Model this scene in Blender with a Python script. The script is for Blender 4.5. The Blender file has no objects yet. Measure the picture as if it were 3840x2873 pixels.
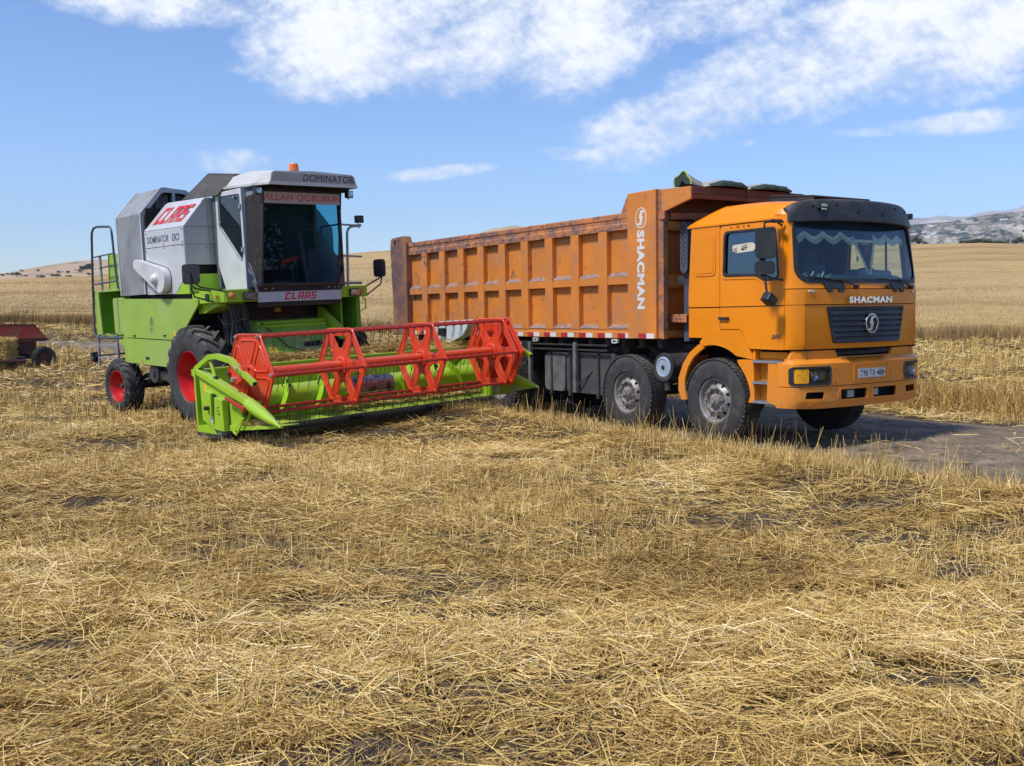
import bpy, bmesh, math, random
import numpy as np
from mathutils import Vector, Matrix
from mathutils.geometry import tessellate_polygon
random.seed(7)
rng = np.random.default_rng(11)
R = math.radians
PI = math.pi
scene = bpy.context.scene
COL = scene.collection

# ------------------------------------------------------------------ camera
CAM_H = 1.72
cam_data = bpy.data.cameras.new('camera')
cam = bpy.data.objects.new('camera', cam_data)
COL.objects.link(cam)
cam.location = (0, 0, CAM_H)
cam.rotation_euler = (PI / 2 - 0.0736, 0, 0)
cam_data.sensor_width = 36.0
cam_data.lens = 36.0 * 3795.8 / 3840.0
cam_data.clip_start = 0.05
cam_data.clip_end = 60000
scene.camera = cam

# ------------------------------------------------------------------ light
SUN_EL = R(56)
SUN_DIR = Vector((-0.80, -0.60, 0)).normalized() * math.cos(SUN_EL) + Vector((0, 0, math.sin(SUN_EL)))
sun_data = bpy.data.lights.new('sun', 'SUN')
sun_data.energy = 2.9
sun_data.angle = R(9)
sun_data.color = (1.0, 0.955, 0.89)
sun = bpy.data.objects.new('sun', sun_data)
COL.objects.link(sun)
sun.rotation_euler = SUN_DIR.to_track_quat('Z', 'Y').to_euler()
scene.view_settings.view_transform = 'Standard'
scene.view_settings.look = 'None'
scene.view_settings.gamma = 1.0
scene.view_settings.exposure = 0.55
scene.cycles.max_bounces = 8
scene.cycles.transparent_max_bounces = 16
scene.cycles.volume_bounces = 0

# ------------------------------------------------------------------ world: sky and clouds at infinity
world = bpy.data.worlds.new('World')
scene.world = world
world.use_nodes = True
WN = world.node_tree.nodes
WL = world.node_tree.links
WN.clear()
def wmath(op, a, b=None, c=None, clamp=False):
    n = WN.new('ShaderNodeMath'); n.operation = op; n.use_clamp = clamp
    for i, v in enumerate((a, b, c)):
        if v is None: continue
        if isinstance(v, (int, float)): n.inputs[i].default_value = v
        else: WL.new(v, n.inputs[i])
    return n.outputs[0]
def wsmooth(v, a, b):
    n = WN.new('ShaderNodeMapRange'); n.interpolation_type = 'SMOOTHSTEP'
    WL.new(v, n.inputs[0]); n.inputs[1].default_value = a; n.inputs[2].default_value = b
    return n.outputs[0]
sky = WN.new('ShaderNodeTexSky')
sky.sky_type = 'NISHITA'
sky.sun_disc = False
sky.sun_elevation = SUN_EL
sky.sun_rotation = math.atan2(SUN_DIR.x, SUN_DIR.y)
sky.altitude = 600
sky.air_density = 1.0
sky.dust_density = 0.6
sky.ozone_density = 2.6
tc = WN.new('ShaderNodeTexCoord')
sep = WN.new('ShaderNodeSeparateXYZ'); WL.new(tc.outputs['Generated'], sep.inputs[0])
dy = wmath('MAXIMUM', sep.outputs[1], 0.02)
U = wmath('DIVIDE', sep.outputs[0], dy)
V = wmath('DIVIDE', sep.outputs[2], dy)
def uv_of(dx, dyy):          # a direction in the sky, from its bearing in a 2212-wide frame
    x = (dx * 1.736 - 1920) / 3795.8; w = (1436.5 - dyy * 1.736) / 3795.8
    k = math.cos(0.0736) + w * math.sin(0.0736)
    return x / k, (-math.sin(0.0736) + w * math.cos(0.0736)) / k
# warped streaky noise for the cloud texture
def wnoise(su, sv, rot, scale, detail, rough, off=0.0, dist=0.0):
    cr, sr = math.cos(rot), math.sin(rot)
    a = wmath('ADD', wmath('MULTIPLY', U, cr), wmath('MULTIPLY', V, sr))
    b = wmath('SUBTRACT', wmath('MULTIPLY', V, cr), wmath('MULTIPLY', U, sr))
    comb = WN.new('ShaderNodeCombineXYZ')
    WL.new(wmath('MULTIPLY', a, su), comb.inputs[0]); WL.new(wmath('MULTIPLY', b, sv), comb.inputs[1])
    comb.inputs[2].default_value = off
    n = WN.new('ShaderNodeTexNoise'); n.inputs['Scale'].default_value = scale
    n.inputs['Detail'].default_value = detail; n.inputs['Roughness'].default_value = rough
    n.inputs['Distortion'].default_value = dist
    WL.new(comb.outputs[0], n.inputs['Vector'])
    return n.outputs[0]
n_big = wnoise(1, 1.7, 0.30, 9.0, 13, 0.68, 1.3, 0.15)
n_rip = wnoise(1.6, 2.4, -0.55, 34.0, 8, 0.64, 4.2, 0.2)
n_mix = wmath('ADD', wmath('MULTIPLY', n_big, 0.76), wmath('MULTIPLY', n_rip, 0.24))
def blob(dx, dyy, rx, ry, rot, gain):
    u0, v0 = uv_of(dx, dyy)
    k = 1.736 / 3795.8
    cr, sr = math.cos(rot), math.sin(rot)
    du = wmath('SUBTRACT', U, u0); dv = wmath('SUBTRACT', V, v0)
    a = wmath('DIVIDE', wmath('ADD', wmath('MULTIPLY', du, cr), wmath('MULTIPLY', dv, sr)), rx * k)
    b = wmath('DIVIDE', wmath('SUBTRACT', wmath('MULTIPLY', dv, cr), wmath('MULTIPLY', du, sr)), ry * k)
    d2 = wmath('ADD', wmath('MULTIPLY', a, a), wmath('MULTIPLY', b, b))
    return wmath('MULTIPLY', wmath('SUBTRACT', 1.0, wsmooth(d2, 0.0, 1.0)), gain)
CLOUDS = [  # bearing x, y, half width, half height, tilt, gain
    (800, 70, 400, 170, 0.10, 1.15), (1100, 60, 460, 175, 0.22, 1.15), (660, 150, 230, 90, -0.15, 0.95),
    (1270, 110, 280, 130, 0.3, 0.85), (820, -80, 800, 190, 0.0, 1.1), (380, 0, 320, 85, -0.08, 0.95), (250, 20, 210, 50, -0.2, 0.62),
    (1700, 140, 600, 130, 0.42, 1.1), (1480, 225, 330, 75, 0.3, 0.95), (2080, 60, 460, 190, 0.30, 1.15),
    (1850, 175, 460, 95, 0.18, 0.95), (1560, 20, 260, 90, 0.25, 0.85), (2050, -120, 750, 160, 0.0, 1.1), (1400, 30, 200, 80, .2, .7),
    (2130, 262, 300, 36, 0.07, 0.85), (1920, 284, 200, 16, 0.02, 0.5), (520, 352, 120, 42, -0.12, 0.62),
    (960, 372, 170, 20, 0.1, 0.56), (1255, 333, 150, 24, -0.03, 0.66), (1590, 312, 80, 14, 0.1, 0.55), (90, 505, 150, 18, 0.05, 0.4)]
acc = None
for c in CLOUDS:
    b = blob(*c)
    acc = b if acc is None else wmath('MAXIMUM', acc, b)
dens = wmath('ADD', wmath('MULTIPLY', acc, 1.5), wmath('MULTIPLY', wmath('SUBTRACT', n_mix, 0.5), 5.2))
cl = wsmooth(dens, 0.25, 2.05)
cl = wmath('MULTIPLY', cl, wsmooth(acc, 0.0, 0.25), clamp=True)
cl = wmath('MULTIPLY', cl, 0.95)
shade = wsmooth(wmath('ADD', wmath('MULTIPLY', n_rip, 0.5), n_big), 0.5, 0.95)
ccol = WN.new('ShaderNodeMixRGB')
WL.new(shade, ccol.inputs[0])
ccol.inputs[1].default_value = (4.5, 4.8, 5.3, 1); ccol.inputs[2].default_value = (5.9, 5.98, 6.08, 1)
tint = WN.new('ShaderNodeMixRGB'); tint.blend_type = 'MULTIPLY'; tint.inputs[0].default_value = 1.0
gam = WN.new('ShaderNodeGamma'); gam.inputs[1].default_value = 1.22; WL.new(sky.outputs[0], gam.inputs[0])
WL.new(gam.outputs[0], tint.inputs[1]); tint.inputs[2].default_value = (0.58, 0.59, 0.64, 1)
mixc = WN.new('ShaderNodeMixRGB')
WL.new(cl, mixc.inputs[0]); WL.new(tint.outputs[0], mixc.inputs[1]); WL.new(ccol.outputs[0], mixc.inputs[2])
bg = WN.new('ShaderNodeBackground'); bg.inputs[1].default_value = 0.14
WL.new(mixc.outputs[0], bg.inputs[0])
wo = WN.new('ShaderNodeOutputWorld'); WL.new(bg.outputs[0], wo.inputs[0])

# ------------------------------------------------------------------ helpers
def tag(o, label=None, cat=None, group=None, kind=None):
    if label: o['label'] = label
    if cat: o['category'] = cat
    if group: o['group'] = group
    if kind: o['kind'] = kind
    return o
def empty(name, matrix=None, loc=None):
    o = bpy.data.objects.new(name, None)
    o.empty_display_size = 0.3
    COL.objects.link(o)
    if matrix is not None: o.matrix_world = matrix
    if loc is not None: o.location = loc
    return o
ident = lambda u, v, w: (u, v, w)
SIDE = lambda y, s=-1: (lambda u, v, w: (u, y + s * w, v))      # u=x, v=z, w=outwards from a side face
FRONT = lambda x: (lambda u, v, w: (x + w, u, v))               # u=y, v=z, w=forwards
TOP = lambda z: (lambda u, v, w: (u, v, z + w))
def rr(x0, x1, z0, z1, r=0.03, n=4):
    o = []
    for cx, cz, a in ((x1 - r, z1 - r, 0), (x0 + r, z1 - r, 90), (x0 + r, z0 + r, 180), (x1 - r, z0 + r, 270)):
        for i in range(n + 1):
            t = R(a + 90 * i / n); o.append((cx + r * math.cos(t), cz + r * math.sin(t)))
    return o
def roundpoly(pts, r, n=4):
    o = []; N = len(pts)
    for i in range(N):
        p = Vector(pts[i]); a = Vector(pts[i - 1]); b = Vector(pts[(i + 1) % N])
        da = (a - p); db = (b - p)
        k = min(r, da.length * .45, db.length * .45)
        p0 = p + da.normalized() * k; p1 = p + db.normalized() * k
        for j in range(n + 1):
            t = j / n
            q = p0 * (1 - t) ** 2 + p * 2 * t * (1 - t) + p1 * t * t
            o.append((q.x, q.y))
    return o
def circ(cx, cz, r, n=24, rz=None, a0=0):
    rz = rz or r
    return [(cx + r * math.cos(2 * PI * i / n + a0), cz + rz * math.sin(2 * PI * i / n + a0)) for i in range(n)]
class MB:
    def __init__(s): s.v = []; s.f = []; s.m = []; s.c = 0
    def add(s, vs, fs):
        b = len(s.v); s.v += [tuple(p) for p in vs]
        s.f += [tuple(b + i for i in f) for f in fs]; s.m += [s.c] * len(fs); return s
    def mat(s, i): s.c = i; return s
    def box(s, x0, x1, y0, y1, z0, z1):
        return s.add([(x, y, z) for x in (x0, x1) for y in (y0, y1) for z in (z0, z1)],
                     [(0, 1, 3, 2), (4, 6, 7, 5), (0, 4, 5, 1), (2, 3, 7, 6), (0, 2, 6, 4), (1, 5, 7, 3)])
    def obox(s, c, size, M=None):
        M = M or Matrix.Identity(3); c = Vector(c); h = [k / 2 for k in size]
        return s.add([c + M @ Vector((sx * h[0], sy * h[1], sz * h[2])) for sx in (-1, 1) for sy in (-1, 1) for sz in (-1, 1)],
                     [(0, 1, 3, 2), (4, 6, 7, 5), (0, 4, 5, 1), (2, 3, 7, 6), (0, 2, 6, 4), (1, 5, 7, 3)])
    def beam(s, a, b, w, h, up=(0, 0, 1)):
        a = Vector(a); b = Vector(b); d = (b - a).normalized(); u = Vector(up)
        sd = d.cross(u)
        if sd.length < 1e-4: sd = d.cross(Vector((1, 0, 0)))
        sd.normalize(); u = sd.cross(d)
        M = Matrix((d, sd, u)).transposed()
        return s.obox((a + b) / 2, ((b - a).length, w, h), M)
    def plate(s, outline, f3=ident, w0=0.0, w1=0.02, holes=(), cuts=(), vcuts=()):
        polys = [outline] + list(holes)
        flat = [p for q in polys for p in q]
        if holes:
            tris = tessellate_polygon([[Vector((p[0], p[1], 0)) for p in q] for q in polys])
        else:
            tris = tessellate_polygon([[Vector((p[0], p[1], 0)) for p in outline]])
        n = len(flat)
        if w0 == w1:
            vs = [(p[0], p[1], w0) for p in flat]; fs = [tuple(t) for t in tris]; polys = []
        else: vs = [(p[0], p[1], w0) for p in flat] + [(p[0], p[1], w1) for p in flat]
        if w0 != w1: fs = [tuple(t) for t in tris] + [tuple(n + i for i in reversed(t)) for t in tris]
        k = 0
        for q in polys:
            m = len(q)
            for i in range(m):
                a, b = k + i, k + (i + 1) % m
                fs.append((a, b, n + b, n + a))
            k += m
        if cuts or vcuts:
            bm = bmesh.new()
            bv = [bm.verts.new(p) for p in vs]
            for f in fs:
                try: bm.faces.new([bv[i] for i in f])
                except ValueError: pass
            for c in cuts:
                bmesh.ops.bisect_plane(bm, geom=bm.verts[:] + bm.edges[:] + bm.faces[:], plane_co=(c, 0, 0), plane_no=(1, 0, 0))
            for c in vcuts:
                bmesh.ops.bisect_plane(bm, geom=bm.verts[:] + bm.edges[:] + bm.faces[:], plane_co=(0, c, 0), plane_no=(0, 1, 0))
            bm.verts.index_update()
            vs = [tuple(p.co) for p in bm.verts]; fs = [tuple(q.index for q in f.verts) for f in bm.faces]
            bm.free()
        return s.add([f3(*p) for p in vs], fs)
    def tube(s, path, r, n=8, closed=False, cap=True):
        P = [Vector(p) for p in path]; N = len(P); rs = r if isinstance(r, (list, tuple)) else [r] * N
        rings = []; up = None
        for i in range(N):
            if closed: t = (P[(i + 1) % N] - P[i - 1])
            else: t = (P[min(i + 1, N - 1)] - P[max(i - 1, 0)])
            t.normalize()
            if up is None:
                up = t.orthogonal().normalized()
            else:
                up = (up - t * up.dot(t)); up = up.normalized() if up.length > 1e-6 else t.orthogonal().normalized()
            sd = t.cross(up)
            rings.append([P[i] + (up * math.cos(2 * PI * j / n) + sd * math.sin(2 * PI * j / n)) * rs[i] for j in range(n)])
        vs = [p for rg in rings for p in rg]; fs = []
        for i in range(N if closed else N - 1):
            a, b = i * n, ((i + 1) % N) * n
            for j in range(n): fs.append((a + j, a + (j + 1) % n, b + (j + 1) % n, b + j))
        if cap and not closed: fs += [tuple(range(n)), tuple((N - 1) * n + j for j in reversed(range(n)))]
        return s.add(vs, fs)
    def lathe(s, prof, n=32, c=(0, 0, 0), axis='y', a0=0.0, a1=2 * PI):
        full = abs(a1 - a0 - 2 * PI) < 1e-6
        N = n if full else n + 1; c = Vector(c); vs = []
        for i in range(N):
            a = a0 + (a1 - a0) * i / n
            for r, h in prof:
                p = {'y': (r * math.cos(a), h, r * math.sin(a)), 'z': (r * math.cos(a), r * math.sin(a), h), 'x': (h, r * math.cos(a), r * math.sin(a))}[axis]
                vs.append(c + Vector(p))
        k = len(prof); fs = []
        for i in range(n):
            a, b = i * k, ((i + 1) % N) * k
            for j in range(k - 1):
                fs.append((a + j, a + j + 1, b + j + 1, b + j))
        return s.add(vs, fs)
    def cyl(s, a, b, r, n=16, r2=None): return s.tube([a, b], [r, r if r2 is None else r2], n)
    def grid(s, f, nu, nv):
        vs = [f(i / nu, j / nv) for i in range(nu + 1) for j in range(nv + 1)]
        return s.add(vs, [(i * (nv + 1) + j, (i + 1) * (nv + 1) + j, (i + 1) * (nv + 1) + j + 1, i * (nv + 1) + j + 1) for i in range(nu) for j in range(nv)])
    def build(s, name, mats, parent=None, bevel=0.0, seg=2, smooth=35, recalc=True, merge=1e-5, loc=None):
        me = bpy.data.meshes.new(name)
        me.from_pydata(s.v, [], s.f)
        if not isinstance(mats, (list, tuple)): mats = [mats]
        for m in mats: me.materials.append(m)
        if len(mats) > 1: me.polygons.foreach_set('material_index', s.m)
        bm = bmesh.new(); bm.from_mesh(me)
        bmesh.ops.remove_doubles(bm, verts=bm.verts, dist=merge)
        if recalc: bmesh.ops.recalc_face_normals(bm, faces=bm.faces)
        bm.to_mesh(me); bm.free()
        if smooth:
            me.shade_smooth(); me.set_sharp_from_angle(angle=R(smooth))
        o = bpy.data.objects.new(name, me); COL.objects.link(o)
        if parent: o.parent = parent
        if loc: o.location = loc
        if bevel:
            b = o.modifiers.new('bevel', 'BEVEL'); b.width = bevel; b.segments = seg; b.limit_method = 'ANGLE'; b.angle_limit = R(32)
            b.harden_normals = True
        return o
def copy_part(o, parent, loc=None, scale=None, rot=None):
    c = o.copy(); COL.objects.link(c); c.parent = parent
    if loc is not None: c.location = loc
    if rot is not None: c.rotation_euler = rot
    for ch in o.children:
        d = ch.copy(); COL.objects.link(d); d.parent = c
    return c
def text(name, body, parent, o, right, up, w, h, mat, shear=0.0, bold=0.0, depth=0.003, space=1.0):
    cu = bpy.data.curves.new(name, 'FONT'); cu.body = body; cu.offset = bold; cu.shear = shear; cu.space_character = space
    cu.resolution_u = 3
    ob = bpy.data.objects.new(name, cu)
    me0 = bpy.data.meshes.new_from_object(ob)
    co = np.zeros(len(me0.vertices) * 3); me0.vertices.foreach_get('co', co); co = co.reshape(-1, 3)
    faces = [tuple(p.vertices) for p in me0.polygons]
    lo, hi = co.min(0), co.max(0)
    o = Vector(o); right = Vector(right).normalized(); up = Vector(up).normalized(); nrm = right.cross(up)
    mb = MB(); vs0 = []; vs1 = []
    for p in co:
        u = ((p[0] - lo[0]) / (hi[0] - lo[0]) - .5) * w; v = ((p[1] - lo[1]) / (hi[1] - lo[1]) - .5) * h
        vs0.append(o + right * u + up * v + nrm * depth)
    mb.add(vs0, faces)
    # side walls along boundary edges
    cnt = {}
    for f in faces:
        for i in range(len(f)):
            e = (f[i], f[(i + 1) % len(f)]); k = tuple(sorted(e)); cnt.setdefault(k, []).append(e)
    n = len(vs0); wall = []
    for k, es in cnt.items():
        if len(es) == 1: a, b = es[0]; wall.append((a, b, n + b, n + a))
    mb2 = MB(); mb2.add(vs0 + [p - nrm * (depth - 0.0005) for p in vs0], faces + wall)
    bpy.data.objects.remove(ob); bpy.data.curves.remove(cu); bpy.data.meshes.remove(me0)
    return mb2.build(name, mat, parent, smooth=0, recalc=False)
BLOCK = {'C': [(0, 0, .27, 1), (.27, .78, .82, 1), (.27, 0, .82, .22)], 'L': [(0, 0, .27, 1), (.27, 0, .80, .22)],
         'A': [(0, 0, .25, 1), (.25, .80, .60, 1), (.25, .32, .60, .50), (.60, 0, .85, 1)],
         'S': [(0, .80, .85, 1), (0, .42, .27, .80), (.27, .42, .85, .60), (.58, .20, .85, .42), (0, 0, .85, .20)]}
def blocktext(name, body, parent, o, right, up, w, h, mat, shear=0.3, depth=0.003):
    o = Vector(o); right = Vector(right).normalized(); up = Vector(up).normalized(); nrm = right.cross(up)
    tot = len(body) * 1.08 - .18 + shear; mb = MB()
    for i, ch in enumerate(body):
        for x0, z0, x1, z1 in BLOCK[ch]:
            P = []
            for x, z in ((x0, z0), (x1, z0), (x1, z1), (x0, z1)):
                u = (i * 1.08 + x + shear * z) / tot - .5
                P.append(o + right * (u * w) + up * ((z - .5) * h))
            mb.add([p + nrm * 0.0005 for p in P] + [p + nrm * depth for p in P], [(3, 2, 1, 0), (4, 5, 6, 7), (0, 1, 5, 4), (1, 2, 6, 5), (2, 3, 7, 6), (3, 0, 4, 7)])
    return mb.build(name, mat, parent, smooth=0)

# ------------------------------------------------------------------ materials
def newmat(name):
    m = bpy.data.materials.new(name); m.use_nodes = True
    nt = m.node_tree; b = nt.nodes['Principled BSDF']
    return m, nt, b
def srgb(h): # hex string to linear
    c = [int(h[i:i + 2], 16) / 255 for i in (0, 2, 4)]
    return tuple((x / 12.92 if x <= .04045 else ((x + .055) / 1.055) ** 2.4) for x in c)
def mat(name, col, rough=0.5, metal=0.0, col2=None, scale=3.0, lo=0.5, hi=0.7, amt=1.0, bump=0.0, bscale=40, spec=0.5,
        scratch=None, stretch=(1, 1, 1), coat=0.0, fine=0.08, coord='Object', rough2=None, gradx=None, dust=0.0, dustz=None):
    m, nt, b = newmat(name); N = nt.nodes; L = nt.links
    b.inputs['Roughness'].default_value = rough; b.inputs['Metallic'].default_value = metal
    b.inputs['Specular IOR Level'].default_value = spec
    if coat: b.inputs['Coat Weight'].default_value = coat; b.inputs['Coat Roughness'].default_value = 0.12
    t = N.new('ShaderNodeTexCoord'); mp = N.new('ShaderNodeMapping'); L.new(t.outputs[coord], mp.inputs[0])
    mp.inputs['Scale'].default_value = stretch
    def noise(sc, det=6, ro=.6, vec=None):
        n = N.new('ShaderNodeTexNoise'); n.inputs['Scale'].default_value = sc; n.inputs['Detail'].default_value = det
        n.inputs['Roughness'].default_value = ro; L.new(vec or mp.outputs[0], n.inputs['Vector']); return n.outputs[0]
    def ramp(v, a, c):
        n = N.new('ShaderNodeMapRange'); n.interpolation_type = 'SMOOTHSTEP'; L.new(v, n.inputs[0])
        n.inputs[1].default_value = a; n.inputs[2].default_value = c; return n.outputs[0]
    def mix(f, a, c, mode='MIX'):
        n = N.new('ShaderNodeMixRGB'); n.blend_type = mode
        for i, v in enumerate((f, a, c)):
            if isinstance(v, (int, float)): n.inputs[i].default_value = v
            elif isinstance(v, tuple): n.inputs[i].default_value = (*v[:3], 1)
            else: L.new(v, n.inputs[i])
        return n.outputs[0]
    # faint large and fine tone variation so no surface is perfectly even
    var = ramp(noise(1.7, 5), 0.25, 0.75)
    c = mix(var, tuple(k * (1 - fine) for k in col), tuple(min(1, k * (1 + fine)) for k in col))
    msk = None
    if col2 is not None:
        f = ramp(noise(scale), lo, hi)
        mm = N.new('ShaderNodeMath'); mm.operation = 'MULTIPLY'; L.new(f, mm.inputs[0]); mm.inputs[1].default_value = amt
        msk = mm.outputs[0]
        c = mix(msk, c, col2)
    if scratch is not None:
        scol, ssc, slo, shi, st = scratch
        mp2 = N.new('ShaderNodeMapping'); L.new(t.outputs[coord], mp2.inputs[0]); mp2.inputs['Scale'].default_value = st
        nv = noise(ssc, 8, .72, mp2.outputs[0])
        if gradx:      # wear gets heavier towards one end of the body
            sx = N.new('ShaderNodeSeparateXYZ'); L.new(t.outputs[coord], sx.inputs[0])
            gr_ = N.new('ShaderNodeMapRange'); L.new(sx.outputs[0], gr_.inputs[0]); gr_.inputs[1].default_value = gradx[0]; gr_.inputs[2].default_value = gradx[1]; gr_.inputs[4].default_value = gradx[2]
            ad = N.new('ShaderNodeMath'); L.new(nv, ad.inputs[0]); L.new(gr_.outputs[0], ad.inputs[1]); nv = ad.outputs[0]
        f = ramp(nv, slo, shi)
        c = mix(f, c, scol)
    if dust or dustz:   # chaff and road dust settled on upward faces / thrown up on the lower panels
        g = N.new('ShaderNodeNewGeometry'); sx = N.new('ShaderNodeSeparateXYZ')
        if dust:
            L.new(g.outputs['Normal'], sx.inputs[0]); d1 = ramp(sx.outputs[2], .45, .95); k = dust
        else:
            L.new(t.outputs['Object'], sx.inputs[0]); d1 = ramp(sx.outputs[2], dustz[1], dustz[0]); k = dustz[2]
        n1 = ramp(noise(11, 8, .7), .30, .70)
        m1 = N.new('ShaderNodeMath'); m1.operation = 'MULTIPLY'; L.new(d1, m1.inputs[0]); L.new(n1, m1.inputs[1])
        m2 = N.new('ShaderNodeMath'); m2.operation = 'MULTIPLY'; L.new(m1.outputs[0], m2.inputs[0]); m2.inputs[1].default_value = k
        c = mix(m2.outputs[0], c, (.36, .29, .20))
    L.new(c, b.inputs['Base Color'])
    if rough2 is not None and msk is not None:
        r_ = N.new('ShaderNodeMapRange'); L.new(msk, r_.inputs[0]); r_.inputs[3].default_value = rough; r_.inputs[4].default_value = rough2
        L.new(r_.outputs[0], b.inputs['Roughness'])
    if bump:
        bn = N.new('ShaderNodeBump'); bn.inputs['Strength'].default_value = bump; bn.inputs['Distance'].default_value = 0.01
        L.new(noise(bscale, 5), bn.inputs['Height']); L.new(bn.outputs[0], b.inputs['Normal'])
    return m
def glass(name, tintc, gloss=0.06, rough=0.02, tone=(.9, .95, 1)):
    m, nt, b = newmat(name); N = nt.nodes; L = nt.links
    N.remove(b)
    tr = N.new('ShaderNodeBsdfTransparent'); tr.inputs[0].default_value = (*tintc, 1)
    gl = N.new('ShaderNodeBsdfGlossy'); gl.inputs['Roughness'].default_value = rough; gl.inputs['Color'].default_value = (*tone, 1)
    lw = N.new('ShaderNodeLayerWeight'); lw.inputs[0].default_value = .5
    pw = N.new('ShaderNodeMath'); pw.operation = 'POWER'; L.new(lw.outputs['Facing'], pw.inputs[0]); pw.inputs[1].default_value = 4.5
    ad = N.new('ShaderNodeMath'); ad.operation = 'MULTIPLY_ADD'; ad.use_clamp = True; L.new(pw.outputs[0], ad.inputs[0]); ad.inputs[1].default_value = .8; ad.inputs[2].default_value = gloss
    mx = N.new('ShaderNodeMixShader'); L.new(ad.outputs[0], mx.inputs[0]); L.new(tr.outputs[0], mx.inputs[1]); L.new(gl.outputs[0], mx.inputs[2])
    L.new(mx.outputs[0], N['Material Output'].inputs[0])
    return m
M = {}
M['cab'] = mat('orange cab paint', (0.84, 0.255, 0.003), 0.30, col2=(0.62, 0.24, 0.05), scale=2.2, lo=.5, hi=.8, amt=.3, coat=.12, spec=.3, dustz=(.45, 1.5, .42), fine=.06, bump=.03, bscale=6)
M['cab_seam'] = mat('dark seam', (0.05, 0.02, 0.008), 0.8)
M['body'] = mat('worn orange body paint', (0.66, 0.22, 0.030), 0.55, col2=(0.46, 0.20, 0.085), scale=3.0, lo=.42, hi=.72, amt=.85, bump=.25, bscale=55,
                scratch=((0.17, 0.10, 0.078), 7.5, .61, .70, (1, 1, 1)), fine=.12, gradx=(-3.5, -9.7, .065))
M['body_worn'] = mat('rusted grey orange rail', (0.56, 0.20, 0.055), 0.65, col2=(0.20, 0.115, 0.095), scale=2.4, lo=.40, hi=.62, amt=.9, bump=.3, bscale=60,
                     scratch=((0.14, 0.09, 0.08), 9, .52, .60, (1, 1, 1.6)), gradx=(-3.5, -9.7, .05))
M['body_rust'] = mat('rusted brown post', (0.30, 0.125, 0.06), 0.7, col2=(0.13, 0.075, 0.065), scale=2.2, lo=.38, hi=.62, bump=.35, bscale=60,
                     scratch=((0.42, 0.16, 0.05), 9, .56, .64, (1, 1, 1)))
M['ledge'] = mat('bare scraped ledge', (0.30, 0.21, 0.18), 0.7, col2=(0.20, 0.13, 0.11), scale=14, lo=.4, hi=.6, scratch=((0.55, 0.28, 0.13), 10, .60, .66, (1, 1, 1)))
M['brown'] = mat('dark brown steel canopy', (0.125, 0.042, 0.022), 0.6, col2=(0.09, 0.04, 0.025), scale=4)
M['black'] = mat('black plastic', (0.018, 0.019, 0.021), 0.45, col2=(0.05, 0.047, 0.044), scale=6, lo=.45, hi=.75, amt=.7)
M['visor'] = mat('dusty black visor', (0.022, 0.023, 0.026), 0.5, dust=.25, col2=(0.06, 0.058, 0.056), scale=5, lo=.45, hi=.75, scratch=((0.13, 0.13, 0.125), 14, .66, .70, (1, 1, 1)))
M['rubber'] = mat('tyre rubber', (0.022, 0.022, 0.023), 0.75, col2=(0.075, 0.066, 0.056), scale=3.5, lo=.42, hi=.68, amt=.8, bump=.2, bscale=50)
M['rubber_dusty'] = mat('dusty tyre rubber', (0.036, 0.035, 0.035), 0.8, col2=(0.10, 0.087, 0.074), scale=6.0, lo=.45, hi=.72, amt=.7, dust=.55, bump=.2, bscale=50)
M['rim'] = mat('dusty steel rim', (0.30, 0.285, 0.27), 0.5, metal=.25, col2=(0.20, 0.165, 0.13), scale=9, lo=.4, hi=.7)
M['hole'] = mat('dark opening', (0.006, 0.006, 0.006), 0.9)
M['chassis'] = mat('dirty chassis steel', (0.028, 0.027, 0.027), 0.7, col2=(0.07, 0.062, 0.054), scale=7, lo=.4, hi=.7)
M['tank'] = mat('dirty grey fuel tank', (0.06, 0.06, 0.062), 0.6, col2=(0.10, 0.095, 0.088), scale=4, lo=.35, hi=.7, bump=.1)
M['tank_lit'] = mat('lit grey tank paint', (0.16, 0.16, 0.165), 0.6, col2=(0.09, 0.085, 0.08), scale=5, lo=.4, hi=.7)  # dark tank grey made paler: light on the rear tank painted in
M['galv'] = mat('galvanised steel', (0.36, 0.37, 0.39), 0.45, metal=.5, col2=(0.24, 0.24, 0.24), scale=12)
M['chrome'] = mat('chrome', (0.75, 0.75, 0.76), 0.12, metal=1.0)
M['white'] = mat('white paint', (0.58, 0.59, 0.60), 0.45, col2=(0.48, 0.46, 0.42), scale=4, lo=.5, hi=.8, amt=.6)
M['white_mark'] = mat('white lettering', (0.70, 0.69, 0.66), 0.5, col2=(0.55, 0.40, 0.26), scale=22, lo=.62, hi=.7, amt=.8)
M['red_mark'] = mat('red reflector', (0.42, 0.025, 0.03), 0.4, col2=(0.5, 0.3, 0.25), scale=30, lo=.6, hi=.7)
M['lens'] = mat('clear lamp lens', (0.55, 0.57, 0.58), 0.08, metal=.6, col2=(0.15, 0.15, 0.15), scale=30, lo=.4, hi=.6)
M['lamp_in'] = mat('lamp housing', (0.10, 0.105, 0.11), 0.2, metal=.5)
M['amber'] = mat('amber lens', (0.85, 0.38, 0.015), 0.12, col2=(0.65, 0.22, 0.01), scale=30)
M['amber_dim'] = mat('old amber lens', (0.60, 0.22, 0.07), 0.25)
M['orange_lens'] = mat('orange beacon glass', (0.80, 0.16, 0.01), 0.15, col2=(0.5, 0.07, 0.01), scale=14)
M['plate'] = mat('number plate white', (0.72, 0.72, 0.70), 0.4, fine=.02)
M['ink'] = mat('black ink', (0.012, 0.012, 0.015), 0.5)
M['navy'] = mat('dark blue lettering', (0.045, 0.05, 0.10), 0.5)
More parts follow.
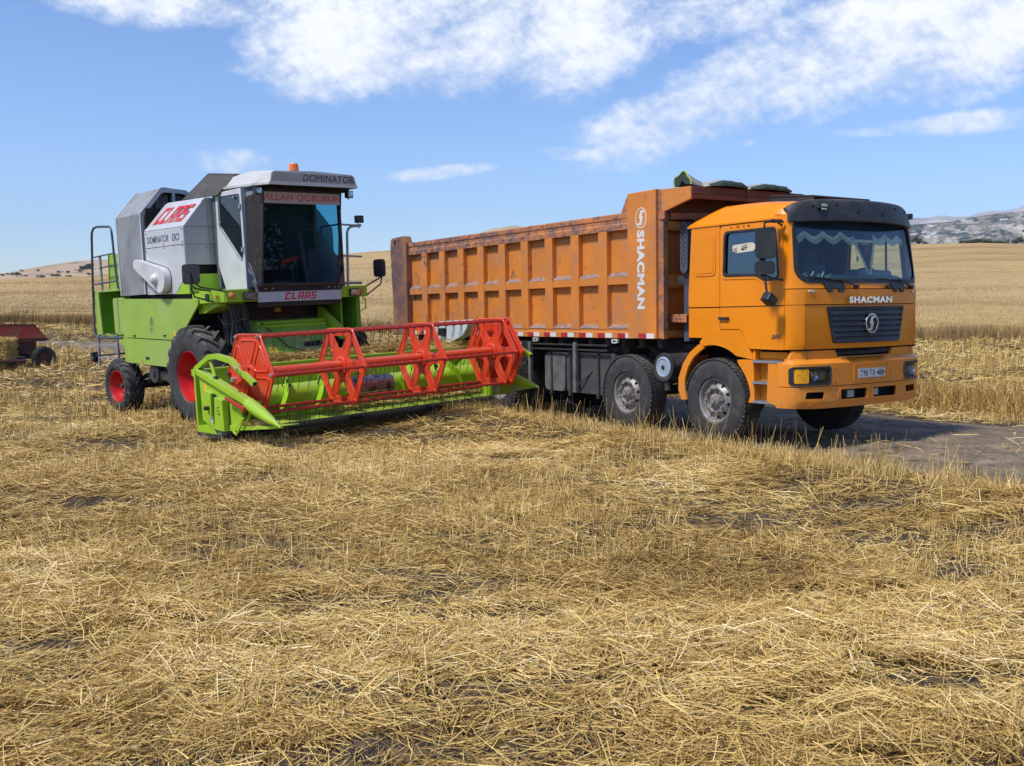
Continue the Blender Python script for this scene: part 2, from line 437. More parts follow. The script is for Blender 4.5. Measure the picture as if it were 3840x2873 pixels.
M['green'] = mat('bright green machine paint', (0.32, 0.53, 0.018), 0.38, col2=(0.27, 0.40, 0.06), scale=3, lo=.5, hi=.8, amt=.55, coat=.1, dust=.55,
                 scratch=((0.36, 0.33, 0.22), 5, .66, .74, (1, 1, .5)))
M['green_dusty'] = mat('dusty green paint', (0.20, 0.36, 0.035), 0.6, col2=(0.27, 0.26, 0.16), scale=2.0, lo=.38, hi=.7, amt=.85)
M['green_shaded'] = mat('shaded green paint', (0.14, 0.34, 0.012), 0.5, col2=(0.16, 0.25, 0.04), scale=4)  # darker copy of the green: shade of the rear box interior painted in
M['green_side'] = mat('weathered green side', (0.30, 0.45, 0.055), 0.42, col2=(0.36, 0.47, 0.14), scale=1.3, lo=.45, hi=.75, amt=.7,
                      scratch=((0.40, 0.38, 0.28), 3.2, .63, .75, (2.5, 2.5, .35)))
M['grey_hood'] = mat('light grey hood paint', (0.52, 0.52, 0.53), 0.42, col2=(0.44, 0.43, 0.41), scale=2.2, lo=.45, hi=.8, amt=.6,
                     scratch=((0.38, 0.36, 0.33), 3.5, .64, .72, (2.2, 2.2, .4)), coat=.15)
M['grey_front_shaded'] = mat('shaded grey front sheet', (0.44, 0.44, 0.44), 0.45, col2=(0.36, 0.35, 0.34), scale=2.4)  # hood grey darkened: shade on the forward face is put into the colour
M['screen'] = mat('grey perforated screen', (0.30, 0.31, 0.31), 0.6, metal=.1, col2=(0.20, 0.20, 0.195), scale=2.0, lo=.4, hi=.7, bump=.5, bscale=190)
M['screen_in'] = mat('inner grey screen', (0.22, 0.22, 0.21), 0.7, col2=(0.16, 0.155, 0.14), scale=5)
M['cream'] = mat('off white plastic cover', (0.60, 0.60, 0.59), 0.4, col2=(0.46, 0.43, 0.37), scale=4, lo=.45, hi=.75, amt=.7, scratch=((0.22, 0.21, 0.19), 9, .68, .72, (1, 1, 1)))
M['roofc'] = mat('dusty cream roof', (0.57, 0.565, 0.53), 0.45, col2=(0.45, 0.43, 0.37), scale=3)
M['roof_front'] = mat('grey beige roof front', (0.36, 0.34, 0.30), 0.5, col2=(0.30, 0.28, 0.24), scale=5)
M['lid'] = mat('dark weathered lid sheet', (0.075, 0.068, 0.060), 0.7, col2=(0.11, 0.10, 0.085), scale=4, stretch=(1, 6, 1))
M['bluegrey'] = mat('blue grey cab frame', (0.055, 0.068, 0.10), 0.4, col2=(0.09, 0.10, 0.125), scale=5)
M['red'] = mat('red reel paint', (0.70, 0.055, 0.015), 0.36, col2=(0.62, 0.07, 0.03), scale=3, lo=.45, hi=.75, amt=.6, coat=.12, dust=.5,
               scratch=((0.36, 0.07, 0.045), 6, .66, .72, (1, 1, 1)))
M['red_dark'] = mat('dark red bar paint', (0.42, 0.035, 0.022), 0.42, col2=(0.30, 0.05, 0.035), scale=6, scratch=((0.2, 0.10, 0.07), 12, .64, .7, (1, 1, 1)))
M['red_rim'] = mat('red wheel rim paint', (0.50, 0.012, 0.012), 0.35, col2=(0.42, 0.05, 0.04), scale=6, lo=.55, hi=.8, amt=.7, scratch=((0.45, 0.34, 0.28), 7, .66, .73, (1, 1, 1)))
M['claas'] = mat('bright red lettering', (0.62, 0.025, 0.025), 0.45, col2=(0.55, 0.10, 0.08), scale=12)
M['tine'] = mat('spring steel tine', (0.10, 0.10, 0.105), 0.35, metal=.7)
M['steel_worn'] = mat('polished auger steel', (0.34, 0.30, 0.36), 0.22, metal=.85, col2=(0.10, 0.06, 0.06), scale=6, lo=.45, hi=.65)
M['yellow'] = mat('yellow warning sticker', (0.75, 0.50, 0.03), 0.5, col2=(0.45, 0.33, 0.08), scale=30, lo=.5, hi=.65)
M['interior'] = mat('dark cab interior', (0.10, 0.103, 0.108), 0.8, fine=.2)
M['dash'] = mat('grey dashboard plastic', (0.21, 0.22, 0.22), 0.6, fine=.1)
M['curtain'] = mat('dark blue curtain cloth', (0.035, 0.06, 0.14), 0.9, fine=.2)
M['fringe'] = mat('pale green fringe', (0.58, 0.66, 0.50), 0.9)
M['pennant'] = mat('dark brown pennant', (0.045, 0.03, 0.028), 0.9)
M['skin_decal'] = mat('pale printed sticker', (0.66, 0.58, 0.46), 0.5, fine=.03)
M['banner'] = mat('pale windscreen banner', (0.40, 0.37, 0.39), 0.5, fine=.05)
M['banner_ink'] = mat('faded red banner ink', (0.50, 0.10, 0.10), 0.6, col2=(0.45, 0.2, 0.2), scale=20)
M['ws'] = glass('windscreen glass', (0.78, 0.88, 0.85), 0.08)
M['side_glass'] = glass('dark side glass', (0.05, 0.08, 0.12), 0.20, tone=(.42, .66, 1.0))
M['teal_glass'] = glass('teal tinted glass', (0.20, 0.60, 0.72), 0.02)
M['dark_glass'] = glass('dark cab glass', (0.50, 0.64, 0.68), -0.012)
M['cover'] = mat('black and white seat cover', (0.03, 0.03, 0.03), 0.9, scratch=((0.34, 0.32, 0.28), 16, .53, .56, (1, 1, 1)))
M['canvas'] = mat('grey beige canvas', (0.36, 0.33, 0.29), 0.85, col2=(0.26, 0.24, 0.22), scale=8, bump=.3, bscale=25)
M['canvas_green'] = mat('dark green canvas', (0.022, 0.045, 0.035), 0.8, col2=(0.04, 0.06, 0.05), scale=8, bump=.3, bscale=25)
M['trailer_red'] = mat('faded red baler sheet', (0.33, 0.030, 0.02), 0.6, col2=(0.24, 0.08, 0.04), scale=2.4, lo=.42, hi=.6, amt=.9)
M['trailer_rust'] = mat('rusted baler steel', (0.12, 0.045, 0.028), 0.8, col2=(0.07, 0.03, 0.022), scale=5)

# ================================================================== DUMP TRUCK (x forward, y left, z up; front at x=0)
def pose(x, y, z, yaw, pit, rol):
    return Matrix.Translation((x, y, z)) @ Matrix.Rotation(yaw, 4, 'Z') @ Matrix.Rotation(-pit, 4, 'Y') @ Matrix.Rotation(rol, 4, 'X')
TRUCK_M = pose(4.458, 12.5915, 0.004, -0.9826, 0.0124, 0.0093)
truck = empty('dump_truck', TRUCK_M)
tag(truck, 'orange four axle dump truck with high ribbed body parked on the dirt road', 'truck')

def interp(x, tab):
    if x <= tab[0][0]: return tab[0][1]
    for (a, p), (b, q) in zip(tab, tab[1:]):
        if x <= b: return p + (q - p) * (x - a) / (b - a)
    return tab[-1][1]
CABX = [(-1.26, -.34), (-1.235, -.25), (-1.19, -.175), (-1.13, -.125), (-1.07, -.095), (-.9, -.07), (-.6, -.035), (-.3, -.01), (0, 0)]
CABX += [(-a, b) for a, b in reversed(CABX[:-1])]
def cab_front(y, z, w=0.0):
    yy = max(-1.26, min(1.26, y))
    x = interp(yy, CABX) + w
    yy = max(-1.224, min(1.224, yy))
    if z > 1.96:
        q_ = min(1, max(0, (abs(yy) - 1.04) / .18)); x -= (.21 - .11 * q_ * q_ * (3 - 2 * q_)) * (z - 1.96)
    if z < 1.30: x -= .25 * (1.30 - z)
    if z > 1.96: yy *= 1 - .035 * (z - 1.96)
    return (x, yy, z)
CF = lambda u, v, w: cab_front(u, v, w)
CUTS = [i * .12 for i in range(-10, 11)] + [-1.235, -1.16, -1.10, 1.10, 1.16, 1.235]

# --- cab inner shell (behind the panels; gives dark seams)
b = MB()
for s in (-1, 1):
    sh = [(-1.905, 1.37), (-1.42, 1.37), (-1.2, 1.45), (-.98, 1.45), (-.84, 1.26), (-.29, 1.25), (-.30, 1.96), (-.38, 2.76), (-1.84, 2.78), (-1.9, 1.95)]
    b.plate(sh, SIDE(s * 1.19, s), -.03, 0, holes=[[(-1.27, 2.14), (-.345, 2.06), (-.395, 2.72), (-1.25, 2.72)]])
b.box(-1.90, -1.86, -1.19, 1.19, 1.37, 2.80)
b.plate([(-1.15, 1.25), (1.15, 1.25), (1.15, 1.99), (-1.15, 1.99)], CF, -.05, -.025, cuts=CUTS)
b.box(-1.86, -.3, -1.18, 1.18, 1.40, 1.44)
b.build('cab_shell', M['cab_seam'], truck)
# --- near and far side skin
def cab_side(s):
    S = SIDE(s * 1.195, s)
    q = MB()
    up = roundpoly([(-1.915, 1.763), (-1.345, 1.763), (-1.345, 2.795), (-1.857, 2.795), (-1.915, 1.95)], .015, 2)
    q.plate(up, S, 0, .03)
    q.plate(rr(-1.80, -1.415, 2.165, 2.715, .06), S, .03, .04)
    q.plate(rr(-1.765, -1.45, 2.20, 2.68, .05), S, .04, .046)
    q.build('side_panel', M['cab'], truck, bevel=.008)
    q = MB(); q.plate([(-1.915, 1.36), (-1.345, 1.36), (-1.345, 1.748), (-1.915, 1.748)], S, 0, .03)
    q.build('lower_side_panel', M['cab'], truck, bevel=.008)
    d = MB()
    win = roundpoly([(-1.275, 2.15), (-.70, 2.14), (-.60, 2.075), (-.355, 2.08), (-.405, 2.705), (-1.25, 2.705)], .06, 5)
    out = roundpoly([(-1.335, 1.478), (-.976, 1.476), (-.83, 1.235), (-.279, 1.230), (-.279, 2.25), (-.345, 2.785), (-1.31, 2.785), (-1.335, 2.74)], .03, 3)
    d.plate(out, S, 0, .032, holes=[win])
    win2 = roundpoly([(-1.315, 2.11), (-.71, 2.10), (-.61, 2.035), (-.315, 2.04), (-.37, 2.745), (-1.29, 2.745)], .08, 5)
    win1 = roundpoly([(-1.285, 2.14), (-.705, 2.13), (-.605, 2.065), (-.345, 2.07), (-.397, 2.715), (-1.26, 2.715)], .07, 5)
    d.plate(win2, S, .032, .040, holes=[win1])
    for z in (1.757,):
        pass
    door = d.build('door', M['cab'], truck, bevel=.006)
    f = MB()
    win0 = roundpoly([(-1.25, 2.175), (-.70, 2.165), (-.59, 2.10), (-.378, 2.105), (-.425, 2.682), (-1.228, 2.682)], .05, 5)
    f.plate(win1, S, .028, .044, holes=[win0])
    f.plate([(-.665, 2.13), (-.640, 2.13), (-.655, 2.69), (-.680, 2.69)], S, .026, .043)
    f.build('window_frame', M['black'], door, bevel=.003)
    g = MB(); g.plate(win0, S, .015, .015)
    g.build('window', M['side_glass'] if s < 0 else M['ws'], door)
    f = MB(); f.plate([(-1.335, 1.753), (-.279, 1.758), (-.279, 1.771), (-1.335, 1.766)], S, .031, .0335)
    f.build('seam', M['cab_seam'], door)
    h = MB(); h.plate(rr(-1.345, -1.165, 1.598, 1.632, .012), S, .045, .062)
    h.box(-1.19, -1.175, s * 1.20 if s > 0 else -1.245, s * 1.245 if s > 0 else -1.20, 1.605, 1.625)
    h.mat(1).plate(rr(-1.31, -1.19, 1.565, 1.665, .03), S, .0325, .036)
    h.build('door_handle', [M['black'], M['cab']], door, bevel=.003)
    if s < 0:
        for x in (-1.13, -1.02, -.92, -.84):
            e = MB(); e.plate(circ(x, 2.757 + .0 * x, .008 if x in (-1.13, -.92) else .018, 10, .01), S, .041, .043)
            e.build('vent_hole', M['hole'], door)
        text('badge', '375', door, (-.395, -1.229, 1.397), (1, 0, .0), (0, 0, 1), .155, .045, M['chrome'], shear=.25, bold=.03, depth=.012)
    return door
door_n = cab_side(-1); door_f = cab_side(1)
# stickers inside the near window
b = MB(); b.plate(rr(-1.235, -.70, 2.555, 2.665, .02), SIDE(-1.205, -1), 0, .002); b.build('sunshade_film', M['interior'], door_n)
b = MB(); b.plate(roundpoly([(-1.13, 2.43), (-.78, 2.445), (-.75, 2.47), (-.75, 2.53), (-.80, 2.553), (-1.13, 2.535)], .02, 3), SIDE(-1.2145, -1), 0, .0015)
sticker = b.build('eye_sticker', M['skin_decal'], door_n)
S_ = SIDE(-1.217, -1)
for cx, cz, k in ((-.93, 2.485, 1), (-1.09, 2.45, .8)):
    b = MB()
    o = [(cx + k * .052 * math.cos(t), cz + k * .020 * math.sin(t) * (1 - .35 * math.cos(t) ** 2) + .012 * k * math.cos(t)) for t in [2 * PI * i / 16 for i in range(16)]]
    b.plate(o, S_, 0, .001)
    b.plate([(cx - .05 * k, cz + .020), (cx + .055 * k, cz + .043), (cx + .05 * k, cz + .05), (cx - .05 * k, cz + .026)], S_, 0, .001)
    b.build('eye_print', M['ink'], sticker, smooth=0)
    b = MB(); b.plate(circ(cx + .004, cz + .001, .011 * k, 10), S_, .0012, .002); b.build('eye_white', M['plate'], sticker)

# --- roof
def zt(x): return interp(x, [(-1.93, 2.86), (-1.86, 2.93), (-1.73, 2.985), (-1.60, 3.045), (-1.43, 3.085), (-1.0, 3.085), (-.6, 3.06), (-.44, 3.03), (-.32, 2.985)])
def roofp(i, j):
    xs = [-1.925, -1.90, -1.86, -1.80, -1.73, -1.65, -1.55, -1.43, -1.3, -1.1, -.9, -.7, -.5, -.44, -.38, -.32]
    x = xs[round(i * 15)]
    prof = [(-1.235, 2.80), (-1.235, 2.822), (-1.205, 2.832), (-1.19, 2.85), (-1.165, None, .40), (-1.11, None, .70), (-1.02, None, .88), (-.85, None, .97), (-.5, None, 1.0), (0, None, 1.02)]
    prof = prof + [(-p[0],) + tuple(p[1:]) for p in reversed(prof[:-1])]
    p = prof[round(j * (len(prof) - 1))]
    z = p[1] if p[1] is not None else 2.85 + (zt(x) - 2.85) * p[2]
    x2 = x + .24 * min(1, max(0, (x + .62) / .30)) * (1 - min(1, abs(p[0]) / 1.15) ** 3)
    return (x2, p[0] * interp(x, [(-.5, 1), (-.44, .99), (-.38, .975), (-.32, .95)]), max(z, 2.80))
b = MB(); b.grid(roofp, 15, 18)
b.build('cab_roof', M['cab'], truck, smooth=40)
# --- front skin: lower centre panel, corners, windscreen surround
b = MB(); b.plate(rr(-1.06, 1.06, 1.235, 1.765, .02), CF, -.02, .0, cuts=CUTS, vcuts=[1.30])
b.plate(rr(-1.06, 1.06, 1.775, 1.955, .01), CF, -.02, .008, cuts=CUTS)
fp = b.build('front_panel', M['cab'], truck, bevel=.006)
for s in (-1, 1):
    b = MB()
    u0, u1 = (-1.255, -1.068) if s < 0 else (1.068, 1.255)
    b.plate(rr(u0, u1, 1.235, 1.765, .02), CF, -.02, .002, cuts=CUTS, vcuts=[1.30]); b.plate(rr(u0, u1, 1.772, 1.955, .008), CF, -.02, .004, cuts=CUTS)
    b.build('corner_panel', M['cab'], truck, bevel=.005)
wso = [(-1.26, 1.965), (1.26, 1.965), (1.26, 2.86), (-1.26, 2.86)]
wsi = roundpoly([(-1.175, 2.03), (1.175, 2.03), (1.165, 2.83), (-1.165, 2.83)], .20, 8)
wsf = roundpoly([(-1.125, 2.085), (1.125, 2.085), (1.125, 2.81), (-1.125, 2.81)], .16, 8)
b = MB(); b.plate(wso, CF, -.04, .0, holes=[wsi], cuts=CUTS)
b.build('windscreen_surround', M['cab'], truck, bevel=.005)
b = MB(); b.plate(wsi, CF, -.025, .008, holes=[wsf], cuts=CUTS)
b.build('windscreen_seal', M['black'], truck, bevel=.003)
b = MB(); b.plate(wsf, CF, -.010, -.010, cuts=CUTS)
b.build('windscreen', M['ws'], truck)
# --- grille
gr = [(-.745, 1.745), (-.638, 1.30), (.638, 1.30), (.745, 1.745)]
b = MB(); b.plate(roundpoly(gr, .035, 4), CF, .001, .02, cuts=CUTS, holes=[roundpoly([(-.70, 1.715), (-.60, 1.33), (.60, 1.33), (.70, 1.715)], .02, 3)])
b.plate(roundpoly([(-.70, 1.715), (-.60, 1.33), (.60, 1.33), (.70, 1.715)], .02, 3), CF, .001, .004, cuts=CUTS)
grille = b.build('grille', M['black'], truck, bevel=.004)
for k in range(6):
    z = 1.672 - k * .066; hw = .60 + .10 * (z - 1.33) / .385
    b = MB()
    f = lambda u, v, w: cab_front(u, v, .006 + w + (.016 if v < z - .005 else 0))
    b.plate([(-hw, z - .026), (hw, z - .026), (hw, z + .02), (-hw, z + .02)], f, 0, .012, cuts=CUTS)
    b.build('grille_slat', M['black'], grille, bevel=.003)
for k in range(7):
    b = MB(); z = 1.70 - k * .0655
    for i in range(46):
        y = -.42 + i * .0187
        b.add([cab_front(y, z - .012, .0065), cab_front(y + .008, z + .012, .0065), cab_front(y + .012, z + .012, .0065), cab_front(y + .004, z - .012, .0065)], [(0, 1, 2, 3)])
    b.build('grille_mesh', M['chassis'], grille, smooth=0)
b = MB(); F = FRONT(.035)
b.plate(circ(0, 1.533, .122, 32), F, -.02, .014, holes=[circ(0, 1.533, .104, 32)])
b.mat(1).plate(circ(0, 1.533, .104, 32), F, -.02, -.005)
bolt = [(-.05, .65), (.45, .65), (.42, .45), (.18, .45), (.12, .12), (.32, .12), (.05, -.65), (-.45, -.65), (-.42, -.45), (-.18, -.45), (-.10, -.04), (-.32, -.04)]
b.mat(0).plate([(x * .135 , 1.533 + z * .135) for x, z in bolt], F, -.005, .010)
b.build('emblem', [M['chrome'], M['black']], grille, bevel=.002)
text('front_lettering', 'SHACMAN', fp, (.012, .005, 1.825), (0, 1, 0), (0, 0, 1), .83, .078, M['chrome'], bold=.045, depth=.014, space=1.12)
# small clearance lamps
for y, z, fx in ((-.99, 1.932, CF), (.99, 1.925, CF)):
    b = MB(); b.plate(rr(y - .045, y + .045, z - .012, z + .012, .01), fx, .008, .022); b.build('clearance_lamp', M['fringe'], truck)

# --- bumper
BX = [(-1.262, -.32), (-1.25, -.25), (-1.225, -.17), (-1.16, -.11), (-1.0, -.055), (-.7, .0), (-.35, .018), (0, .02)]
BX += [(-a, c) for a, c in reversed(BX[:-1])]
def bf(y, z, w=0.0):
    x = interp(max(-1.262, min(1.262, y)), BX) + w
    if z < .60: x -= .35 * (.60 - z)
    if z > 1.06: x -= .9 * (z - 1.06)
    if z < .785: x -= .008
    return (x, y, z)
BF = lambda u, v, w: bf(u, v, w)
BC = CUTS
def hole(x0, x1, z0, z1, r=.02): return rr(x0, x1, z0, z1, r, 2)
b = MB()
low = [(-1.262, .53), (-.9, .515), (.9, .515), (1.262, .53), (1.262, .782), (-1.262, .782)]
fogn = roundpoly([(-.52, .612), (-.06, .612), (-.035, .735), (-.53, .735)], .015, 2); fogf = [(-x, z) for x, z in reversed(fogn)]
fogf = [(x + .03, z) for x, z in fogf]
sl = roundpoly([(-1.07, .64), (-.80, .635), (-.79, .718), (-1.05, .722)], .01, 2)
b.plate(low, BF, -.02, 0, holes=[fogn, fogf, sl, [(-x, z) for x, z in reversed(sl)]], cuts=BC, vcuts=[.6])
hl = rr(-1.235, -.705, .80, 1.03, .035, 3)
upo = [(-1.262, .79), (1.262, .79), (1.262, 1.07), (1.22, 1.115), (-1.22, 1.115), (-1.262, 1.07)]
b.plate(upo, BF, -.02, 0, holes=[hl, [(-x, z) for x, z in reversed(hl)]], cuts=BC, vcuts=[1.06])
b.plate(rr(-.31, .37, .812, 1.042, .02), BF, 0, .008, cuts=BC, holes=[rr(-.295, .355, .827, 1.03, .015)])
b.plate(rr(-.56, -.015, .59, .757, .02), BF, 0, .010, cuts=BC, holes=[rr(-.53, -.035, .612, .735, .015)])
b.plate(rr(.045, .59, .59, .757, .02), BF, 0, .010, cuts=BC, holes=[rr(.065, .55, .612, .735, .015)])
for s in (-1, 1): b.plate([(-.52, .60), (-.30, .53), (-.30, 1.06), (-.50, 1.06)], SIDE(s * 1.245, s), -.02, .012)
bumper = b.build('bumper', M['cab'], truck, bevel=.006)
b = MB(); b.plate([(-1.2, .55), (1.2, .55), (1.2, 1.10), (-1.2, 1.10)], BF, -.14, -.12, cuts=BC); b.build('bumper_backing', M['hole'], bumper)
for s in (-1, 1):
    b = MB(); hh = [(s * x, z) for x, z in hl]
    b.plate(hh, BF, -.03, .006, cuts=BC, holes=[[(s * x, z) for x, z in rr(-1.205, -.735, .825, 1.005, .03, 3)]])
    b.plate(hh, BF, -.06, -.045, cuts=BC)
    lamp = b.build('headlight', M['black'], truck, bevel=.003)
    b = MB(); b.plate([(s * x, z) for x, z in rr(-1.20, -1.03, .83, 1.0, .02, 3)], BF, -.02, .002, cuts=BC); b.build('indicator_lens', M['amber'], lamp)
    c_, c2 = bf(s * .945, .915, -.035), bf(s * .83, .915, -.035)
    b = MB(); b.lathe([(0, -.02), (.04, -.01), (.06, .02), (.066, .03)], 20, c_, 'x'); b.lathe([(0, .012), (.022, .01), (.03, .0)], 16, c_, 'x')
    b.build('reflector', M['chrome'], lamp)
    b = MB(); b.plate(rr(-.87 if s < 0 else .775, -.775 if s < 0 else .87, .865, .965, .01), BF, -.04, -.02, cuts=BC); b.build('reflector', M['lens'], lamp)
    b = MB(); b.plate([(s * x, z) for x, z in rr(-1.02, -.738, .828, 1.0, .02, 3)], BF, -.004, .001, cuts=BC); b.build('lens', glass('headlight lens', (.75, .78, .8), .05), lamp)
for y in (-.32, .15):
    b = MB(); c = bf(y, .67, -.05); b.box(c[0] - .04, c[0] + .02, y - .07, y + .07, .625, .722)
    o = b.build('fog_lamp', M['chassis'], truck, bevel=.006)
    b = MB(); b.box(c[0] + .02, c[0] + .026, y - .062, y + .062, .632, .715); b.build('lens', mat('dull lamp glass', (.38, .38, .34), .3, col2=(.25, .25, .23), scale=30), o)
for y, z in ((-.64, 1.0), (-.64, .835), (.70, 1.0), (.70, .835)):
    b = MB(); c = bf(y, z, 0); b.lathe([(.018, .001), (.018, .006), (.010, .006), (.010, .0015)], 12, c, 'x'); b.mat(1).lathe([(0, .003), (.010, .003)], 10, c, 'x')
    b.build('bolt_recess', [M['cab'], M['hole']], bumper)
# bumper cap and slot
b = MB()
capf = lambda u, v, w: (interp(u, CABX) - .035 + w, u, v)
for s in (-1, 1):
    xs = [(s * .50, 1.115), (s * 1.20, 1.115), (s * 1.17, 1.215), (s * .56, 1.215)]
    b.plate(xs, capf, -.04, 0, cuts=BC)
b.plate([(-.52, 1.10), (.52, 1.10), (.50, 1.135), (-.50, 1.135)], capf, -.03, .03, cuts=BC)
b.build('bumper_cap', M['cab'], truck, bevel=.006)
b = MB(); b.box(-.30, -.12, -1.0, 1.0, 1.06, 1.24); b.box(-.35, -.1, -1.1, 1.1, 1.216, 1.234)
b.mat(1).tube([(-.11, -.5, 1.165), (-.09, .1, 1.17), (-.11, .5, 1.185)], .022); b.tube([(-.12, -.5, 1.20), (-.11, .5, 1.21)], .008)
b.build('radiator_slot', [M['hole'], M['chassis']], truck)
b = MB()
for y0, y1 in ((-.40, -.10), (-.07, .30)): b.box(-.02, .0245, y0, y1, 1.111, 1.121)
b.build('vent_slot', M['hole'], bumper)
# number plate
b = MB(); b.plate(rr(-.226, .294, .862, .976, .008), BF, .006, .012, cuts=[]); npl = b.build('number_plate', M['plate'], truck)
b = MB(); b.plate(rr(-.222, .290, .866, .972, .006), BF, .012, .0125, holes=[rr(-.219, .287, .869, .969, .005)])
b.plate(circ(-.214, .918, .006, 8), BF, .012, .013); b.plate(circ(.276, .922, .009, 8), BF, .012, .015)
b.build('plate_border', M['ink'], npl)
text('plate_number', '90\u00b7TX\u00b7488', npl, (.034, .060, .919), (0, 1, 0), (0, 0, 1), .40, .078, M['ink'], bold=.004, depth=.001, space=.98)
text('plate_code', 'AZ', npl, (.034, -.176, .893), (0, 1, 0), (0, 0, 1), .042, .028, M['chassis'], depth=.001)
b = MB(); b.plate(rr(-.197, -.155, .935, .960, .003), BF, .012, .013); b.build('plate_flag', mat('plate flag blue', (.10, .25, .45), .5), npl)
# clearance lights low on the bumper, dent crack
b = MB(); b.plate(rr(-1.03, -.93, .545, .565, .008), BF, .0, .016, cuts=BC); b.build('clearance_lamp', M['amber_dim'], bumper)
b = MB(); b.plate(rr(-.585, -.565, .63, .71, .008), BF, .0, .016, cuts=BC); b.build('clearance_lamp', M['amber_dim'], bumper)

# --- sun visor
def vis(i, j):
    y = -1.15 + 2.30 * i
    t = j
    xc = -.235 + .27 * (1 - (abs(y) / 1.15) ** 2.4)
    w = 1.02 - .02 * t * (abs(y) / 1.15) ** 6
    x = xc - .01 - .03 * t - .07 * t * t
    z = 2.765 + .02 * (1 - (y / 1.15) ** 2) + .265 * math.sin(t * PI / 2) * (1 - .36 * (abs(y) / 1.15) ** 9)
    return (x, y * w, z)
b = MB(); b.grid(vis, 40, 8)
b.grid(lambda i, j: tuple(Vector(vis(i, j)) - Vector((.035, 0, .012))), 40, 8)
for s in (0, 1): b.grid(lambda i, j: tuple(Vector(vis(s, j)) - Vector((.035, 0, .012)) * i), 1, 8)
b.grid(lambda i, j: tuple(Vector(vis(j, 0)) - Vector((.035, 0, .012)) * i), 1, 40); b.grid(lambda i, j: tuple(Vector(vis(j, 1)) - Vector((.035, 0, .012)) * i), 1, 40)
visor = b.build('sun_visor', M['visor'], truck)
for s in (-1, 1):
    p = Vector(vis(.5 + s * .33, .45)); b = MB()
    b.obox(p + Vector((.015, 0, 0)), (.05, .17, .055)); b.mat(1).obox(p + Vector((.036, .0, .008)), (.02, .10, .03)); b.obox(p + Vector((.036, .0, -.036)), (.02, .09, .018))
    if s < 0: b.build('marker_lamp', [M['black'], M['fringe']], visor, bevel=.004)
    for k in (.10, .24, .38):
        pp = Vector(vis(.5 + s * k, .25 + .25 * (k > .2))); b = MB(); b.lathe([(0, .014), (.013, .012), (.015, 0)], 10, pp, 'x'); b.build('visor_bolt', M['hole'], visor)
    pm = Vector(vis(.5 + s * .485, .55)); b = MB(); b.obox(pm + Vector((.02, s * .02, .0)), (.06, .06, .075)); b.build('end_lamp', M['black'], visor, bevel=.01) if s > 0 else None
# --- roof air deflector
b = MB(); b.plate([(-.52, -1.15), (.60, -1.15), (.60, -.45), (-.52, -.45)], lambda u, v, w: (v, u, 3.175 - .09 * (v + 1.15) + w), 0, .02, cuts=[-.3, 0, .3])
b.plate([(-.52, 3.06), (.60, 3.06), (.60, 3.18), (-.52, 3.18)], FRONT(-1.15), 0, .02)
for s in (-.51, .57): b.plate([(-1.15, 3.06), (-.45, 3.08), (-.45, 3.115), (-1.15, 3.17)], SIDE(s, 1), 0, .02)
b.build('roof_deflector', M['visor'], truck, bevel=.008)
b = MB(); b.tube([(-1.86, .62, 3.36), (-1.86, .62, 3.46)], .006, 6); b.build('aerial', M['black'], truck)
# --- wipers and cowl fittings
for y0, y1 in ((-.77, -.45), (.47, .76)):
    b = MB()
    b.plate([(y0, 1.975), (y0 + .05, 1.90 + .02), (y0 + .10, 1.915), (y0 + .11, 1.965), (y1 - .11, 1.965), (y1 - .10, 1.915), (y1 - .03, 1.92), (y1, 1.985), (y1 - .03, 2.025), (y0 - .03, 2.03)], CF, .004, .03, cuts=CUTS)
    b.build('cowl_bracket', M['black'], truck, bevel=.005)
for pv, tip, mid in (((-.27, 1.985), (-1.02, 2.105), (-.55, 2.075)), ((.90, 1.985), (.18, 2.085), (.62, 2.085))):
    b = MB(); A = Vector(cab_front(*pv, .05)); B = Vector(cab_front(*mid, .045)); C = Vector(cab_front(*tip, .02)); D_ = Vector(cab_front(pv[0] - .25, mid[1] - .0, .02))
    b.cyl(cab_front(*pv, .0), cab_front(*pv, .06), .025, 12)
    b.tube([A, B], [.014, .008], 6); b.tube([C, cab_front(mid[0], mid[1] - .01, .02), cab_front(pv[0] - .1, 2.065, .02)], .011, 6)
    b.build('wiper', M['black'], truck)
b = MB(); b.cyl(cab_front(.36, 1.985, 0), cab_front(.36, 1.985, .05), .022, 10); b.cyl(cab_front(.39, 1.995, .03), cab_front(.41, 1.995, .03), .014, 8); b.build('washer_nozzle', M['black'], truck)
# --- interior
b = MB()
b.box(-.62, -.19, -1.1, 1.1, 1.80, 1.96); b.plate([(-.60, 1.9), (-.22, 1.95), (-.24, 2.08), (-.40, 2.15), (-.60, 2.12)], lambda u, v, w: (u, w, v), -1.1, 1.1)
b.plate([(-.62, 2.10), (-.34, 2.13), (-.38, 2.21), (-.58, 2.23)], lambda u, v, w: (u, w, v), .25, .95)
b.build('dashboard', M['dash'], truck, bevel=.02)
for y in (-.62, .62):
    b = MB(); b.box(-1.45, -.85, y - .25, y + .25, 1.60, 1.75); b.box(-1.52, -1.36, y - .24, y + .24, 1.74, 2.35); b.box(-1.5, -1.4, y - .13, y + .13, 2.36, 2.55); b.build('seat', M['interior'], truck, bevel=.03)
b = MB()
b.lathe([(.23, 0), (.245, .012), (.255, 0), (.245, -.012), (.23, 0)], 28, (0, 0, 0), 'z'); b.box(-.23, .23, -.02, .02, -.015, .0)
o = b.build('steering_wheel', M['black'], truck); o.location = (-.68, .60, 2.14); o.rotation_euler = (0, R(-25), 0)
b = MB(); b.box(-1.855, -1.84, -1.15, 1.15, 1.45, 2.8); b.box(-1.85, -.3, -1.15, 1.15, 2.775, 2.79); b.build('rear_wall_lining', M['interior'], truck)
